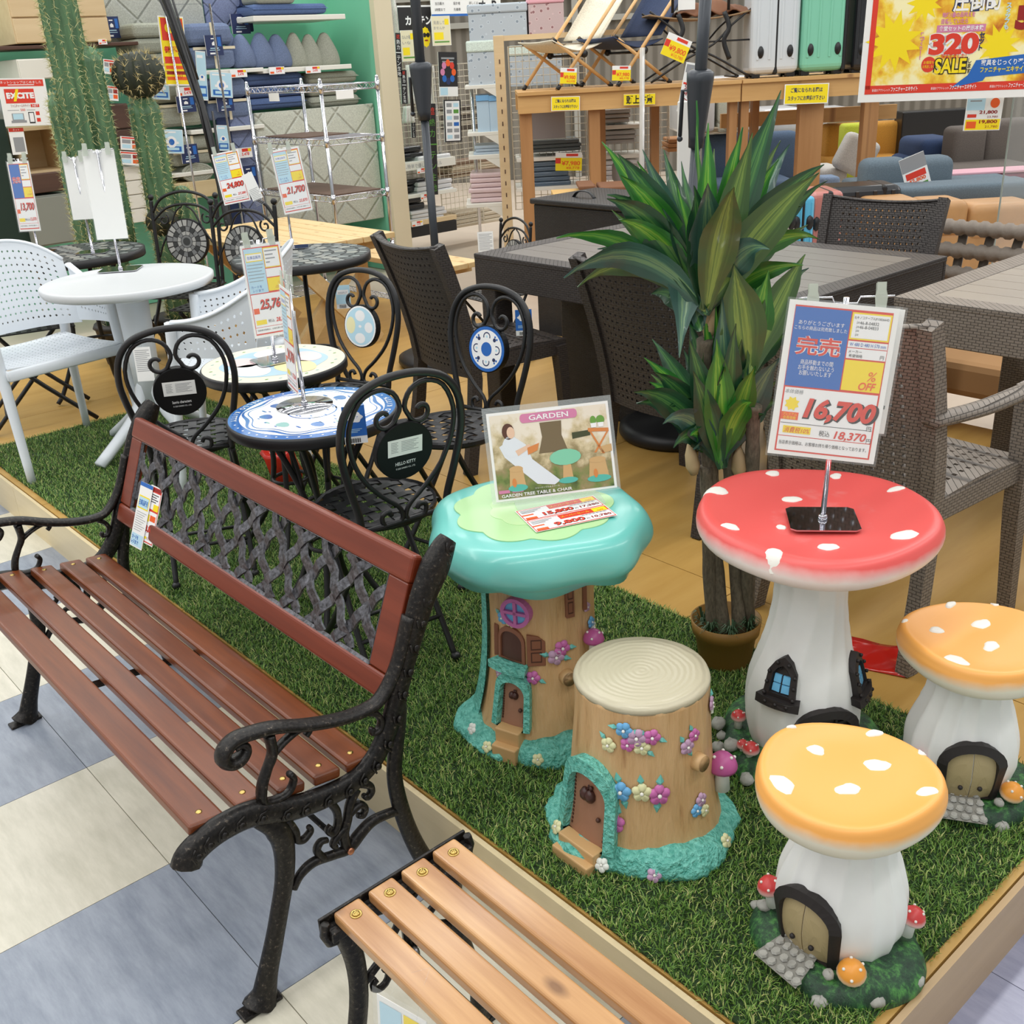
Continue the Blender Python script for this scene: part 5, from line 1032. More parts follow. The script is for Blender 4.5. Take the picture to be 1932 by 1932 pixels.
# ---------------------------------------------------------------- white plastic set
wpl = M('white_plastic', (224, 230, 236), .38)
def white_chair(label):
    t = thing('white_armchair', label, 'chair', (0, 0, 0), 0, 'white plastic armchairs'); W = .25
    def back(u, v):       # u around, v up
        a = (u-.5)*2; x = W*1.02*a; z = .50+v*(.36-.10*abs(a)**3); y = -.20-.055*v+.10*abs(a)**2.6; return V((x, y, z))
    g = G(); g.holed(back, 24, 13, .42, .006, solid=lambda i, j: j in (0, 12) or i in (0, 23)); g.tube(spl([back(i/24, 1) for i in range(25)], 1), .008, 6); g.obj('backrest', wpl, t)
    g = G(); g.holed(lambda u, v: V(((u-.5)*(.42+.05*v), -.2+v*.42, .445+.012*(2*u-1)**2-.008*math.sin(PI*v))), 18, 17, .22, .006, 0, 1)
    g.tube([V((-.235, .22, .43)), V((.235, .22, .43))], 1, 8, flat=(.022, .008, (0, 0, 1))); 
    for s in (-1, 1): g.tube([V((s*.21, -.2, .43)), V((s*.235, .22, .43))], 1, 8, flat=(.022, .008, (0, 0, 1)))
    g.obj('seat', wpl, t)
    for s in (-1, 1):
        def arm(u, v): y = -.11+.28*u; return V((s*(W*1.0+.015*math.sin(PI*u)), y, (.51+.02*u)+v*(.235-.10*u-.03*math.sin(PI*u*.9))))
        g = G(); g.holed(arm, 12, 6, .42, .006, solid=lambda i, j: j in (0, 5) or i == 0); g.tube([arm(i/12, 1) for i in range(13)], 1, 8, flat=(.008, .018, (0, 0, 1))); g.obj('armrest', wpl, t)
        for pts in ([V((s*.255, .17, .655)), V((s*.25, .19, .45)), V((s*.255, .235, .0))], [V((s*.235, -.19, .56)), V((s*.22, -.2, .44)), V((s*.245, -.25, .0))]):
            g = G(); g.tube(spl(pts, 4), [1.1-.45*i/8 for i in range(9)], 8, flat=(.026, .02, (1, 0, 0))); g.obj('leg', wpl, t)
    return t
wc = white_chair('white perforated armchair at the left edge, beside the round white table'); wc.location = (-4.42, 1.28, HP); wc.rotation_euler = (0, 0, A_(8))
dup(wc, 'white perforated armchair behind the bistro chairs, its back towards the mosaic table', (-3.62, 1.75, HP), A_(-125))
wt = thing('white_table', 'round white plastic table with central post and splayed feet', 'table', (-4.17, 1.6, HP)); H = .71
G().lathe([(.0005, H-.02), (.30, H-.02), (.325, H-.03), (.333, H-.015), (.333, H), (.325, H+.004), (.31, H+.001), (.0005, H)], 64).obj('tabletop', M('white_tabletop', (202, 205, 207), .4, bump=.1, bs=120), wt)
g = G(); g.tube([V((0, 0, .2)), V((0, 0, H-.02))], [.055, .07], 8); g.tube([V((.0, 0, H-.09)), V((0, 0, H-.02))], [.06, .16], 8); g.obj('post', wpl, wt)
for k in range(4):
    a = R_(-75)+k*PI/2; d = V((math.cos(a), math.sin(a), 0)); g = G(); g.tube(spl([d*.03+V((0, 0, .3)), d*.09+V((0, 0, .17)), d*.3+V((0, 0, .02))], 4), 1, 8, flat=(.022, .028, (0, 0, 1))); g.obj('foot', wpl, wt)
def blankback(g, mm, w, h): pass
price_stand('tall chrome stand with white card back on the round white table', (-4.405, 1.669, HP+.713), .475, (.78, -.6, .1), [(.126, .345, 0, .01, -.012, blankback, (0.0, .0, 1))], (.16, .13), clipw=.15)
# ---------------------------------------------------------------- mosaic tables and chairs
def mosaic_table(label, loc, warm=False):
    t = thing('mosaic_table', label, 'table', loc, 0, 'round stone mosaic tables'); R, H = .30, .70
    G().lathe([(.0005, H-.035), (R-.003, H-.035), (R, H-.03), (R, H), (R-.006, H+.002), (.0005, H)], 56).obj('tabletop', black, t)
    g = G(); mm = Matrix.Translation((0, 0, H+.0025))
    P2(g, mm, cr(R-.006, 56), 2, -.0005); k0 = 0
    for r0, r1, n in ((.255, .292, 34), (.2, .25, 26), (.145, .195, 20), (.1, .14, 14), (.06, .095, 10), (.0, .055, 6)):
        for k in range(n):
            a, b = 2*PI*k/n+.02, 2*PI*(k+1)/n-.02; c_ = (a+b)/2; pts = [(r0*math.cos(a), r0*math.sin(a)), ((r1-.012)*math.cos(a), (r1-.012)*math.sin(a)), (r1*math.cos(c_), r1*math.sin(c_)), ((r1-.012)*math.cos(b), (r1-.012)*math.sin(b)), (r0*math.cos(b), r0*math.sin(b))]
            g.poly(pts, mm, .0, (0, 1, 3)[(k+n) % 3] if r0 < .25 else (0, 1)[k % 2])
    o = g.obj('mosaic_stones', [M('stone_grey', (126, 130, 130), .35), M('stone_dark', (74, 78, 80), .35), M('grout_dark', (40, 41, 42), .6), M('stone_pale', (150, 150, 144), .35)], t); o['kind'] = 'stuff'
    for k in range(3):
        a = k*2*PI/3+.5; d = V((math.cos(a), math.sin(a), 0)); g = G(); g.tube(spl([d*.2+V((0, 0, H-.035)), d*.12+V((0, 0, .5)), d*.11+V((0, 0, .3)), d*.2+V((0, 0, .08)), d*.25+V((0, 0, .01))], 4), .011, 8); g.obj('leg', black, t)
    n = 26; G().tube([V((.115*math.cos(2*PI*i/n), .115*math.sin(2*PI*i/n), .27)) for i in range(n)], .008, 6, closed=True).obj('leg_ring', black, t); return t
mosaic_table('round grey mosaic table with price stand in front of the picnic table', (-4.08, 2.34, HP)); mosaic_table('round grey mosaic table behind the white armchair at the left', (-5.15, 1.77, HP))
price_stand('chrome stand with 21,700 price card on the grey mosaic table', (-4.27, 2.411, HP+.704), .425, (.85, -.5, .1), [(.125, .27, .02, .01, .008, tagface('21,700', '23,870', 0), (-.07, -.08, 1))], (.14, .1), clipw=.13)
price_stand('chrome stand with white card back beside the cactus', (-5.05, 1.8, HP+.704), .425, (.78, -.6, .1), [(.105, .27, 0, .01, -.012, blankback, (.0, .0, 1))], clipw=.12)
price_stand('chrome stand with blue topped price card at the far left', (-5.31, 1.64, HP+.704), .425, (.75, -.65, .1), [(.10, .31, 0, .0, .008, tagface('13,700', '15,070', 1), (.0, .0, 1))], clipw=.11)
def mosaic_chair(label, loc, rz):
    t = thing('mosaic_chair', label, 'chair', loc, rz, 'black folding chairs with mosaic disc')
    B = lambda x, z, d=0: V((x, -(.19+.12*(z-.44))+d, z))
    g = G()
    for s in (-1, 1):
        g.tube(spl([B(.17*s, .44), B(.175*s, .6), B(.18*s, .8), B(.178*s, .86)], 4), .01, 8); g.sph(B(.178*s, .875), .016, 8)
    g.tube(spl([B(-.178, .8), B(-.12, .87), B(0, .90), B(.12, .87), B(.178, .8)], 5), .008, 8); g.tube(spl([B(-.178, .76), B(-.1, .82), B(0, .838), B(.1, .82), B(.178, .76)], 5), .007, 8); g.tube([B(-.17, .47), B(.17, .47)], .007, 8); g.obj('back_frame', black, t)
    for s in (-1, 1):
        g = G(); g.tube(spl([B(x*s, z) for x, z in spiral((.12, .765), .03, .008, 2.2, 8.5, 14)], 2), .005, 6); g.tube(spl([B(.01*s, .83), B(.05*s, .8), B(.09*s, .72), B(.14*s, .64), B(.165*s, .58)], 4), .005, 6); g.obj('scroll', black, t)
    g = G()
    for s in (-1, 1): g.tube(spl([B(.0, .52), B(.03*s, .5), B(.06*s, .51), B(.06*s, .535), B(.04*s, .535)], 3), .005, 6)
    g.obj('lower_scroll', black, t)
    fr = frame(B(0, .655, .012), (0, 1, .12)); cir = [(.115*math.cos(2*PI*i/40), .115*math.sin(2*PI*i/40)) for i in range(40)]
    d = G().poly(cir, fr, .024).obj('back_disc', gloss, t, bev=.002); disc_face(fr @ Matrix.Translation((0, 0, .0002)), .112, 'mosaic', d)
    g = G(); g.holed(lambda u, v: V(((u-.5)*.38, (v-.5)*.38, .445)), 9, 9, .45, .006, 0, 1); g.obj('woven_seat', black, t)
    for s in (-1, 1):
        g = G(); g.tube(spl([B(.17*s, .46), V((.175*s, -.05, .26)), V((.18*s, .2, .01))], 4), .010, 8); g.obj('leg', black, t); g = G(); g.tube(spl([V((.15*s, .16, .43)), V((.155*s, -.02, .24)), V((.16*s, -.24, .01))], 4), .010, 8); g.obj('leg', black, t)
    g = G().tube([V((-.16, -.17, .09)), V((.16, -.17, .09))], .007, 8); g.obj('stretcher', black, t); return t
m1 = mosaic_chair('black iron chair with round mosaic disc in its back', (-4.62, 2.22, HP), A_(-62)); dup(m1, 'black folding chair with star mosaic disc close by the cactus', (-5.13, 2.2, HP), A_(-52))
dup(m1, 'black folding chair half hidden by the left white armchair', (-5.0, 1.42, HP), A_(75)); dup(m1, 'black bistro chair folded up behind the dark rattan chair, white tag on it', (-4.05, 3.38, HP), A_(-95)).scale = (.7, .7, .78)
hang_tag(at(915, 437, 5.0), vd, .075, .12, 'white tag hanging by the dark rattan table', whitetag)
# ---------------------------------------------------------------- rattan style furniture
def weave(name, c1, c2, sx=46, sz=60, bump=.8, rough=.5):
    k = NT(name); sp_ = k.n('ShaderNodeSeparateXYZ'); k.l(k.co('Object'), sp_.inputs[0]); cb = k.n('ShaderNodeCombineXYZ')
    k.l(k.mul(k.mul(sp_.outputs[0], sp_.outputs[1], 'ADD'), sx, 'MULTIPLY'), cb.inputs[0]); k.l(k.mul(sp_.outputs[2], sz, 'MULTIPLY'), cb.inputs[1])
    b = k.n('ShaderNodeTexBrick', Scale=1.); b.inputs['Color1'].default_value = lin(c1); b.inputs['Color2'].default_value = lin(c2); b.inputs['Mortar'].default_value = lin(tuple(x*.62 for x in c1))
    b.inputs['Mortar Size'].default_value = .06; b.inputs['Mortar Smooth'].default_value = 1.; b.inputs['Brick Width'].default_value = 1.; b.inputs['Row Height'].default_value = .5; k.l(cb.outputs[0], b.inputs[0])
    k.l(b.outputs['Color'], k.b.inputs['Base Color']); k.b.inputs['Roughness'].default_value = rough; inv = k.mul(1., b.outputs['Fac'], 'SUBTRACT'); k.bump(inv, bump, .006); return k.m
dkr = weave('dark_brown_rattan', (58, 52, 50), (64, 58, 55)); bkr = weave('black_rattan', (38, 37, 38), (44, 43, 44)); tpr = weave('taupe_rattan', (122, 112, 102), (130, 120, 110))
plank = M('table_plank_brown', (110, 104, 98), .42, var=.04, vs=5); plank2 = M('table_plank_taupe', (142, 132, 120), .42, var=.04, vs=5); gap = M('plank_groove', (50, 46, 43), .7)
def rattan_table(label, x0, x1, y0, y1, mat, pm, h=.72):
    t = thing('rattan_table', label, 'table', ((x0+x1)/2, (y0+y1)/2, HP), 0, 'rectangular rattan look tables'); w_, d_ = x1-x0, y1-y0
    g = G(); b = .085; g.poly([(-w_/2, -d_/2), (w_/2, -d_/2), (w_/2, d_/2), (-w_/2, d_/2)], Matrix.Translation((0, 0, h)), .02, 0, inner=[(-w_/2+b, -d_/2+b), (w_/2-b, -d_/2+b), (w_/2-b, d_/2-b), (-w_/2+b, d_/2-b)])
    for a in (-1, 1): g.box((0, a*(d_/2-.011), h-.07), (w_-.002, .02, .12)); g.box((a*(w_/2-.011), 0, h-.07), (.02, d_-.044, .12))
    g.obj('table_frame', mat, t, bev=.004); n = 7; pw = (d_-2*b)/n
    for i in range(n): G().box((0, -d_/2+b+pw*(i+.5), h-.008), (w_-2*b-.002, pw-.0025, .012)).obj('top_plank', pm, t)
    G().box((0, 0, h-.018), (w_-.06, d_-.06, .006)).obj('under_panel', gap, t)
    for a in (-1, 1):
        for c in (-1, 1): G().box((a*(w_/2-.06), c*(d_/2-.06), (h-.02)/2), (.09, .09, h-.022)).obj('leg', mat, t, bev=.006)
    return t
rattan_table('long dark brown rattan table behind the dracaena', -3.35, -1.80, 2.71, 3.6, dkr, plank); rattan_table('taupe rattan table at the right edge of the display', -1.62, -.15, 2.93, 3.80, tpr, plank2)
def rattan_chair(label, mat, arms=False, W=.22, top=.86, group='dark rattan dining chairs'):
    t = thing('rattan_chair', label, 'chair', (0, 0, 0), 0, group)
    def back(u, v): a = 2*u-1; z = .36+v*(top-.36)-.02*(1-a*a)*v; return V((W*a*(.94+.1*v), -.19-.13*v**1.5-.035*(1-a*a), z))
    g = G(); g.holed(back, 18, 20, .34, .012, 0, 1, solid=lambda i, j: i in (0, 1, 16, 17) or j in (0, 19)); g.tube([back(i/16, .995) for i in range(17)], 1, 8, flat=(.006, .016, (0, 0, 1))); g.obj('backrest', mat, t)
    g = G(); g.holed(lambda u, v: V(((2*u-1)*W*.98, -.2+.42*v, .44+.006*math.cos(PI*(2*v-1)))), 14, 14, .36, .012, 0, 1, solid=lambda i, j: i in (0, 13) or j in (0, 13)); 
    for a in (-1, 1): g.box((a*W*.95, .01, .41), (.02, .42, .055))
    g.box((0, .215, .41), (W*1.9, .02, .055)); g.obj('seat', mat, t)
    for a in (-1, 1):
        g = G(); P = [back(0 if a < 0 else 1, v) for v in (1, .8, .6, .4, .2, 0)]+[V((a*W*.97, -.21, .2)), V((a*W*1.02, -.25, 0))]; g.tube(P, 1, 4, flat=(.022, .018, (0, 1, 0))); g.obj('leg', mat, t)
        g = G(); g.tube([V((a*W*.95, .19, .64 if arms else .42)), V((a*W*.96, .2, .3)), V((a*W*1.0, .215, 0))], [1.1, 1, .8], 4, flat=(.022, .02, (1, 0, 0))); g.obj('leg', mat, t)
        if arms: g = G(); g.tube(spl([V((a*W*1.02, -.27, .66)), V((a*W*1.12, -.1, .655)), V((a*W*1.1, .1, .65)), V((a*W*.98, .235, .63))], 5), 1, 8, flat=(.016, .028, (0, 0, 1))); g.obj('armrest', mat, t)
    return t
r1 = rattan_chair('dark rattan chair at the left end of the long dark table', dkr); r1.location = (-3.10, 2.55, HP); r1.rotation_euler = (0, 0, R_(-8))
dup(r1, 'dark rattan chair right behind the dracaena', (-2.15, 2.66, HP), 0); dup(r1, 'dark rattan chair on the far side of the long dark table', (-2.19, 3.63, HP), PI+R_(10)).scale = (1, .9, 1.0)
r2 = rattan_chair('taupe rattan armchair behind the red mushroom table', tpr, True, .235, .885, 'taupe rattan armchairs'); r2.location = (-1.275, 2.40, HP); r2.rotation_euler = (0, 0, R_(-4))
cw = thing('care_card', 'white care card hanging on the taupe armchair back', 'tag', at(1565, 860, 2.72)); G().box((0, 0, 0), (.05, .002, .12), 0, rz3(.6)).obj('card', white_p, cw)
# rope weave sofa at the right
rope = M('taupe_rope', (128, 118, 108), .7, bump=.3, bs=90); sofa = thing('rope_sofa', 'taupe outdoor sofa of thick ribbed ropes with upright slats', 'sofa', (-1.35, 4.35, 0))
for k in range(4):
    z = .56+.095*k; L0, L1 = -.95+.0*k, .9; pts = [V((L0+(L1-L0)*i/180, .0, z)) for i in range(181)]
    g = G(); g.tube(pts, [.026+(.007 if i % 5 in (0, 1, 2) else 0) for i in range(181)], 10); g.obj('rope_rail', rope, sofa)
for k in range(22): G().tube([V((-.92+k*.083, .02, .2)), V((-.9+k*.12, .035, .86))], 1, 6, flat=(.007, .022, (0, 1, 0))).obj('upright_slat', M('taupe_slat', (110, 100, 90), .6), sofa)
G().box((0, -.25, .36), (1.8, .5, .14)).obj('seat_cushion', M('tan_cushion', (176, 134, 90), .9), sofa, bev=.03)
for a in (-.85, .85):
    for b in (-.45, 0): G().cyl((a, b, 0), (a, b, .3), .025).obj('leg', rope, sofa)
# ---------------------------------------------------------------- picnic table, storage boxes
pine = wood('pine_plank', (206, 172, 118), (228, 200, 150), 0, .55, .0, 5, True, (150, 100, 56)); pc_ = thing('picnic_table', 'pale pine picnic table with planked top, crossed legs and bench', 'table', (-5.4, 3.0, HP)); 
for i in range(7): G().box((0, -.33+.105*i+.01, .585), (1.16, .098, .03)).obj('top_plank', pine, pc_, bev=.003)
for i in range(3): G().box((.1, .62+.105*i, .36), (1.16, .098, .03)).obj('bench_plank', pine, pc_, bev=.003)
for x in (-.45, .45):
    G().box((x, 0, .545), (.035, .70, .07)).obj('cross_rail', pine, pc_)
    for s in (-1, 1): G().box((x+.02*s, 0, .28), (.03, .085, .75), 0, Matrix.Rotation(s*.75, 3, 'X')).obj('crossed_leg', pine, pc_)
    G().box((x+.1, .72, .325), (.035, .34, .05)).obj('bench_rail', pine, pc_); G().box((x+.1, .72, .15), (.035, .085, .33)).obj('bench_leg', pine, pc_)
bb = thing('rattan_storage_box', 'wide black rattan storage box with lid handles behind the long dark table', 'box', (-3.95, 4.3, 0))
G().box((0, 0, .42), (1.0, .5, .84)).obj('box_body', bkr, bb, bev=.01); G().box((0, 0, .855), (1.03, .53, .03)).obj('lid', bkr, bb, bev=.008)
for x in (-.25, .15): G().tube(spl([V((x-.08, -.1, .87)), V((x-.04, -.1, .9)), V((x+.04, -.1, .9)), V((x+.08, -.1, .87))], 4), 1, 6, flat=(.004, .014, (0, 0, 1))).obj('handle', black, bb)
b3 = thing('rattan_crate', 'smaller black rattan crate with white sticker in front of the storage box', 'box', (-3.45, 3.83, HP)); G().box((0, 0, .31), (.62, .2, .62)).obj('crate_body', bkr, b3, bev=.01); G().box((-.15, -.02, .622), (.07, .05, .001)).obj('sticker', white_p, b3)
b4 = thing('rattan_box', 'tall black rattan box under the long dark table', 'box', (-3.02, 3.3, HP)); G().box((0, 0, .26), (.44, .44, .52)).obj('box_body', bkr, b4, bev=.01); G().box((0, 0, .54), (.46, .46, .03)).obj('lid', bkr, b4, bev=.006)
# ---------------------------------------------------------------- parasol poles
pole_m = M('charcoal_pole', (62, 66, 72), .38, .3); base_m = M('black_base', (26, 26, 28), .45)
def parasol(label, base, top, r, hz0, pole_lo=None):
    t = thing('parasol', label, 'parasol', base, 0, 'closed parasol poles'); d = V(top)-V(base)
    G().lathe([(.0005, 0), (.22, 0), (.235, .02), (.232, .045), (.2, .06), (.06, .085), (.05, .1), (.0005, .1)], 44).obj('base', base_m, t)
    f = (hz0-base[2])/d.z; p1 = d*f; u = d.normalized()
    G().cyl((0, 0, .08), p1, r*.82, n=18).obj('lower_pole', pole_m, t); G().cyl(p1, d, r, n=18).obj('upper_pole', pole_m, t)
    g = G(); g.tube([p1-u*.02, p1+u*.02, p1+u*.20, p1+u*.225, p1+u*.235], [r*1.25, r*1.35, r*2.2, r*2.25, r*1.5], 20); g.obj('joint_housing', pole_m, t)
    g = G(); q = p1+u*.17+V((-.05, -.03, 0)); g.tube([p1+u*.17, q, q-u*.15], r*.35, 8); g.sph(q-u*.16, r*.5, 8); g.obj('crank', pole_m, t); return t
b_ = gp(838, 683, HP); parasol('charcoal parasol pole beside the chrome rack, joint at eye level', tuple(b_), tuple(b_+V((0, 0, 2.3))), .024, 1.36)
b_ = gp(1277, 818, HP); tp_ = at(1335, -60, dep(b_)-.85); parasol('charcoal parasol pole standing behind the dracaena', tuple(b_), tuple(tp_), .021, 1.29)
cp = thing('closed_parasol', 'black folded parasol with thin struts, behind the mosaic chairs', 'parasol', tuple(gp(455, 575, HP)))
o_ = V(cp.location); D5 = dep(o_)-.3; pts = [at(x, y, D5-.18*(575-y)/500)-o_ for x, y in ((290, -60), (335, 60), (380, 200), (412, 330), (436, 450))]+[V((0, 0, .05))]
g = G(); g.tube(spl(pts, 4), .026, 10); g.obj('pole', black, cp)
for dx, y0, y1 in ((-14, -60, 120), (16, -40, 150), (-10, 100, 300), (18, 210, 370), (12, 330, 470)):
    f = lambda y: at(np.interp(y, [-60, 60, 200, 330, 450, 575], [290, 335, 380, 412, 436, 455])+dx*(1 if y < (y0+y1)/2 else .6), y, D5-.22*(575-y)/500)-o_
    G().tube([f(y0), f((y0+y1)/2), f(y1)], .008, 6).obj('strut', black, cp)
G().lathe([(.0005, 0), (.2, 0), (.21, .03), (.05, .06), (.0005, .06)], 28).obj('base', base_m, cp)
def hang_card(label, px, py, D, w, h, n, fn, up=(0, 0, 1), nm='price_card', group='hanging price cards', clips=True):
    t = thing(nm, label, 'price tag', at(px, py, D), 0, group); mm = frame((0, 0, 0), n, up); g = G(); rect(g, mm, -w/2, -h/2, w/2, h/2, 0, 0, .001); fn(g, mm, w, h); g.obj('sheet', INKS, t)
    if clips:
        for s in (-1, 1): g = G(); rect(g, mm, s*w*.36-.008, h/2-.01, s*w*.36+.008, h/2+.03, 0, .003, .006); g.obj('clip', M('clear_clip', (205, 212, 200), .15, alpha=.6), t)
    return t
hang_card('price card 24,800 clipped to the folded black parasol', 436, 335, 4.75, .125, .225, (.72, -.66, .1), tagface('24,800', '27,280', 0), (-.1, -.1, 1))
hang_card('white label tag hanging by the folded black parasol', 476, 352, 4.72, .05, .12, (.72, -.66, .1), whitetag, (-.25, -.25, 1), clips=False)
# price cards on the bench back
bt = thing('bench_price_card', 'double price card tied to the bench lattice', 'price tag', (-2.535, .905, .562)); bt.scale = (.8, .8, .76); mm = frame((0, 0, 0), (.10, -1, .40), (-.02, .37, .93))
g = G(); m2 = mm @ Matrix.Translation((.035, -.005, .004)); w_, h_ = .072, .20; rect(g, m2, -w_/2, -h_/2, w_/2, h_/2, 0, 0, .0008); R2 = lambda a, b, c, d, m, z=.0005: rect(g, m2, (a-.5)*w_, (.5-d)*h_, (c-.5)*w_, (.5-b)*h_, m, z)
R2(.04, .02, .96, .98, RD, .0003); R2(.08, .11, .92, .40, WH); R2(.08, .44, .92, .96, WH); R2(.08, .03, .92, .09, DR, .0006); R2(.5, .3, .92, .41, YE, .0008)
for i in range(4): R2(.14, .14+.04*i, .8-.15*(i % 2), .155+.04*i, K_, .0008)
txt(g, '13,800', m2, 0, -.05, .026, K_, w=.06, bold=.05, z=.0009); txt(g, '13,800', m2, -.001, -.0495, .025, RD, w=.058, bold=.02, z=.0013); R2(.4, .5, .85, .6, OR, .0008); R2(.15, .5, .35, .62, YE, .0008); R2(.1, .88, .4, .92, YE, .0008); txt(g, '15,180円', m2, .012, -.08, .01, DR, w=.034, z=.001); g.obj('red_card', INKS, bt)
g = G(); m2 = mm @ Matrix.Translation((-.02, -.02, .008)); w_, h_ = .078, .225; rect(g, m2, -w_/2, -h_/2, w_/2, h_/2, 0, 0, .0008); R2(0, 0, 1, .06, BL, .0004); R2(.08, .2, .92, .4, YE, .0004); R2(.12, .22, .88, .38, LB, .0007); txt(g, '在庫品販売', m2, 0, (.5-.3)*h_, .02, BL, w=.055, bold=.02, z=.001)
for i in range(9): R2(.1, .45+.035*i, .9-.12*(i % 3), .458+.035*i, GR, .0006)
R2(.06, .79, .94, .98, LB, .0005); txt(g, 'カードを', m2, -.012, (.5-.845)*h_, .014, BL, w=.04, bold=.02, z=.001); txt(g, 'レジまで', m2, -.01, (.5-.92)*h_, .014, BL, w=.045, bold=.02, z=.001); g.obj('blue_card', INKS, bt)
G().tube([mm @ V((.0, .1, .006)), mm @ V((.0, .135, .0)), mm @ V((.01, .14, -.02))], .0006, 4).obj('tie', clear, bt)
# ---------------------------------------------------------------- cacti
cgk = NT('cactus_green'); f_ = cgk.noise(1., 4, cgk.co('Object', (30, 30, 6))); cgk.l(cgk.ramp(f_, [(.3, (60, 92, 62)), (.7, (96, 132, 92))]), cgk.b.inputs['Base Color']); cgk.b.inputs['Roughness'].default_value = .55; cg = cgk.m
cdk = M('cactus_dark', (40, 46, 30), .6, var=.2, vs=20); spm = M('cactus_spine', (206, 204, 150), .6); spd = M('cactus_spine_dark', (214, 196, 140), .6)
def cact_stem(par, base, h, r, ribs, ball=False, nm='stem', seed=0):
    rr = random.Random(seed); g = G(); b = V(base)
    if ball: prof = [(r*math.sin(PI*i/14)+.002, h/2-h/2*math.cos(PI*i/14)) for i in range(15)]
    else: prof = [(r*.96, 0), (r, h*.3), (r*.98, h*.6), (r*.95, h-r*1.3), (r*.85, h-r*.7), (r*.6, h-r*.25), (r*.3, h-r*.05), (.002, h)]
    P = [(p.x, p.y) for p in spl(prof, 2)]; g.lathe(P, ribs*4, 0, lambda a, r_, z: r_*(1+.12*math.cos(ribs*a)), c=b); o = g.obj(nm, cdk if ball else cg, par)
    s = G(); n = max(5, int(h/.026)); Z = [p[1] for p in P]; Rr = [p[0] for p in P]
    for k in range(ribs):
        a = 2*PI*k/ribs
        for i in range(n):
            z = h*(i+.5+rr.uniform(-.2, .2))/n; q = float(np.interp(z, Z, Rr))*1.12; dz = (float(np.interp(z+.01, Z, Rr))-float(np.interp(z-.01, Z, Rr)))/.02; nr = V((math.cos(a), math.sin(a), -dz)).normalized(); c = b+V((q*math.cos(a), q*math.sin(a), z))
            if nr.dot(-FW) < -.35: continue
            for j in range(7):
                t = (nr*rr.uniform(.25, 1)+V((rr.uniform(-1, 1), rr.uniform(-1, 1), rr.uniform(-1, 1)))*.8).normalized()*rr.uniform(.02, .042); w_ = t.orthogonal().normalized()*.0013; s.add([c-w_, c+w_, c+t], [(0, 1, 2)])
    q = s.obj('spines', spd if ball else spm, o); q['kind'] = 'stuff'; return o
potb = M('black_pot', (40, 38, 36), .6)
def cactus(label, p, stems):
    t = thing('cactus', label, 'cactus', p, 0, 'artificial cacti'); G().lathe([(.12, 0), (.15, .2), (.16, .2), (.15, .22), (.0005, .2)], 24).obj('pot', potb, t)
    for i, (x, y, z, h, r, ribs, ball) in enumerate(stems): cact_stem(t, (x, y, z), h, r, ribs, ball, 'ball' if ball else 'stem', i)
    return t
cactus('very tall ribbed green cactus column with two side arms', (-5.72, 2.12, HP), [(0, 0, .2, 1.85, .085, 12, False), (.055, .075, .62, .98, .06, 9, False), (-.05, -.075, .55, .85, .055, 9, False)])
cactus('round headed cactus on a thick spiny stem with a smaller ball beside it', (-5.62, 2.42, HP), [(0, 0, .2, 1.16, .072, 10, False), (0, 0, 1.34, .225, .118, 14, True), (.085, -.05, .2, .48, .05, 8, False), (.085, -.05, .66, .15, .075, 10, True), (.05, .10, .2, .70, .055, 9, False)])
# ---------------------------------------------------------------- the store behind: two runs of fixtures along y, sofas to the right
def onx(px, py, X): d = ray(px, py); return CAM+d*((X-CAM.x)/d.x)
FH = V((FW.x, FW.y, 0)).normalized(); RH = V((-FH.y, FH.x, 0))*-1
def onv(px, py, D): d = ray(px, py); return CAM+d*(D/d.dot(FH))
RZC = math.atan2(RH.y, RH.x)
class Pl:       # a vertical plane: x = X (run along y) or facing the camera at distance D
    def __init__(s, X=None, D=None): s.X, s.D = X, D; s.rz = PI/2 if X is not None else RZC; s.ax = V((0, 1, 0)) if X is not None else RH; s.aw = V((-1, 0, 0)) if X is not None else FH
    def p(s, px, py): return onx(px, py, s.X) if s.X is not None else onv(px, py, s.D)
    def sh(s, off): return s if not off else (Pl(X=s.X-off) if s.X is not None else Pl(D=s.D+off))
    def rect(s, a, b, c, d):
        l, r, t, u = s.p(a, (b+d)/2), s.p(c, (b+d)/2), s.p((a+c)/2, b), s.p((a+c)/2, d); return (l+r)/2, (r-l).length, t.z, u.z
def kit(pl, a, b, c, d, dp, off=0.): # centre bottom, width, height, depth for a px rectangle
    m, w_, zt, zb = pl.sh(off).rect(a, b, c, d); o = V((m.x, m.y, zb))+pl.aw*(dp/2); return o, w_, zt-zb
def bx(pl, name, label, cat, a, b, c, d, dp, mat, group=None, bev=.006, off=0., parent=None, seg=2, sub=0):
    o, w_, h = kit(pl, a, b, c, d, dp, off); x = G().box((0, 0, h/2), (w_, dp, h)).obj(name, mat, bev=min(bev, h*.3, w_*.3, dp*.3), seg=seg); x.location = o; x.rotation_euler = (0, 0, pl.rz)
    if seg > 2: x.data.polygons.foreach_set('use_smooth', [True]*6)
    if label: tag(x, label, cat, group)
    return x
def sign(pl, name, label, a, b, c, d, face, group=None, off=-.02, tilt=0., th=.006, cat='sign', par_mats=None):
    m, w_, zt, zb = pl.sh(off).rect(a, b, c, d); mm = Matrix.Rotation(pl.rz, 4, 'Z') @ Matrix.Rotation(PI/2, 4, 'X') @ Matrix.Rotation(tilt, 4, 'Z')
    g = G(); h = zt-zb; rect(g, mm, -w_/2, -h/2, w_/2, h/2, 0, 0, th); face(g, mm, w_, h); o = g.obj(name, par_mats or INKS); o.location = V((m.x, m.y, (zt+zb)/2)); tag(o, label, cat, group); return o
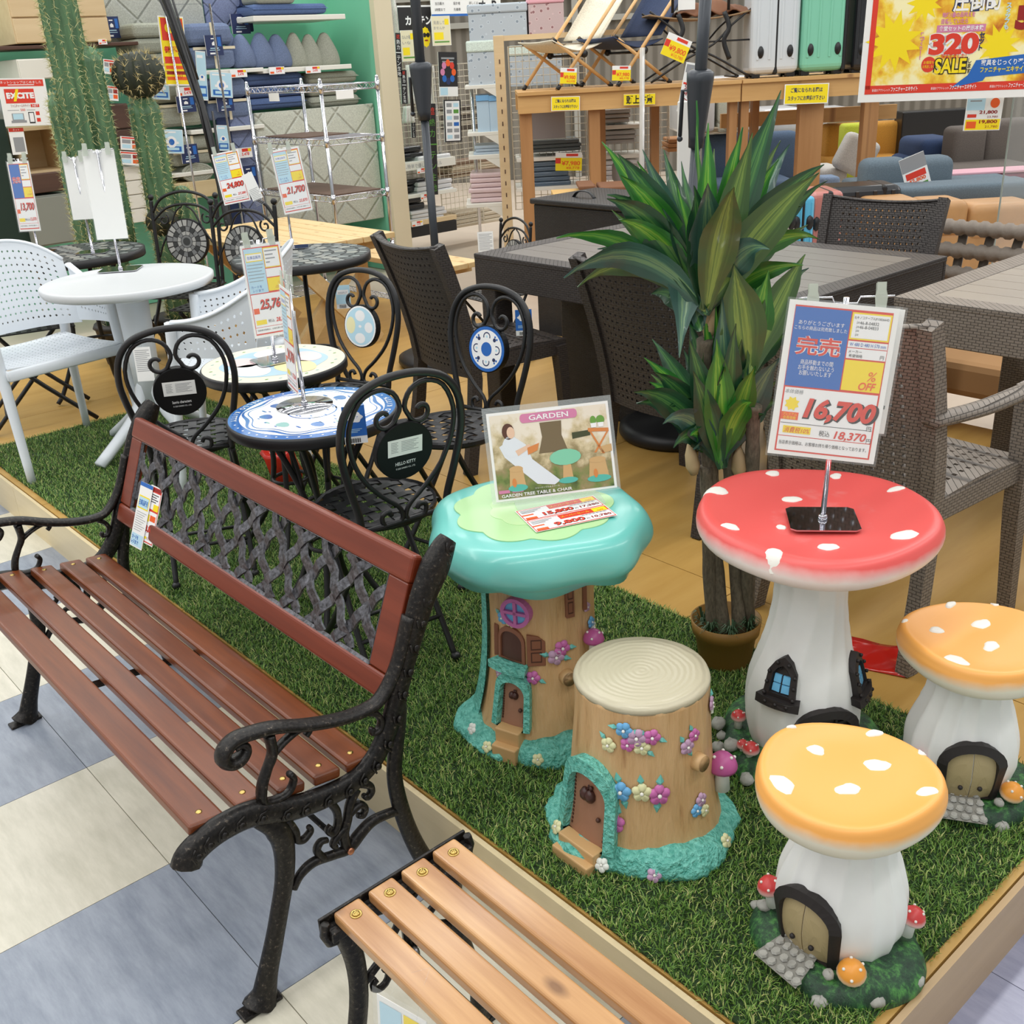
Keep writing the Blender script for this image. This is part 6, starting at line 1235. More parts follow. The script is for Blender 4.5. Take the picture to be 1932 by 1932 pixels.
def rc_(g, mm, w, h): return lambda a, b, c, d, m, z=.0008: rect(g, mm, (a-.5)*w, (.5-d)*h, (c-.5)*w, (.5-b)*h, m, z)
FA = Pl(X=-7.35); FB = Pl(X=-7.95); LU = Pl(D=7.6); CU = Pl(X=-7.7)
green = M('green_panel', (124, 200, 166), .55); cream = M('cream_edge', (222, 210, 180), .5); whites = M('white_shelf', (232, 230, 220), .45); brownsh = M('brown_shelf', (84, 56, 44), .5)
# back walls
wbk = NT('corrugated_wall'); wv = wbk.n('ShaderNodeTexWave', Scale=2.2); wbk.l(wbk.co('Object'), wv.inputs[0]); wbk.l(wbk.ramp(wv.outputs['Fac'], [(.2, (96, 90, 80)), (.8, (120, 114, 104))]), wbk.b.inputs['Base Color']); wbk.b.inputs['Roughness'].default_value = .6
wl = G().box((0, 0, 3), (40, .2, 6)).obj('wall_back', wbk.m); wl.location = FH*15.5; wl.rotation_euler = (0, 0, RZC); struct(wl)
beamm = M('steel_beam', (150, 148, 140), .5)
for i in range(6): o = G().box((0, 0, 0), (.08, .1, 6)).obj('wall_girt', beamm, wl); o.location = (-9+i*3.4, -.2, 3)
for z in (2.0, 2.35, 3.2): o = G().box((0, 0, 0), (40, .08, .07)).obj('wall_rail', beamm, wl); o.location = (0, -.16, z)
gx = thing('green_shelf_unit', 'green backed wall unit with cream edge holding bedding and cushions', 'shelving', (-7.9, 3.5, 0))
p1 = FB.p(660, 200); p0 = FB.p(-160, 200)
G().box((-.03, (p0.y+p1.y)/2-3.5, 1.4), (.05, p1.y-p0.y, 2.8)).obj('back_panel', green, gx)
pe = FA.p(704, 150); pe2 = onx(704, 150, -7.3)
G().box((.3, pe.y-3.5+.03, 1.4), (.62, .05, 2.8)).obj('side_panel', green, gx); G().box((.64, pe.y-3.5+.07, 1.4), (.06, .16, 2.8)).obj('edge_post', cream, gx)
for a, b, c, d, m in ((478, 28, 652, 38, whites), (496, 125, 664, 134, whites), (352, 131, 498, 139, whites), (360, 240, 500, 248, whites), (-20, 83, 262, 90, brownsh), (200, 330, 420, 338, whites)):
    o, w_, h = kit(FA, a, b, c, d, .5); q = G().box((0, 0, h/2), (w_, .5, h)).obj('shelf_board', m, gx, bev=.004); q.location = o-V((-7.9, 3.5, 0)); q.rotation_euler = (0, 0, FA.rz)
for px in (18, 202): o = FA.p(px, 80); g = G().box((.02, o.y-3.5, 1.3), (.04, .04, 2.6)).obj('steel_upright', chrome, gx)
# bedding
def fab(name, c, q=None):
    if name in _M: return _M[name]
    k = NT(name); k.b.inputs['Roughness'].default_value = .95; f = k.noise(160, 2)
    k.l(k.ramp(f, [(.3, tuple(x*.9 for x in c)), (.7, tuple(min(255, x*1.06) for x in c))]), k.b.inputs['Base Color'])
    if q:
        s = k.n('ShaderNodeSeparateXYZ'); k.l(k.co('Object'), s.inputs[0]); h = None
        for sg in (1, -1):
            a = k.mul(k.mul(s.outputs[0], k.mul(s.outputs[2], sg, 'MULTIPLY'), 'ADD'), q, 'MULTIPLY'); b = k.n('ShaderNodeMath', operation='PINGPONG', i1=1.); k.l(a, b.inputs[0]); c_ = k.mul(b.outputs[0], 8., 'MULTIPLY'); cl = k.n('ShaderNodeMath', operation='MINIMUM', i1=1.); k.l(c_, cl.inputs[0]); h = cl.outputs[0] if h is None else k.mul(h, cl.outputs[0], 'MULTIPLY')
        k.bump(h, .7, .02)
    _M[name] = k.m; return k.m
fbl = fab('blue_fabric', (106, 120, 150)); fbq = fab('blue_quilt', (120, 130, 162), 9); fgr = fab('grey_fabric', (158, 160, 146)); fgq = fab('grey_quilt', (170, 172, 164), 7); fpq = fab('pale_quilt', (196, 198, 184), 6); fdb = fab('denim_fabric', (84, 104, 146)); fnv = fab('navy_fabric', (40, 52, 86))
def hung(label, a, b, c, d, mat, off, th=.03):
    return bx(FA, 'hanging_cover', label, 'bedding', a, b, c, d, th, mat, 'quilted covers on show', .01, off, seg=3)
hung('pale quilted cover hanging behind the chrome rack', 495, 203, 716, 430, fpq, .02); hung('blue quilted cover with navy edge hanging left of the chrome rack', 445, 214, 520, 425, fbq, .05); hung('navy band of the blue cover, left of the chrome rack', 424, 216, 448, 425, fnv, .04)
hung('large grey quilted cover hung high above the bedding packs', 200, -30, 385, 80, fgq, .3); hung('blue quilted cover hung high beside the grey one', 385, -30, 458, 50, fbq, .3); hung('navy cover edge hung beside the green recess', 456, -30, 474, 60, fnv, .28)
navyl = M('navy_label', (30, 46, 96), .35)
def navy_label(label, a, b, c, d, off=-.03):
    def f(g, mm, w, h): r = rc_(g, mm, w, h); r(0, 0, 1, 1, NV, .0004); r(.72, .1, .92, .55, BL); r(.35, .15, .6, .2, WH); g.poly([(-.12*w, .0*h), (.1*w, 0), (.1*w, .12*h), (-.01*w, .2*h), (-.12*w, .12*h)], mm @ Matrix.Translation((0, 0, .001)), 0, WH); r(.25, .62, .75, .66, LB); r(.2, .72, .8, .75, LB); r(.2, .85, .5, .93, WH)
    return sign(FA, 'bedding_label', label, a, b, c, d, f, 'navy cards on the bedding', off, cat='label')
def pack(label, a, b, c, d, mat, dp=.36, strap=True, layers=2):
    o, w_, h = kit(FA, a, b, c, d, dp, .03); t = thing('bedding_pack', label, 'bedding', o, FA.rz, 'folded bedding packs')
    for i in range(layers): G().box((0, 0, h*(i+.5)/layers), (w_, dp, h/layers*.97)).obj('folded_layer', mat, t, bev=h/layers*.3, seg=3)
    if strap: G().box((0, -dp/2-.003, h*.5), (.02, .004, h*1.0)).obj('strap', cream, t); G().box((0, -dp/2-.004, h*.45), (w_*.98, .004, .018)).obj('strap', cream, t)
pack('blue pack of bedding on the upper shelf', 362, 42, 443, 130, fbl); pack('grey folded bedding, upper shelf by the red poster', 256, 42, 322, 130, fgr, strap=False, layers=3)
pack('grey pack of bedding on the second shelf', 290, 148, 386, 240, fgr); pack('blue pack of bedding on the second shelf', 390, 146, 470, 226, fbl); pack('grey pack of bedding on the third shelf', 325, 256, 404, 312, fgr, layers=2)
for l, a, b, c, d in (('upper blue pack', 388, 66, 420, 105), ('hung blue cover', 437, 26, 471, 64), ('second shelf grey pack', 334, 181, 369, 212), ('second shelf blue pack', 410, 184, 441, 210), ('third shelf grey pack', 342, 272, 374, 308), ('hung grey cover', 197, 31, 226, 72), ('blue cover low beside the rack', 455, 312, 485, 350)):
    navy_label('navy card with white print on the '+l, a, b, c, d, off=-.02 if 'hung' not in l else .25)
o, w_, h = kit(FA, 345, 310, 406, 341, .36, .02); t = thing('rolled_blanket', 'rolled grey blankets with cream band on the lowest shelf', 'bedding', o, FA.rz)
for k in range(4): n = 16; rr_ = h/2*(1-.2*k); G().tube([V((-w_*.05+(w_*.45-.02*k)*math.cos(2*PI*i/n), -.18, h/2+rr_*math.sin(2*PI*i/n))) for i in range(n)], .012, 6, closed=True).obj('roll_fold', fgr, t)
G().box((0, 0, h/2), (w_*.9, .34, h*.9)).obj('roll_body', fgr, t, bev=h*.4, seg=4)
bx(FA, 'wooden_plinth', 'pale wooden plinth under the rolled blankets', 'plinth', 330, 342, 410, 374, .5, wood('plinth_wood', (204, 182, 138), (218, 198, 156), 0, .5, 0, 4), None, .004, 0)
def cushion(label, a, b, c, d, mat, group, off=.12):
    o, w_, h = kit(FA, a, b, c, d, .28, off-.14); g = G(); prof = [(.001, 0), (.7, .01), (.96, .1), (1., .24), (.9, .45), (.66, .68), (.4, .88), (.22, .97), (.001, 1.)]
    P = [(p.x*w_/2, max(0, p.y)*h) for p in spl(prof, 3)]; g.lathe(P, 20, 0, lambda a_, r, z: V((r*math.cos(a_)*(1+.06*math.sin(2*a_)), r*math.sin(a_)*.9, z+.012*math.sin(3*a_)*r/w_)))
    x = g.obj('teardrop_cushion', mat); x.location = o; x.rotation_euler = (0, 0, FA.rz); tag(x, label, 'cushion', group)
for i, (a, c, m) in enumerate(((440, 470, fbl), (449, 498, fbl), (485, 535, fbl), (516, 566, fbl), (553, 595, fgr), (581, 624, fgr), (609, 656, fgr))):
    cushion(('half hidden blue grey cushion at the left end of the row', 'first full blue grey cushion in the row', 'second full blue grey cushion in the row', 'third full blue grey cushion, next to the pale ones', 'first pale grey cushion in the row', 'middle pale grey cushion in the row', 'last pale grey cushion, next to the green side panel')[i], a, 59+(3 if i % 2 else 0), c, 127, m, 'teardrop cushions on the shelf', .12+.05*(i == 0))
def futon(label, a, b, c, d, mat, n):
    o, w_, h = kit(FA, a, b, c, d, .4, .05); t = thing('folded_futon', label, 'bedding', o, FA.rz, 'thick folded futons')
    for k in range(n): G().grid(lambda u, v: V(((u-.5)*w_*(1+.02*math.sin(k*3)), -.2*math.cos(PI*v), h*(k+.5)/n+h/n*.5*math.sin(PI*v*1.0-PI/2+PI/2)*(.93)*math.cos(PI*(v-.5))*(1 if v < 2 else 1)*(.9+.1*math.cos(u*26)))), 28, 8).obj('fold', mat, t); G().box((0, 0, h*(k+.5)/n), (w_, .38, h/n*.96)).obj('fold', mat, t, bev=h/n*.45, seg=4)
futon('blue folded futon stack under the blue cushions', 466, 137, 577, 206, fdb, 3); futon('grey folded futon stack under the pale cushions', 585, 134, 680, 202, fgr, 3); futon('blue futon lying on the top white shelf', 478, 6, 620, 27, fdb, 1); futon('grey futon on top of the blue one, top white shelf', 485, -14, 560, 7, fgr, 1)
def yellow_strip(g, mm, w, h): r = rc_(g, mm, w, h); r(.03, .06, .97, .94, WH, .0004); r(.45, .08, .95, .4, RD); r(.78, .1, .93, .38, YE, .001); txt(g, '5,478', mm, .12*w, -.15*h, h*.36, RD, shear=.2, bold=.03); r(.05, .62, .3, .9, OR)
for i, (a, b, c, d) in enumerate(((434, 131, 466, 146), (508, 126, 537, 140), (577, 125, 605, 138), (333, 164, 366, 182), (441, 279, 476, 298), (88, 74, 112, 83), (186, 74, 202, 84))):
    sign(FA, 'shelf_price_tag', ('shelf price tag under the navy label', 'shelf price tag below the second blue cushion', 'shelf price tag below the pale cushions', 'shelf price tag on the second bedding shelf', 'shelf price tag left of the chrome rack', 'small price tag on the brown shelf, left of the tall cactus', 'small price tag on the brown shelf, right of the tall cactus')[i], a, b, c, d, yellow_strip, 'shelf price tags', -.02, cat='price tag')
def water(g, mm, w, h): r = rc_(g, mm, w, h); r(.02, .02, .98, .98, LB, .0004); r(.1, .08, .7, .14, WH); r(.2, .5, .8, .6, WH); g.poly(cr(w*.22, 20, 0, -.02*h, 1, 1.0), mm @ Matrix.Translation((0, 0, .001)), 0, WH); g.poly(cr(w*.12, 14, 0, -.02*h), mm @ Matrix.Translation((0, 0, .0014)), 0, BL); r(.1, .7, .9, .92, BL, .0006); r(.2, .75, .8, .86, LB, .001)
for i, (a, b, c, d) in enumerate(((286, 140, 319, 188), (397, 136, 438, 184), (301, 244, 346, 290), (410, 236, 432, 285), (372, 96, 390, 190))):
    sign(FA, 'water_blue_poster', ('pale blue poster right of the round cactus head', 'pale blue poster under the upper blue pack', 'pale blue poster beside the cactus stem', 'pale blue poster behind the folded parasol pole', 'narrow pale blue poster on the chrome sign frame')[i], a, b, c, d, water, 'pale blue bedding posters', -.05, -.1, cat='poster')
def redsale(g, mm, w, h):
    r = rc_(g, mm, w, h); r(.03, .02, .97, .98, YE, .0004); r(.08, .03, .95, .35, RD); txt(g, 'G', mm, -.12*w, .33*h, h*.15, YE, bold=.06, z=.0012); txt(g, '中', mm, .3*w, .38*h, h*.1, DR, z=.001); txt(g, '衝撃プ', mm, 0, .02*h, h*.1, RD, bold=.05, w=w*.8, z=.0012); r(.08, .58, .92, .68, RD, .0008)
    for i in range(3): r(.1, .71+.08*i, .9, .76+.08*i, (OR, DR, OR)[i])
    txt(g, '320', mm, .05*w, -.36*h, h*.07, RD, z=.0014)
sign(FA, 'sale_poster', 'narrow yellow and red sale poster on a chrome stand', 305, 30, 352, 162, redsale, None, -.2, -.06, cat='poster')
ps = FA.p(340, 100)+V((.22, 0, 0)); t = thing('poster_frame', 'chrome wire frame holding the narrow red sale poster', 'stand', (ps.x, ps.y, 0)); g = G(); W2 = .16; zt = FA.p(340, 12).z; g.tube([V((0, -W2, 0)), V((0, -W2, zt)), V((0, W2, zt)), V((0, W2, 0))], .008, 8); g.obj('wire_frame', chrome, t); G().lathe([(.0005, 0), (.2, 0), (.2, .015), (.0005, .02)], 24).obj('foot', chrome, t)
# furniture at the left
oakw = wood('pale_oak', (206, 178, 134), (222, 198, 158), 0, .5, 0, 3); wht = M('white_front', (228, 224, 212), .5); dkb = wood('dark_walnut', (70, 48, 38), (92, 64, 50), 0, .5, 0, 4); grc = M('grey_cabinet', (136, 138, 128), .5)
def chest(label, a, b, c, d, mat, dp, n=2, off=0, cat='cabinet', split=0):
    o, w_, h = kit(FA, a, b, c, d, dp, off); t = thing('chest', label, cat, o, FA.rz, 'storage furniture along the green wall'); G().box((0, 0, h/2), (w_, dp, h)).obj('body', mat, t, bev=.004)
    for i in range(n): G().box((0, -dp/2-.008, h*(i+.5)/n), (w_*.97, .016, h/n*.93)).obj('drawer_front', mat, t, bev=.003)
chest('pale wood chest with two wide fronts on the brown shelf', 20, -16, 112, 82, oakw, .45, 2); chest('pale wood drawer chest on the brown shelf, right of the tall cactus', 138, -16, 201, 80, oakw, .45, 2); chest('low cream cabinet under the brown shelf', 34, 110, 122, 149, wht, .4, 1)
chest('white drawer stack behind the round headed cactus', 226, 312, 292, 420, wht, .4, 4); chest('dark walnut chest behind the cactus stems', 190, 196, 248, 292, dkb, .4, 2); chest('dark walnut low board under the open box', 44, 326, 118, 364, dkb, .42, 1); chest('grey cabinet at the far left behind the white chair', 54, 366, 152, 462, grc, .4, 1)
o, w_, h = kit(FA, 40, 238, 126, 328, .4, 0); t = thing('open_wooden_box', 'open fronted pale wooden cube shelf left of the tall cactus', 'shelf', o, FA.rz)
for x, z, a, b in ((0, .01, w_, .02), (0, h-.01, w_, .02)): G().box((x, 0, z), (a, .38, b)).obj('board', oakw, t)
for x in (-w_/2+.01, w_/2-.01): G().box((x, 0, h/2), (.02, .38, h-.04)).obj('board', oakw, t)
G().box((0, .18, h/2), (w_-.04, .02, h-.04)).obj('back_board', oakw, t)
bx(FA, 'dark_cabinet', 'tall dark green cabinet at the left edge', 'cabinet', -60, 226, 36, 470, .4, M('dark_green_cab', (26, 48, 38), .5), None, .004, .05)
def excite(g, mm, w, h):
    r = rc_(g, mm, w, h); t = lambda s, a, b, hh, m, **k: txt(g, s, mm, (a-.5)*w, (.5-b)*h, hh*h, m, **{**dict(z=.0016), **k})
    r(0, .03, .95, .17, RD); t('ネットショップはじめました', .48, .085, .06, WH, w=w*.86); r(.2, .13, .75, .145, WH, .0012); r(.1, .22, .72, .52, RD); t('EXCITE', .42, .36, .13, WH, bold=.06, w=w*.58)
    g.poly([(-.24*w, .02*h), (-.18*w, .02*h), (-.1*w, .27*h), (-.16*w, .27*h)], mm @ Matrix.Translation((0, 0, .002)), 0, YE); t('ファニチャーエキサイト', .38, .575, .06, DR, w=w*.4); r(.6, .545, .78, .61, RD, .001); t('.NET', .69, .577, .05, WH, z=.002); t('500', .42, .66, .05, RD)
    r(.1, .66, .34, .67, GR); r(.5, .66, .68, .67, GR); r(.17, .73, .42, .88, GR); r(.19, .74, .40, .86, LB, .0012); r(.14, .88, .46, .93, GR, .0012); r(.52, .71, .64, .95, K_); r(.535, .73, .625, .92, WH, .0012); r(.68, .7, .76, .78, RD); r(.68, .84, .76, .92, RD)
sign(FA, 'net_shop_poster', 'white and red poster about the net shop at the left edge', 2, 147, 92, 238, excite, None, -.25, -.04, cat='poster')
sign(FA, 'net_shop_poster', 'small lower half hidden white and red poster, left of the open wooden box', 20, 241, 48, 292, lambda g, mm, w, h: (rc_(g, mm, w, h)(0, 0, 1, .14, RD), txt(g, 'ネット', mm, 0, .43*h, h*.08, WH, z=.0016), rc_(g, mm, w, h)(.2, .35, .9, .9, GR)), None, -.22, -.04, cat='poster')
def leaflet(g, mm, w, h): r = rc_(g, mm, w, h); [r(.06+.47*(i % 2), .22+.36*(i//2), .46+.47*(i % 2), .5+.36*(i//2), (GR, DR, LB, OR)[i], .0006) for i in range(4)]; r(.05, .05, .95, .15, RD, .0006)
for i, (a, b, c, d) in enumerate(((90, 204, 120, 236), (196, 112, 216, 140), (203, 162, 223, 190), (228, 258, 268, 284), (226, 286, 272, 312))):
    sign(FA, 'leaflet', ('product leaflet left of the tall cactus', 'product leaflet right of the tall cactus, upper', 'product leaflet right of the tall cactus, middle', 'tilted product leaflet above the white drawers', 'product leaflet lying on the white drawers')[i], a, b, c, d, leaflet, 'product leaflets', -.06, -.15, cat='leaflet')
sign(FA, 'price_board', 'white and orange price board between the cacti, low down', 219, 384, 246, 450, lambda g, mm, w, h: (rc_(g, mm, w, h)(.08, .04, .5, .96, WH), rc_(g, mm, w, h)(.6, .35, .95, .7, OR), rc_(g, mm, w, h)(.65, .75, .95, .95, YE), txt(g, '9,800', mm @ Matrix.Rotation(PI/2, 4, 'Z'), 0, .1*w, w*.3, RD, bold=.03, z=.0016)), None, -.5, -.04, cat='price tag')
# ---------------------------------------------------------------- chrome rack
ck = thing('chrome_wire_rack', 'empty five tier chrome wire rack in front of the pale quilt', 'rack', (-6.53, 3.98, 0)); X2, Y2 = .47, .215
for a in (-1, 1):
    for b in (-1, 1): g = G(); g.cyl((a*X2, b*Y2, .03), (a*X2, b*Y2, 1.52), .0125, n=12); g.lathe([(.012, 0), (.02, .005), (.02, .02), (.012, .03)], 10, c=(a*X2, b*Y2, 0)); g.sph((a*X2, b*Y2, 1.522), .013, 8); g.obj('post', chrome, ck)
board = M('hardboard_sheet', (104, 82, 70), .6)
for i, z in enumerate((.10, .47, .82, 1.17, 1.49)):
    g = G()
    for b in (-1, 1):
        for dz in (0, .035): g.cyl((-X2, b*Y2, z-dz), (X2, b*Y2, z-dz), .0035, n=6)
        n = 26; g.tube([V((-X2+2*X2*k/n, b*Y2, z-(.035 if k % 2 else 0))) for k in range(n+1)], .0025, 4)
    for a in (-1, 1):
        for dz in (0, .035): g.cyl((a*X2, -Y2, z-dz), (a*X2, Y2, z-dz), .0035, n=6)
        n = 12; g.tube([V((a*X2, -Y2+2*Y2*k/n, z-(.035 if k % 2 else 0))) for k in range(n+1)], .0025, 4)
    for k in range(1, 20): x = -X2+2*X2*k/20; g.tube([(x, -Y2, z), (x, Y2, z)], .002, 4)
    sh = g.obj('wire_shelf', chrome, ck)
    for a in (-1, 1):
        for b in (-1, 1): G().cyl((a*X2, b*Y2, z-.045), (a*X2, b*Y2, z+.015), .0165, n=10).obj('collar', chrome, sh)
    if i in (1, 2): G().box((0, 0, z+.006), (.86, .38, .006)).obj('hardboard_sheet', board, ck)
    if i == 3: G().box((-.12, 0, z+.006), (.5, .36, .006)).obj('hardboard_sheet', board, ck)
for x, y in ((.485, -.05), (-.1, -.225)): q = G().box((0, 0, 0), (.003 if x > .3 else .13, .13 if x > .3 else .003, .05)).obj('paper_label', white_p, ck); q.location = (x, y, 1.43)
# ---------------------------------------------------------------- curtain and storage section
wirem = M('cream_wire', (214, 206, 188), .4, .3)
def mesh_panel(pl, label, a, b, c, d, off=0., step=.05, group='wire mesh panels'):
    o, w_, h = kit(pl, a, b, c, d, .01, off); t = thing('mesh_panel', label, 'panel', o, pl.rz, group); g = G()
    for i in range(int(w_/step)+1): x = -w_/2+i*step; g.tube([(x, 0, 0), (x, 0, h)], .0026, 4)
    for i in range(int(h/step)+1): g.tube([(-w_/2, .004, i*step), (w_/2, .004, i*step)], .0026, 4)
    q = g.obj('wires', wirem, t); q['kind'] = 'stuff'; g = G(); g.tube([(-w_/2, 0, 0), (-w_/2, 0, h), (w_/2, 0, h), (w_/2, 0, 0)], .006, 6, closed=True); g.obj('rim', wirem, t)
mesh_panel(CU, 'wire mesh panel left of the parasol pole, curtains hanging on it', 728, 112, 800, 420, .1); mesh_panel(CU, 'wire mesh panel right of the parasol pole behind the black posters', 826, 120, 905, 425, .0); mesh_panel(LU, 'wire mesh panel behind the wooden bench rack, left part', 966, 84, 1108, 392, .75); mesh_panel(LU, 'wire mesh panel behind the wooden bench rack, right part', 1135, 190, 1262, 385, .75)
def curtain(label, a, b, c, d, mat, off):
    o, w_, h = kit(CU, a, b, c, d, .05, off); g = G(); g.grid(lambda u, v: V(((u-.5)*w_*(.6+.4*v if True else 1), .02*math.sin(u*22), h*(1-v))), 22, 6, th=.004); x = g.obj('hanging_curtain', mat); x.location = o; x.rotation_euler = (0, 0, CU.rz); tag(x, label, 'curtain', 'white curtains on show')
wcur = fab('white_curtain', (230, 228, 222)); curtain('long white curtain hanging beside the cream wall edge', 722, -40, 758, 112, wcur, .15); curtain('short white curtain below the black sign, left', 768, 122, 792, 196, wcur, -.05); curtain('white curtain bundle low at the left of the parasol pole', 762, 200, 786, 232, wcur, -.08); curtain('pale lace curtain behind the parasol joint', 812, 122, 832, 300, wcur, .02)
def blk(g, mm, w, h): r = rc_(g, mm, w, h); r(0, 0, 1, 1, K_, .0005); r(0, 0, 1, .06, WH); txt(g, 'カーテン', mm, 0, -.05*h, h*.34, WH, bold=.04, w=w*.66, z=.0016)
sign(CU, 'curtain_sign', 'black hanging sign with white katakana, behind the parasol pole', 751, 10, 826, 62, blk, None, .1)
def bigs(g, mm, w, h):
    r = rc_(g, mm, w, h); r(0, 0, 1, .5, RD, .0005); r(0, .93, 1, 1, BL); txt(g, 'ここどいい', mm, 0, .27*h, h*.34, WH, bold=.05, w=w*.9, z=.0016)
    for i in range(3): txt(g, ('当日最大', '設計者', '詳しくは')[i], mm, (-.38+.24*i)*w, -.12*h, h*.09, K_, z=.0016); txt(g, ('2時間まで', '先着順', 'ございます')[i], mm, (-.38+.24*i)*w, -.3*h, h*.09, K_, z=.0016)
    txt(g, 'オ', mm, .22*w, -.2*h, h*.3, K_, bold=.03, z=.0016); txt(g, 'P', mm, .4*w, -.2*h, h*.3, K_, bold=.03, z=.0016)
sign(CU, 'service_sign', 'white sign with red top band and blue base line above the patterned boxes', 812, -34, 944, 30, bigs, None, .05)
def crm(s): 
    def f(g, mm, w, h): r = rc_(g, mm, w, h); r(.02, .01, .98, .99, 13, .0004); txt(g, s[:4], mm, -.1*w, .28*h, h*.12, GR, w=w*.6, z=.0012); txt(g, s[4:], mm, -.1*w, .1*h, h*.1, GR, w=w*.6, z=.0012); r(.1, .55, .6, .8, YE, .0008); r(.1, .85, .9, .9, GN, .0008); r(.7, .1, .92, .3, YE, .0008)
    return f
CRM = INKS+[M('cream_poster', (232, 224, 190), .5)]
sign(CU, 'cream_poster', 'cream poster left of the parasol pole', 757, 57, 783, 116, crm('なんか暑いな'), 'cream curtain posters', -.03, cat='poster', par_mats=CRM); sign(CU, 'cream_poster', 'cream poster half behind the parasol pole', 780, 57, 800, 114, crm('エアコン節約'), 'cream curtain posters', -.02, cat='poster', par_mats=CRM); sign(CU, 'cream_poster', 'cream poster right of the parasol pole with yellow badge', 815, 30, 850, 86, crm('見逃してませんか'), 'cream curtain posters', -.06, cat='poster', par_mats=CRM)
def circles(g, mm, w, h):
    r = rc_(g, mm, w, h); r(0, 0, 1, .78, K_, .0005); r(.15, .12, .85, .16, GR); r(.2, .2, .8, .23, GR); r(.05, .8, .45, .97, LB)
    for i in range(8): a = 2*PI*i/8; g.poly(cr(w*.12, 14, w*.3*math.cos(a), .05*h+w*.36*math.sin(a), 1, 1.15), mm @ Matrix.Translation((0, 0, .0012)), 0, (OR, RD, OR, PK, PK, BL, NV, BL)[i])
sign(CU, 'black_colour_poster', 'black poster with a ring of coloured dots', 828, 98, 863, 182, circles, None, -.1, -.05, cat='poster')
sign(CU, 'product_grid_poster', 'white poster with small product pictures in black frame, under the coloured dots', 838, 188, 870, 268, lambda g, mm, w, h: ([rc_(g, mm, w, h)(0, 0, 1, 1, K_, .0004), rc_(g, mm, w, h)(.08, .03, .92, .97, WH, .0008)]+[rc_(g, mm, w, h)(.16+.4*(i % 2), .08+.15*(i//2), .46+.4*(i % 2), .17+.15*(i//2), (GR, LB, GR, GN, LB, GR, GR, BL, GR, GR, LB, GR)[i], .0012) for i in range(12)]), None, -.09, -.05, cat='poster')
for i, (a, b, c, d) in enumerate(((747, 62, 757, 146), (757, 132, 768, 196), (776, 224, 784, 260), (738, 312, 746, 372), (809, 195, 824, 368))):
    def vert(g, mm, w, h): rc_(g, mm, w, h)(0, 0, 1, 1, K_, .0005); [txt(g, ch, mm, 0, h*(.42-.12*k), min(w*.7, h*.1), (RD if k == 0 else (GN if i == 4 else WH)), z=.0014) for k, ch in enumerate('遮熱カーテン生地')]
    sign(CU, 'vertical_banner', ('narrow black banner on the mesh, upper left', 'narrow black banner continuing down the mesh', 'short black banner below the white curtain bundle', 'short black banner beside the black packs', 'long black banner right behind the parasol pole')[i], a, b, c, d, vert, 'narrow black banners', -.04 if i < 4 else -.12, -.06)
sun = thing('sun_face_sign', 'yellow sun shaped sign wearing black sunglasses', 'sign', CU.p(804, 70), CU.rz); mm = Matrix.Rotation(PI/2, 4, 'X'); g = G(); g.poly(cr(.068, 40, 0, 0, .62, 1.1, 12, .05), mm, .01, YE); g.poly(cr(.018, 12, -.016, .016), mm @ Matrix.Translation((0, 0, .002)), 0, K_); g.poly(cr(.018, 12, .02, .016), mm @ Matrix.Translation((0, 0, .002)), 0, K_); rect(g, mm, -.034, .016, .036, .024, K_, .0022); g.poly(cr(.02, 12, 0, -.025, 1, .3), mm @ Matrix.Translation((0, 0, .002)), 0, DR); g.obj('sun_face', INKS, sun)
blackb = M('black_bag', (22, 22, 26), .25, coat=.5, bump=.6, bs=25); wpack = M('white_pack', (214, 214, 216), .25, coat=.3, bump=.4, bs=30); pinkp = M('pink_pack', (222, 198, 200), .25, coat=.4, bump=.5, bs=28); beigef = fab('beige_fabric', (188, 170, 146)); bluep = M('blue_grey_pack', (96, 114, 132), .3, coat=.3, bump=.5, bs=30)
def pile(pl, name, label, a, b, c, d, n, mat, dp=.32, off=.02, group=None, cat='pack', jit=.02):
    o, w_, h = kit(pl, a, b, c, d, dp, off); rr = random.Random(a)
    for i in range(n):
        x = G().box((0, 0, h/n*.5), (w_*(1-rr.uniform(0, .06)), dp, h/n*.94)).obj(name, mat if not isinstance(mat, list) else mat[i % len(mat)], bev=h/n*.3, seg=3); x.location = o+V((0, rr.uniform(-jit, jit), h/n*i)); x.rotation_euler = (0, 0, pl.rz+rr.uniform(-.04, .04))
        tag(x, label if n == 1 else '%s, %s' % (label, ('lowest', 'second from below', 'third from below', 'fourth from below', 'fifth from below', 'sixth from below', 'seventh from below', 'eighth from below')[i] if i < n-1 else 'topmost'), cat, group or label+' pile')
for k, (a, b, c, d, n) in enumerate(((744, 276, 800, 300, 2), (746, 338, 803, 362, 2), (742, 372, 800, 412, 3))): pile(CU, 'black_pack', 'black plastic wrapped pack, %s shelf of the curtain stand' % ('upper', 'middle', 'lower')[k], a, b, c, d, n, blackb)
for k, (a, b, c, d, n) in enumerate(((785, 292, 850, 304, 1), (787, 340, 856, 366, 3), (775, 394, 842, 416, 3))): pile(CU, 'white_pack', 'white wrapped pack, %s shelf of the curtain stand' % ('upper', 'middle', 'lower')[k], a, b, c, d, n, wpack, off=-.02)
csh = thing('curtain_shelf_unit', 'low white shelf unit with packs left and right of the parasol pole', 'shelving', CU.p(800, 440)-V((0, 0, CU.p(800, 440).z)), CU.rz)
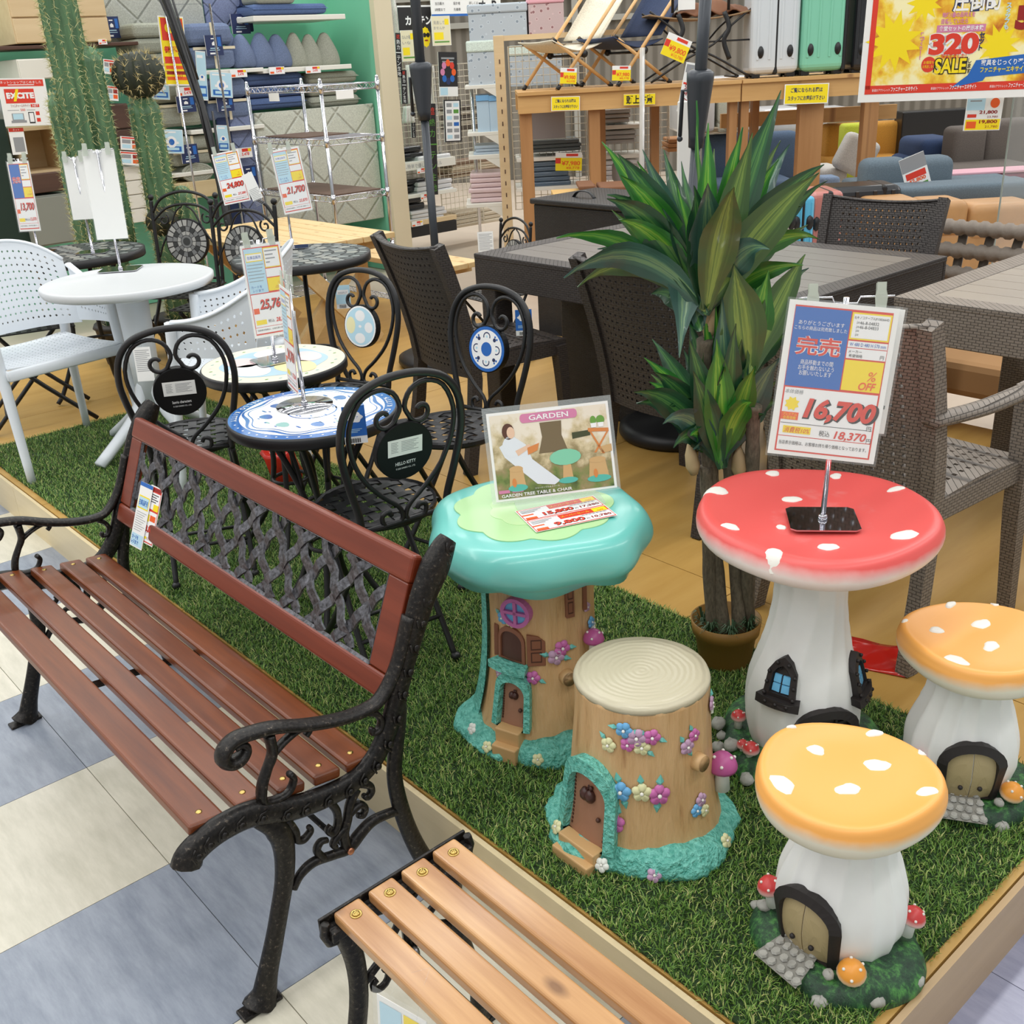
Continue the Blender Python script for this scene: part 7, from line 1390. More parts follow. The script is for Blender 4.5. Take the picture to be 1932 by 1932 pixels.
for a, b, c, d, m in ((738, 303, 860, 319, whites), (740, 364, 862, 371, whites), (738, 415, 862, 424, oakw), (738, 425, 862, 445, black)):
    o, w_, h = kit(CU, a, b, c, d, .4, -.05); q = G().box((0, 0, h/2), (w_, .4, h)).obj('shelf_board', m, csh, bev=.003); q.location = V((0, 0, o.z)) + Matrix.Rotation(-CU.rz, 3, 'Z') @ (V((o.x, o.y, 0))-V((csh.location.x, csh.location.y, 0)))
    if b == 303:
        mm = Matrix.Rotation(PI/2, 4, 'X') @ Matrix.Translation((0, h/2, .2)); g = G(); txt(g, '取出し簡単で優しくスルスル', mm, -.05, 0, h*.5, GR, w=w_*.7); rect(g, mm, -w_*.47, -h*.2, -w_*.37, h*.2, GN, .0006); g.obj('lettering', INKS, q)
for i, (a, b, c, d) in enumerate(((748, 312, 766, 323), (787, 317, 804, 327), (750, 360, 768, 371), (794, 366, 808, 376), (777, 417, 798, 427))): sign(CU, 'shelf_price_tag', ('price tag on the upper curtain shelf, left', 'price tag on the upper curtain shelf, by the parasol pole', 'price tag on the middle curtain shelf, left', 'price tag on the middle curtain shelf, by the parasol pole', 'price tag on the low wooden curtain shelf')[i], a, b, c, d, yellow_strip, 'shelf price tags', -.08, cat='price tag')
def patterned(name, c, dot):
    k = NT(name); vo = k.n('ShaderNodeTexVoronoi', Scale=22.); k.l(k.co('Object'), vo.inputs['Vector']); k.l(k.ramp(vo.outputs['Distance'], [(.18, dot), (.26, c), (.3, c), (.33, tuple(x*.93 for x in c))]), k.b.inputs['Base Color']); k.b.inputs['Roughness'].default_value = .7; return k.m
pblue = patterned('blue_print', (198, 208, 216), (140, 152, 164)); ppink = patterned('pink_print', (214, 190, 190), (150, 108, 110)); mint = fab('mint_fabric', (214, 228, 218)); pinkl = M('pink_lid', (236, 176, 190), .6); sky = M('sky_plastic', (184, 208, 226), .3); skyl = M('sky_lid', (120, 176, 222), .3)
ST = Pl(D=8.75)
def cloth_box(label, a, b, c, d, mat, top, th=.25):
    o, w_, h = kit(ST, a, b, c, d, .36, 0); t = thing('storage_box', label, 'box', o, ST.rz, 'patterned cloth storage boxes'); G().box((0, 0, h*(1-th)/2), (w_, .36, h*(1-th))).obj('box_body', mat, t, bev=.008); G().box((0, 0, h*(1-th/2)), (w_*1.03, .38, h*th)).obj('folded_rim', top, t, bev=.012)
cloth_box('pale blue patterned storage box, top of the stack', 884, 6, 994, 78, pblue, pblue); cloth_box('pink patterned storage box beside the pale blue one', 997, -6, 1064, 72, ppink, pinkl, .15); cloth_box('pale blue patterned storage box with mint rim on the second shelf', 882, 76, 944, 162, pblue, mint); cloth_box('patterned storage box behind the mesh and camp chair', 962, 84, 1060, 162, pblue, mint)
for i, (a, c) in enumerate(((900, 924), (924, 950))): o = bx(ST, 'plastic_bin', ('sky blue plastic bin with lid, left one', 'sky blue plastic bin with lid, right one')[i], 'box', a, 190, c, 250, .35, sky, 'sky blue lidded bins'); q = G().box((0, 0, o.dimensions.z+.02), (o.dimensions.x*1.02, .37, .04)).obj('lid', skyl, o)
su = thing('storage_shelf_unit', 'white bracketed shelf unit with boxes and pink packs', 'shelving', ST.p(915, 300)-V((0, 0, ST.p(915, 300).z)), ST.rz)
Rm = Matrix.Rotation(-ST.rz, 3, 'Z')
for a, b, c, d in ((877, 160, 950, 167), (882, 249, 952, 256), (884, 292, 954, 300), (880, 384, 956, 391)):
    o, w_, h = kit(ST, a, b, c, d, .42, -.03); q = G().box((0, 0, 0), (w_, .42, h)).obj('shelf_board', whites, su, bev=.003); loc = V((0, 0, o.z+h/2))+Rm @ V((o.x-su.location.x, o.y-su.location.y, 0)); q.location = loc
    g = G(); g.poly([(0, 0), (0, -.09), (-.02, -.09), (-.16, 0)], Matrix.Translation(loc+V((w_/2, -.21, -h/2))) @ Matrix.Rotation(PI/2, 4, 'X'), .012); g.obj('bracket', whites, su)
for a in (897, 955): o = ST.p(a, 300); loc = Rm @ V((o.x-su.location.x, o.y-su.location.y, 0)); G().cyl(loc+V((0, .15, 0)), loc+V((0, .15, 1.62)), .012, n=8).obj('chrome_post', chrome, su)
LM_ = Pl(D=8.3); slot = thing('slotted_post', 'pale slotted wooden post and top rail at the end of the mesh', 'post', LM_.p(952, 300)-V((0, 0, LM_.p(952, 300).z)), LM_.rz); o = LM_.p(952, 78); G().box((0, 0, (o.z+.04)/2), (.075, .05, o.z+.04)).obj('post', oakw, slot, bev=.003); g = G().box((.62, 0, o.z+.02), (1.2, .04, .035)); g.obj('top_rail', oakw, slot)
for k in range(18): G().box((0, -.026, .12+.085*k), (.008, .003, .03)).obj('slot', brownsh, slot)
pile(ST, 'pink_pack', 'pink plastic wrapped pack on the storage shelf', 886, 326, 956, 382, 6, pinkp); pile(ST, 'blue_pack', 'pale blue folded pack on the storage shelf', 896, 274, 952, 292, 3, M('pale_blue_pack', (176, 192, 206), .35)); pile(CU, 'beige_cloth', 'beige folded cloth behind the pink packs', 852, 302, 950, 330, 6, [beigef, fab('brown_fabric', (132, 108, 88)), beigef, fab('cream_fabric', (212, 200, 176))]); pile(CU, 'paper_stack', 'flat pale paper stack on the bottom wire shelf', 858, 394, 950, 424, 4, M('kraft_pale', (206, 194, 172), .7)); pile(CU, 'folded_carpet', 'dark folded carpet behind the sky blue bins', 866, 198, 906, 244, 5, [M('carpet_dark', (92, 84, 76), .9), M('carpet_light', (176, 168, 154), .9)])
# ---------------------------------------------------------------- timber rack with camp chairs and suitcases
lum = wood('lumber', (196, 150, 90), (216, 172, 112), 0, .55, 0, 4, True, (130, 84, 46)); lumv = wood('lumber_post', (158, 110, 64), (180, 132, 84), 2, .55, 0, 4, True, (110, 70, 40))
RO = LU.p(1300, 170); RO.z = 0; uu = lambda px: (LU.p(px, 170)-RO).dot(RH); lumx = wood('lumber_beam', (196, 150, 90), (216, 172, 112), 0, .55, 0, 4, True, (130, 84, 46))
lr = thing('timber_rack', 'long raw timber rack carrying camp chairs and suitcases', 'rack', RO, RZC); ZT_ = LU.p(1250, 166).z; ZB_ = LU.p(1250, 200).z; u0, u1, u2 = uu(976), uu(1399), uu(1760)
for a, b in ((u0, u1-.004), (u1+.004, u2)):
    for y in (.022, .64): G().box(((a+b)/2, y, (ZT_+ZB_)/2), (b-a, .045, ZT_-ZB_)).obj('beam', lumx, lr)
    for i in range(5): G().box(((a+b)/2, .33+(i-2)*.142, ZT_+.011), (b-a, .136, .022)).obj('shelf_plank', lumx, lr)
for px, w_, y in ((990, .085, .09), (1122, .075, .09), (1148, .06, .56), (1258, .06, .56), (1388, .055, .09), (1410, .055, .09), (1538, .165, .09), (1652, .10, .09), (1462, .05, .56)):
    G().box((uu(px), y, ZB_/2), (w_, .09, ZB_)).obj('post', lumv, lr, bev=.003)
G().box(((u1+u2)/2, .66, ZB_-.16), (u2-u1, .045, .10)).obj('rear_beam', lumx, lr)
yel = M('yellow_card', (246, 212, 30), .5)
def staff(g, mm, w, h): r = rc_(g, mm, w, h); r(.02, .04, .98, .96, YE, .0004); txt(g, 'ご覧になられる際は', mm, 0, .2*h, h*.24, NV, bold=.02, w=w*.72, z=.0014); txt(g, 'スタッフにお声掛け下さい', mm, 0, -.2*h, h*.24, NV, bold=.02, w=w*.84, z=.0014)
sign(LU, 'yellow_notice', 'yellow notice on the timber beam below the cream camp chair', 1040, 182, 1094, 209, staff, 'yellow staff notices', -.03, -.03); sign(LU, 'yellow_notice', 'yellow notice on the timber beam below the green suitcase', 1480, 158, 1563, 196, staff, 'yellow staff notices', -.03, -.02)
def heads(g, mm, w, h): rc_(g, mm, w, h)(0, .02, 1, .98, YE, .0004); txt(g, '頭上注意', mm, 0, 0, h*.8, K_, bold=.03, w=w*.85, z=.0014)
sign(LU, 'head_warning', 'yellow and black head height warning on the beam', 1177, 177, 1236, 198, heads, None, -.03, -.02)
def ycard(p1, p2):
    def f(g, mm, w, h): r = rc_(g, mm, w, h); r(0, .28, 1, 1, YE, .0004); r(.4, .06, .85, .2, RD); r(.0, .3, .2, .6, RD, .0006); txt(g, p1, mm, .08*w, -.1*h, h*.28, OR, bold=.02, w=w*.7, z=.0014); txt(g, p2, mm, .15*w, -.35*h, h*.16, OR, w=w*.5, z=.0014)
    return f
wl_ = wood('chair_wood', (204, 156, 96), (222, 178, 120), 2, .5, .1, 6)
def camp_chair(label, px, py, cloth, rz, s=1.):
    o = LU.p(px, py); t = thing('camp_chair', label, 'chair', (o.x+FH.x*.33, o.y+FH.y*.33, ZT_+.024), rz, 'wooden frame camp chairs'); W = .26
    for e in (-1, 1):
        for a, b in (((e*W, -.26, 0), (e*W, .36, .70)), ((e*W*.94, .26, 0), (e*W*.94, -.28, .36))):
            g = G(); A, B = V(a)*s, V(b)*s; g.cyl(A, B, .014*s, n=10); k = g.obj('frame_pole', wl_, t)
            for p, q in ((A, B), (B, A)): G().cyl(p, p+(q-p).normalized()*.035, .0165*s, n=10).obj('end_cap', black, k)
        G().sph(V((e*W*.97, -.0, .245))*s, .03*s, 8).obj('joint', black, t)
    G().cyl(V((-W, -.0, .235))*s, V((W, -.0, .235))*s, .010*s, n=8).obj('cross_bar', black, t)
    G().grid(lambda u, v: V(((2*u-1)*W*1.04, .14+.26*v-.075*math.sin(PI*u)*(.4+v)*-1*.9, .35+.33*v-.05*math.sin(PI*u)*v))*s, 12, 8, th=.006).obj('back_cloth', cloth, t)
    G().grid(lambda u, v: V(((2*u-1)*W*1.0, -.29+.46*v, .355-.03*v-.065*math.sin(PI*v)-.01*math.sin(PI*u)))*s, 10, 10, th=.006).obj('seat_cloth', cloth, t)
    return t
cc1 = fab('cream_canvas', (226, 218, 198)); cc2 = fab('navy_canvas', (54, 66, 94))
camp_chair('cream canvas camp chair with wooden poles on the timber rack', 1078, 178, cc1, LU.rz+R_(-62), .88); camp_chair('navy canvas camp chair with wooden poles on the timber rack', 1192, 172, cc2, LU.rz+R_(-62), .88)
for i, (a, b, c, d, p, q) in enumerate(((1057, 128, 1088, 158, '¥9,980', '¥10,978'), (1155, 124, 1190, 152, '¥7,980', '¥8,778'), (1252, 68, 1300, 112, '¥9,800', '¥10,780'), (1048, 288, 1098, 322, '¥7,980', '¥8,778'))):
    sign(LU, 'yellow_price_card', ('yellow 9,980 card below the cream camp chair', 'yellow 7,980 card between the camp chairs', 'tilted yellow 9,800 card right of the navy camp chair', 'yellow 7,980 card behind the mesh under the rack')[i], a, b, c, d, ycard(p, q), 'yellow price cards', -.06 if i < 3 else .5, (-.08, -.05, -.42, -.05)[i], cat='price tag')
o = LU.p(1330, 163); cot = thing('folding_cot', 'tan folding cot with black tube legs, brown cloth lying on it', 'cot', (o.x+FH.x*.34, o.y+FH.y*.34, ZT_+.024), LU.rz)
tan = fab('tan_canvas', (148, 120, 88)); G().grid(lambda u, v: V(((u-.5)*.86, (v-.5)*.5, .50+.05*(2*u-1)**2-.02)), 14, 6, th=.012).obj('bed_cloth', tan, cot)
for e in (-1, 1):
    g = G()
    for s_ in (-1, 1): g.tube(spl([V((s_*.43, e*.24, .55)), V((s_*.25, e*.24, .42)), V((s_*.1, e*.24, .28)), V((-s_*.12, e*.24, .18)), V((-s_*.42, e*.24, .01))], 4), .009, 8)
    g.tube([V((-.4, e*.24, .3)), V((.4, e*.24, .3))], .007, 6); g.obj('leg_frame', black, cot)
for x in (-.3, .3): G().tube([V((x, -.24, .02)), V((x, .24, .02))], .009, 8).obj('cross_tube', black, cot)
for x in (-.2, .18): G().tube(spl([V((x, -.25, .52)), V((x+.04, -.26, .4)), V((x, -.26, .3)), V((x+.05, -.26, .16))], 4), 1, 6, flat=(.004, .022, (0, 1, 0))).obj('strap', black, cot)
G().grid(lambda u, v: V(((u-.5)*.62+.12, (v-.5)*.4, .52+.09*math.sin(PI*u)*math.sin(PI*v)+.02*math.sin(u*19+v*7))), 18, 12, th=.01).obj('brown_cloth', M('brown_cloth', (122, 82, 58), .9), cot)
q = G().box((-.12, -.19, .60), (.14, .005, .1)).obj('white_card', white_p, cot)
G().tube([V((-.24, -.22, .53)), V((-.24, -.22, 1.0))], .012, 8).obj('upright', black, cot); G().tube([V((.22, -.22, .53)), V((.22, -.22, 1.0))], .012, 8).obj('upright', black, cot); cot.scale = (.82, .8, .82)
def case_(pl, label, a, b, c, d, dp, mat, group, off=0., wheels=True, band=True, split=.5):
    o, w_, h = kit(pl, a, b, c, d, dp, off); t = thing('suitcase', label, 'suitcase', o, pl.rz, group); wz = .06 if wheels else 0
    G().box((0, 0, wz+(h-wz)/2), (w_, dp, h-wz)).obj('shell', mat, t, bev=min(w_, dp)*.16, seg=4)
    for i in range(4): G().box((-w_*.36+w_*.24*i, -dp/2-.001, wz+(h-wz)/2), (w_*.05, .006, (h-wz)*.8)).obj('shell_rib', mat, t, bev=.002)
    if band: x = (split-.5)*w_; G().box((x, 0, wz+(h-wz)/2), (.03, dp*1.012, (h-wz)*1.012)).obj('zip_band', black, t, bev=min(w_, dp)*.12, seg=3)
    for x in (-.3, .3): G().lathe([(.0005, 0), (.022, 0), (.02, .006), (.0005, .008)], 14).xf(Matrix.Translation((x*w_, -dp/2-.001, wz+.14)) @ Matrix.Rotation(PI/2, 4, 'X') @ Matrix.Scale(1.8, 4, (0, 1, 0))).obj('foot_stud', black, t)
    if wheels:
        for x in (-.36, .36):
            for y in (-.3, .3):
                k = G(); k.box((0, 0, .055), (.055, .055, .03)); k = k.obj('wheel_housing', black, t); k.location = (x*w_, y*dp, 0)
                for e in (-1, 1): G().lathe([(.0005, -.006), (.024, -.006), (.026, 0), (.024, .006), (.0005, .006)], 14).xf(Matrix.Translation((e*.016, 0, .026)) @ Matrix.Rotation(PI/2, 4, 'Y')).obj('wheel', black, k)
    return t
wcs = M('white_shell', (206, 212, 216), .3, coat=.3); gcs = M('mint_shell', (128, 200, 170), .3, coat=.3); bcs = M('black_shell', (30, 31, 34), .3, coat=.3); scs = M('sky_shell', (96, 186, 224), .3, coat=.3); pcs = M('rose_shell', (196, 126, 118), .3, coat=.3); lcs = M('sand_shell', (206, 200, 190), .3, coat=.3)
case_(LU, 'white suitcase with black zip band on the timber rack', 1420, -150, 1514, 157, .28, wcs, 'large suitcases on the timber rack', .1, split=.52); case_(LU, 'mint green suitcase on the timber rack', 1517, -150, 1604, 152, .30, gcs, 'large suitcases on the timber rack', .1, split=.95); case_(LU, 'black suitcase half behind the hanging sale poster', 1616, -120, 1690, 150, .3, bcs, 'large suitcases on the timber rack', .1)
# things under and behind the timber rack
U2 = Pl(D=8.25); silver = M('silver_pack', (170, 168, 164), .25, .2, coat=.4, bump=.8, bs=18); dkt = M('dark_textile', (78, 84, 84), .6, coat=.2, bump=.5, bs=25)
bx(U2, 'grey_board', 'grey boards leaning behind the timber post', 'board', 1000, 208, 1066, 262, .03, M('grey_board', (150, 144, 144), .6), None, .003)
pile(U2, 'wrapped_textile', 'dark wrapped textile behind the mesh', 1000, 264, 1098, 286, 3, dkt); pile(U2, 'blue_folded_pack', 'blue grey folded pack behind the mesh', 998, 304, 1074, 352, 5, bluep); pile(U2, 'silver_pack', 'shiny silver wrapped pack behind the timber post', 1134, 206, 1190, 232, 3, silver); pile(U2, 'silver_pack', 'shiny grey wrapped pack on the lower level behind the timber post', 1134, 246, 1200, 272, 3, silver); pile(U2, 'white_flat_pack', 'white flat pack low behind the timber post', 1134, 302, 1200, 340, 4, wpack)
for a, b, c, d in ((975, 296, 1100, 303), (1130, 236, 1215, 243), (1130, 292, 1215, 299), (975, 352, 1100, 359)): bx(U2, 'wall_shelf', 'cream shelf board behind the mesh, %s' % {296: 'left upper', 236: 'right upper', 292: 'right lower', 352: 'left lower'}[b], 'shelf', a, b, c, d, .4, whites, 'cream boards behind the mesh', .003, -.02)
o = bx(LU, 'grey_stool', 'rounded grey stool under the timber rack', 'stool', 1162, 308, 1202, 352, .3, M('stool_grey', (120, 112, 108), .7), None, .05, .1, seg=4)
carton = M('carton', (206, 168, 106), .8); krf = M('kraft_paper', (124, 84, 58), .9)
L3 = Pl(D=6.9)
for a, b, c, d, l in ((1045, 366, 1125, 398, 'left'), (1127, 374, 1196, 404, 'right')):
    o = bx(L3, 'carton', 'brown carton with black lettering under the timber rack, %s one' % l, 'box', a, b, c, d, .3, carton, 'cartons under the timber rack', .004); mm = Matrix.Rotation(PI/2, 4, 'X') @ Matrix.Translation((0, o.dimensions.z*.35, .152)); g = G(); txt(g, 'Hang', mm, .02, 0, .05, K_, bold=.06); txt(g, 'Out', mm, .02, -.055, .05, K_, bold=.06); txt(g, 'OLL' if l == 'left' else '3E', mm @ Matrix.Rotation(-PI/2, 4, 'Z'), 0, o.dimensions.x*.42 if l == 'left' else -o.dimensions.x*.42, .03, DR); g.obj('lettering', INKS, o)
pile(L3, 'brown_paper_bundle', 'brown folded cloth bundle on the left carton', 1096, 350, 1128, 366, 2, krf); pile(L3, 'brown_paper_bundle', 'brown folded cloth bundle on the right carton', 1130, 352, 1196, 374, 2, krf); pile(U2, 'kraft_stack', 'kraft paper stack right of the last timber rear post', 1262, 262, 1302, 286, 3, M('kraft_orange', (176, 126, 80), .8))
U3 = Pl(D=8.9)
for i, (a, b, c, d) in enumerate(((1280, 160, 1350, 250), (1355, 185, 1392, 250), (1330, 145, 1420, 160))): bx(U3, 'wrapped_mattress', ('white wrapped bedding block behind the dracaena tip', 'white quilted mattress block behind the timber posts', 'white mattress edge below the cot')[i], 'bedding', a, b, c, d, .5, (wpack, fpq, wpack)[i], 'wrapped bedding blocks', .03, seg=3)
for i, (a, b, c, d) in enumerate(((1438, 208, 1512, 255), (1560, 205, 1620, 232), (1440, 205, 1520, 240))): bx(Pl(D=9.4), 'wrapped_bedding', ('clear wrapped white bedding behind the wide timber post', 'clear wrapped white bedding right of the wide timber post', 'white bedding roll beside the rear timber post')[i], 'bedding', a, b, c, d, .6, wpack, 'clear wrapped bedding', .06, seg=4)
pile(U3, 'cardboard_sheets', 'flat cardboard sheets behind the dracaena', 1310, 240, 1395, 252, 4, M('kraft_pale', (206, 194, 172), .7))
t = thing('bagged_rod', 'clear plastic bagged rod standing in front of the timber beam', 'rod', LU.p(1206, 300)-FH*.12-V((0, 0, LU.p(1206, 300).z))); zt = LU.p(1208, 90).z; G().tube([V((0, 0, 0)), V((0, 0, zt*.5)), V((0, .01, zt))], .018, 8).obj('plastic_bag', M('bag_plastic', (225, 222, 215), .2, alpha=.55), t); G().cyl((0, .02, 0), (0, .02, zt-.05), .008, n=8).obj('rod', chrome, t)
sign(Pl(D=5.0), 'tilted_price_sheet', 'tilted pale price sheet hanging beside the right parasol joint', 1286, 118, 1308, 212, lambda g, mm, w, h: (rc_(g, mm, w, h)(.08, .04, .92, .2, GR), rc_(g, mm, w, h)(.5, .12, .92, .35, YE), rc_(g, mm, w, h)(.08, .4, .92, .44, RD), txt(g, '7,480', mm @ Matrix.Rotation(PI/2, 4, 'Z'), -.1*h, 0, w*.5, DR, z=.0014)), None, 0, -.2, cat='price tag')
wp = onv(1293, 320, 4.7); G_ = G(); G_.box((0, 0, 0), (.07, .03, .55)); o = G_.obj('white_board_strip', M('white_strip', (224, 222, 216), .5), bev=.004); o.location = wp; o.rotation_euler = (0, 0, RZC); tag(o, 'white upright board strip right behind the top dracaena leaves', 'board')
# ---------------------------------------------------------------- sofas and suitcases at the right
def soft(pl, name, label, cat, a, b, c, d, dp, mat, off=0., r=.08, group=None): return bx(pl, name, label, cat, a, b, c, d, dp, mat, group, r, off, seg=4)
SO = Pl(D=9.0); S2 = Pl(D=6.9); S3 = Pl(D=5.9)
navyv = fab('blue_velour', (78, 96, 120)); must = fab('mustard_velour', (176, 124, 44)); lime = fab('lime_fabric', (176, 184, 56)); lgrey = fab('light_grey_linen', (196, 192, 186)); slate = fab('slate_fabric', (98, 112, 122)); umber = fab('umber_velour', (96, 88, 82)); plum = fab('plum_cord', (128, 72, 90)); navys = fab('navy_velour', (44, 62, 96)); tanl = M('tan_leather', (186, 140, 90), .45, var=.06, vs=6)
def sofa(name, label, pl, parts, group=None):
    m, w_, zt, zb_ = pl.rect(*parts[0][1:5]); t = thing(name, label, 'sofa', (m.x, m.y, 0), 0, group)
    for nm, a, b, c, d, dp, mat, off, r in parts: o = soft(pl, nm, None, None, a, b, c, d, dp, mat, off, r); o.parent = t; o.location = o.location-t.location
    return t
sofa('blue_armchair', 'blue grey velour armchair right behind the dracaena leaves', SO, [('backrest', 1330, 252, 1508, 350, .2, navyv, 0, .06), ('seat', 1330, 345, 1508, 385, .7, navyv, -.5, .06), ('base', 1340, 385, 1500, 420, .5, navyv, -.3, .04)])
sofa('mustard_sofa', 'mustard brown velour sofa behind the lime chair', Pl(D=9.7), [('backrest', 1560, 232, 1726, 300, .25, must, 0, .04), ('seat', 1570, 300, 1720, 360, .7, must, -.4, .06)])
sofa('lime_chair', 'lime green chair with pale seat cushion between the timber posts', SO, [('backrest', 1594, 234, 1644, 300, .2, lime, .15, .03), ('armrest', 1598, 300, 1642, 352, .3, lime, -.1, .03), ('seat', 1552, 318, 1600, 352, .5, lgrey, -.35, .05)])
cu = soft(SO, 'grey_cushion', 'pale grey cushion leaning on the lime green chair', 'cushion', 1572, 255, 1640, 328, .16, lgrey, -.45, .07); cu.rotation_euler = (0, .45, RZC)
soft(SO, 'blue_cushion', 'small pale blue cushion below the lime chair seat', 'cushion', 1550, 334, 1586, 356, .2, fab('pale_blue_velour', (134, 154, 182)), -.6, .05)
bx(Pl(D=9.6), 'black_cabinet', 'black glossy panel behind the navy sofa', 'cabinet', 1700, 208, 1830, 300, .2, M('black_panel', (26, 25, 25), .25), None, .01)
sofa('navy_sofa', 'navy velour sofa arm and back right of the timber post', Pl(D=8.2), [('backrest', 1700, 292, 1800, 340, .3, navys, .1, .06), ('armrest', 1738, 262, 1815, 310, .5, navys, -.1, .09)])
sofa('slate_sofa', 'slate blue grey sofa with big back cushion, silver price bag on it', S2, [('seat', 1660, 352, 1960, 392, .8, slate, -.25, .05), ('back_cushion', 1632, 300, 1716, 372, .2, slate, -.05, .06), ('back_cushion', 1712, 296, 1802, 368, .2, slate, .02, .06), ('armrest', 1700, 348, 1960, 384, .3, slate, -.55, .05)])
sofa('umber_sofa', 'dark umber velour sofa at the right edge behind the plum one', Pl(D=7.8), [('backrest', 1800, 240, 1862, 322, .25, umber, 0, .045), ('backrest', 1858, 226, 1960, 322, .25, umber, .05, .045), ('seat', 1786, 315, 1960, 345, .7, umber, -.4, .04)])
sofa('plum_sofa', 'plum corduroy sofa back with pink piping', Pl(D=7.2), [('backrest', 1792, 326, 1960, 362, .3, plum, 0, .03), ('piping', 1792, 323, 1960, 328, .3, M('pink_piping', (206, 160, 172), .8), -.005, .006)])
ts = sofa('tan_sofa', 'tan leather look sofa back behind the rope sofa', S3, [('back_panel', 1642, 378, 1742, 445, .3, tanl, 0, .05), ('back_panel', 1741, 380, 1830, 447, .3, tanl, 0, .05), ('back_panel', 1829, 384, 1960, 452, .3, tanl, 0, .05), ('base', 1642, 440, 1960, 560, .5, tanl, .02, .03)])
case_(S3, 'black suitcase lying behind the blue and rose cases', 1562, 352, 1702, 440, .3, bcs, 'small suitcases behind the dark table', .25, False, True, .75); case_(S3, 'rose pink suitcase behind the dark table', 1528, 362, 1590, 470, .3, pcs, 'small suitcases behind the dark table', .0, False, True, .6); case_(S3, 'sky blue suitcase behind the dark table', 1494, 372, 1536, 470, .3, scs, 'small suitcases behind the dark table', -.08, False, True, .5); case_(S3, 'sand coloured suitcase half hidden by the dracaena', 1466, 386, 1500, 470, .3, lcs, 'small suitcases behind the dark table', -.14, False, True, .3)
def cards2(g, mm, w, h):
    r = rc_(g, mm, w, h); r(.0, .0, .5, .38, LB, .0004); r(.08, .08, .4, .12, GR); g.poly(cr(w*.13, 16, .27*w, .33*h), mm @ Matrix.Translation((0, 0, .0012)), 0, OR); txt(g, '21,800', mm, .12*w, .05*h, h*.12, DR, bold=.03, w=w*.5, z=.0014); txt(g, '23,980', mm, .25*w, -.09*h, h*.07, DR, w=w*.3, z=.0014); r(.05, .5, .3, .6, RD); r(.02, .66, .98, .98, YE, .0006); txt(g, '19,800', mm, .15*w, -.24*h, h*.12, DR, bold=.03, w=w*.5, z=.0014); txt(g, '21,780', mm, .25*w, -.39*h, h*.08, DR, w=w*.35, z=.0014); r(.05, .72, .32, .93, OR)
PO = Pl(D=5.3)
sign(PO, 'price_board', 'price board 21,800 and 19,800 hanging under the big sale poster', 1822, 184, 1890, 246, cards2, None, .05, -.03, cat='price tag')
sb = sign(S2, 'wrapped_price_card', 'plastic wrapped price card lying over the slate sofa cushions', 1703, 292, 1750, 354, lambda g, mm, w, h: (rc_(g, mm, w, h)(.0, .0, 1, .45, GR, .0004), rc_(g, mm, w, h)(.1, .5, .9, .7, RD), txt(g, '42,800', mm, 0, -.28*h, h*.14, OR, bold=.03, w=w*.7, z=.0014), rc_(g, mm, w, h)(.1, .9, .9, .96, GN)), None, -.3, .35, cat='price tag')
pm_ = NT('sale_burst'); vo = pm_.n('ShaderNodeTexNoise', Scale=9., Detail=6.); pm_.l(pm_.co('Object'), vo.inputs['Vector']); pm_.l(pm_.ramp(vo.outputs['Fac'], [(.3, (190, 90, 30)), (.42, (232, 170, 40)), (.5, (248, 214, 70)), (.6, (253, 244, 190))]), pm_.b.inputs['Base Color'])
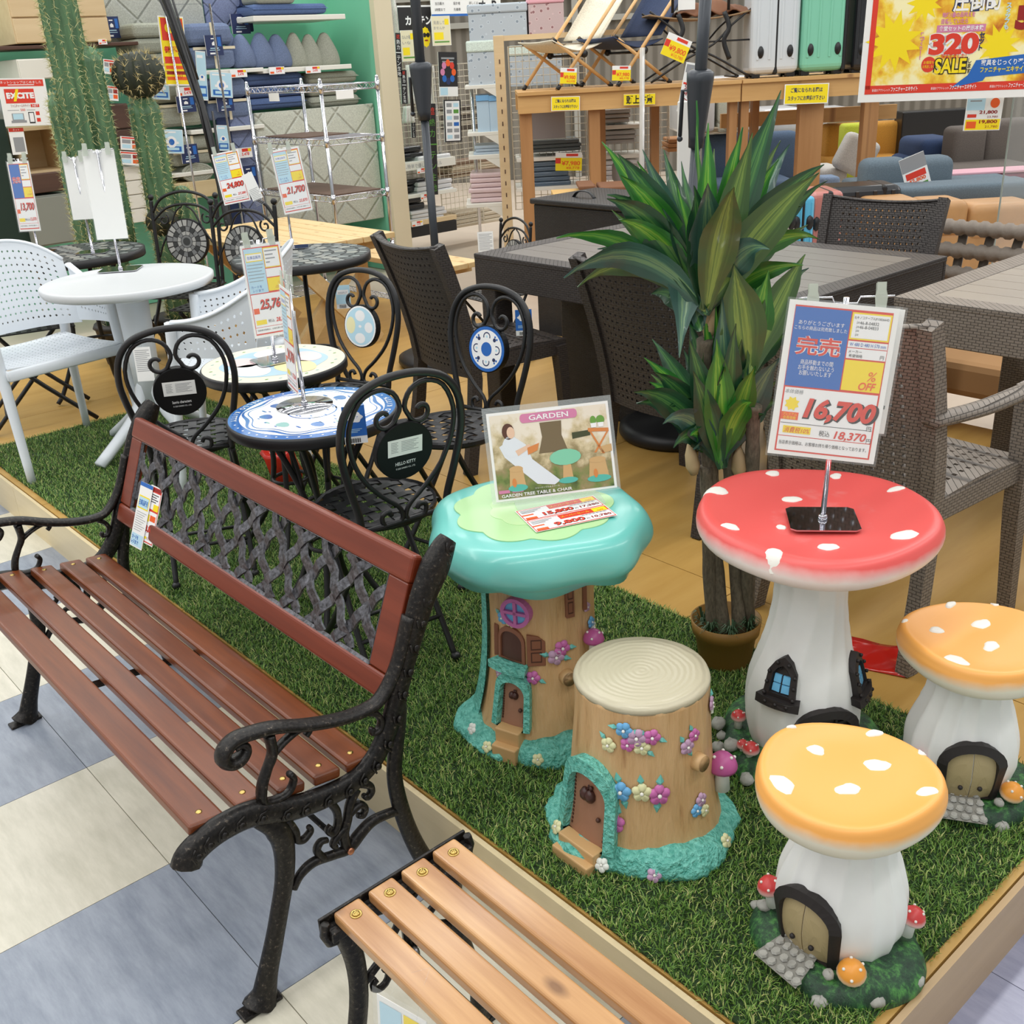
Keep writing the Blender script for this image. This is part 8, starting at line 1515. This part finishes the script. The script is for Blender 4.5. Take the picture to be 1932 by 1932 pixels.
def sale(g, mm, w, h):
    r = rc_(g, mm, w, h); t = lambda s, a, b, hh, m, **k: txt(g, s, mm, (a-.5)*w, (.5-b)*h, hh*h, m, **{**dict(z=.003), **k})
    r(.03, -.0, 1, .885, 13, .0006); r(.03, .0, .06, .91, RD, .001); r(.03, .885, 1, .945, RD, .001)
    for i in range(3): t('新潟のアウトレット', .12+.33*i, .918, .02, WH, w=w*.10); t('ファニチャーエキサイト', .25+.33*i, .915, .032, WH, w=w*.15, bold=.02)
    t('ファニチャーエキサイト', .0, .0, .001, WH)
    X = lambda px: (px-1633)/342; Y = lambda py: (py+95)/282
    def T(st, px, py, hp, m, wp=None, **k): t(st, X(px), Y(py), hp/282, m, w=(wp/342*w if wp else None), **k)
    T('圧倒的', 1838, 0, 42, NV, 92, bold=.07, z=.002); T('圧倒的', 1838, 0, 38, WH, 88, bold=.02)
    T('地域1番の品揃えを', 1806, 24, 10, PK, 62, bold=.03); T('目指していたら', 1800, 36, 10, PK, 50, bold=.03)
    rect(g, mm, (X(1768)-.5)*w, (.5-Y(57))*h, (X(1860)-.5)*w, (.5-Y(43))*h, PK, .0018); T('食堂セットの展示本数', 1814, 50, 10, WH, 84, bold=.02)
    T('320', 1804, 79, 44, WH, 98, bold=.12, z=.0016); T('320', 1804, 79, 41, RD, 94, bold=.05); [T(ch, 1855, 64+12*i, 11, NV, bold=.04) for i, ch in enumerate('セット')]
    T('超えてました！', 1806, 102, 9, RD, 48, bold=.02); T('SALE', 1802, 121, 33, K_, 64, bold=.1, z=.002); T('SALE', 1802, 121, 29, YE, 60, bold=.03); [T(ch, 1838, 112+10*i, 9, K_, bold=.02) for i, ch in enumerate('します')]
    g.poly(cr(w*.04, 20, (X(1760)-.5)*w, (.5-Y(117))*h, 1, 1.0), mm @ Matrix.Translation((0, 0, .0018)), 0, RD); T('お値段も', 1760, 113, 6, YE, 20); T('お見逃しなく', 1760, 121, 6, YE, 22)
    g.poly([((X(a)-.5)*w, (.5-Y(b))*h) for a, b in ((1808, 164), (1838, 140), (1850, 112), (1975, 100), (1975, 138), (1872, 145), (1868, 152))], mm @ Matrix.Translation((0, 0, .0018)), 0, BL); T('家具をじっくり選ぶ', 1905, 117, 12, WH, 90, bold=.02); T('ファニチャーエキサイト', 1905, 131, 11, YE, 90, bold=.02)
    T('5', 1930, 34, 46, DR, 32, bold=.08, z=.002); [T(ch, 1898, 10+10*i, 10, LB, bold=.04) for i, ch in enumerate('スタッフも')]; [T(ch, 1742, 58+9*i, 8, PK, bold=.04) for i, ch in enumerate('びっくり!!')]
    for k in range(3):
        cx, cy = ((X(1690)-.5)*w, (.5-Y(70))*h) if k == 0 else ((X(1890)-.5)*w, (.5-Y(85))*h) if k == 1 else ((X(1740)-.5)*w, (.5-Y(0))*h); R0 = w*(.16, .12, .1)[k]
        g.poly([(cx+R0*(1 if i % 2 else .55)*math.cos(PI*i/11), cy+R0*(1 if i % 2 else .55)*math.sin(PI*i/11)) for i in range(22)], mm @ Matrix.Translation((0, 0, .0009)), 0, YE)
sign(PO, 'sale_poster', 'big bright sale poster with red 320 hanging at the upper right', 1633, -95, 1975, 187, sale, None, -.02, -.02, .012, cat='poster', par_mats=INKS+[pm_.m])
pa_ = onv(1897, 300, 5.5); ac = thing('acrylic_partition', 'clear upright acrylic sheet carrying the big sale poster', 'partition', (pa_.x, pa_.y, 0), RZC+.35); G().box((.62, 0, .95), (1.24, .006, 1.9)).obj('sheet', M('acrylic_sheet', (225, 232, 232), .04, alpha=.1), ac); G().box((.002, 0, .95), (.004, .008, 1.9)).obj('sheet_edge', M('acrylic_edge', (150, 158, 150), .2), ac); G().box((.62, 0, .01), (1.2, .25, .02)).obj('foot', chrome, ac)
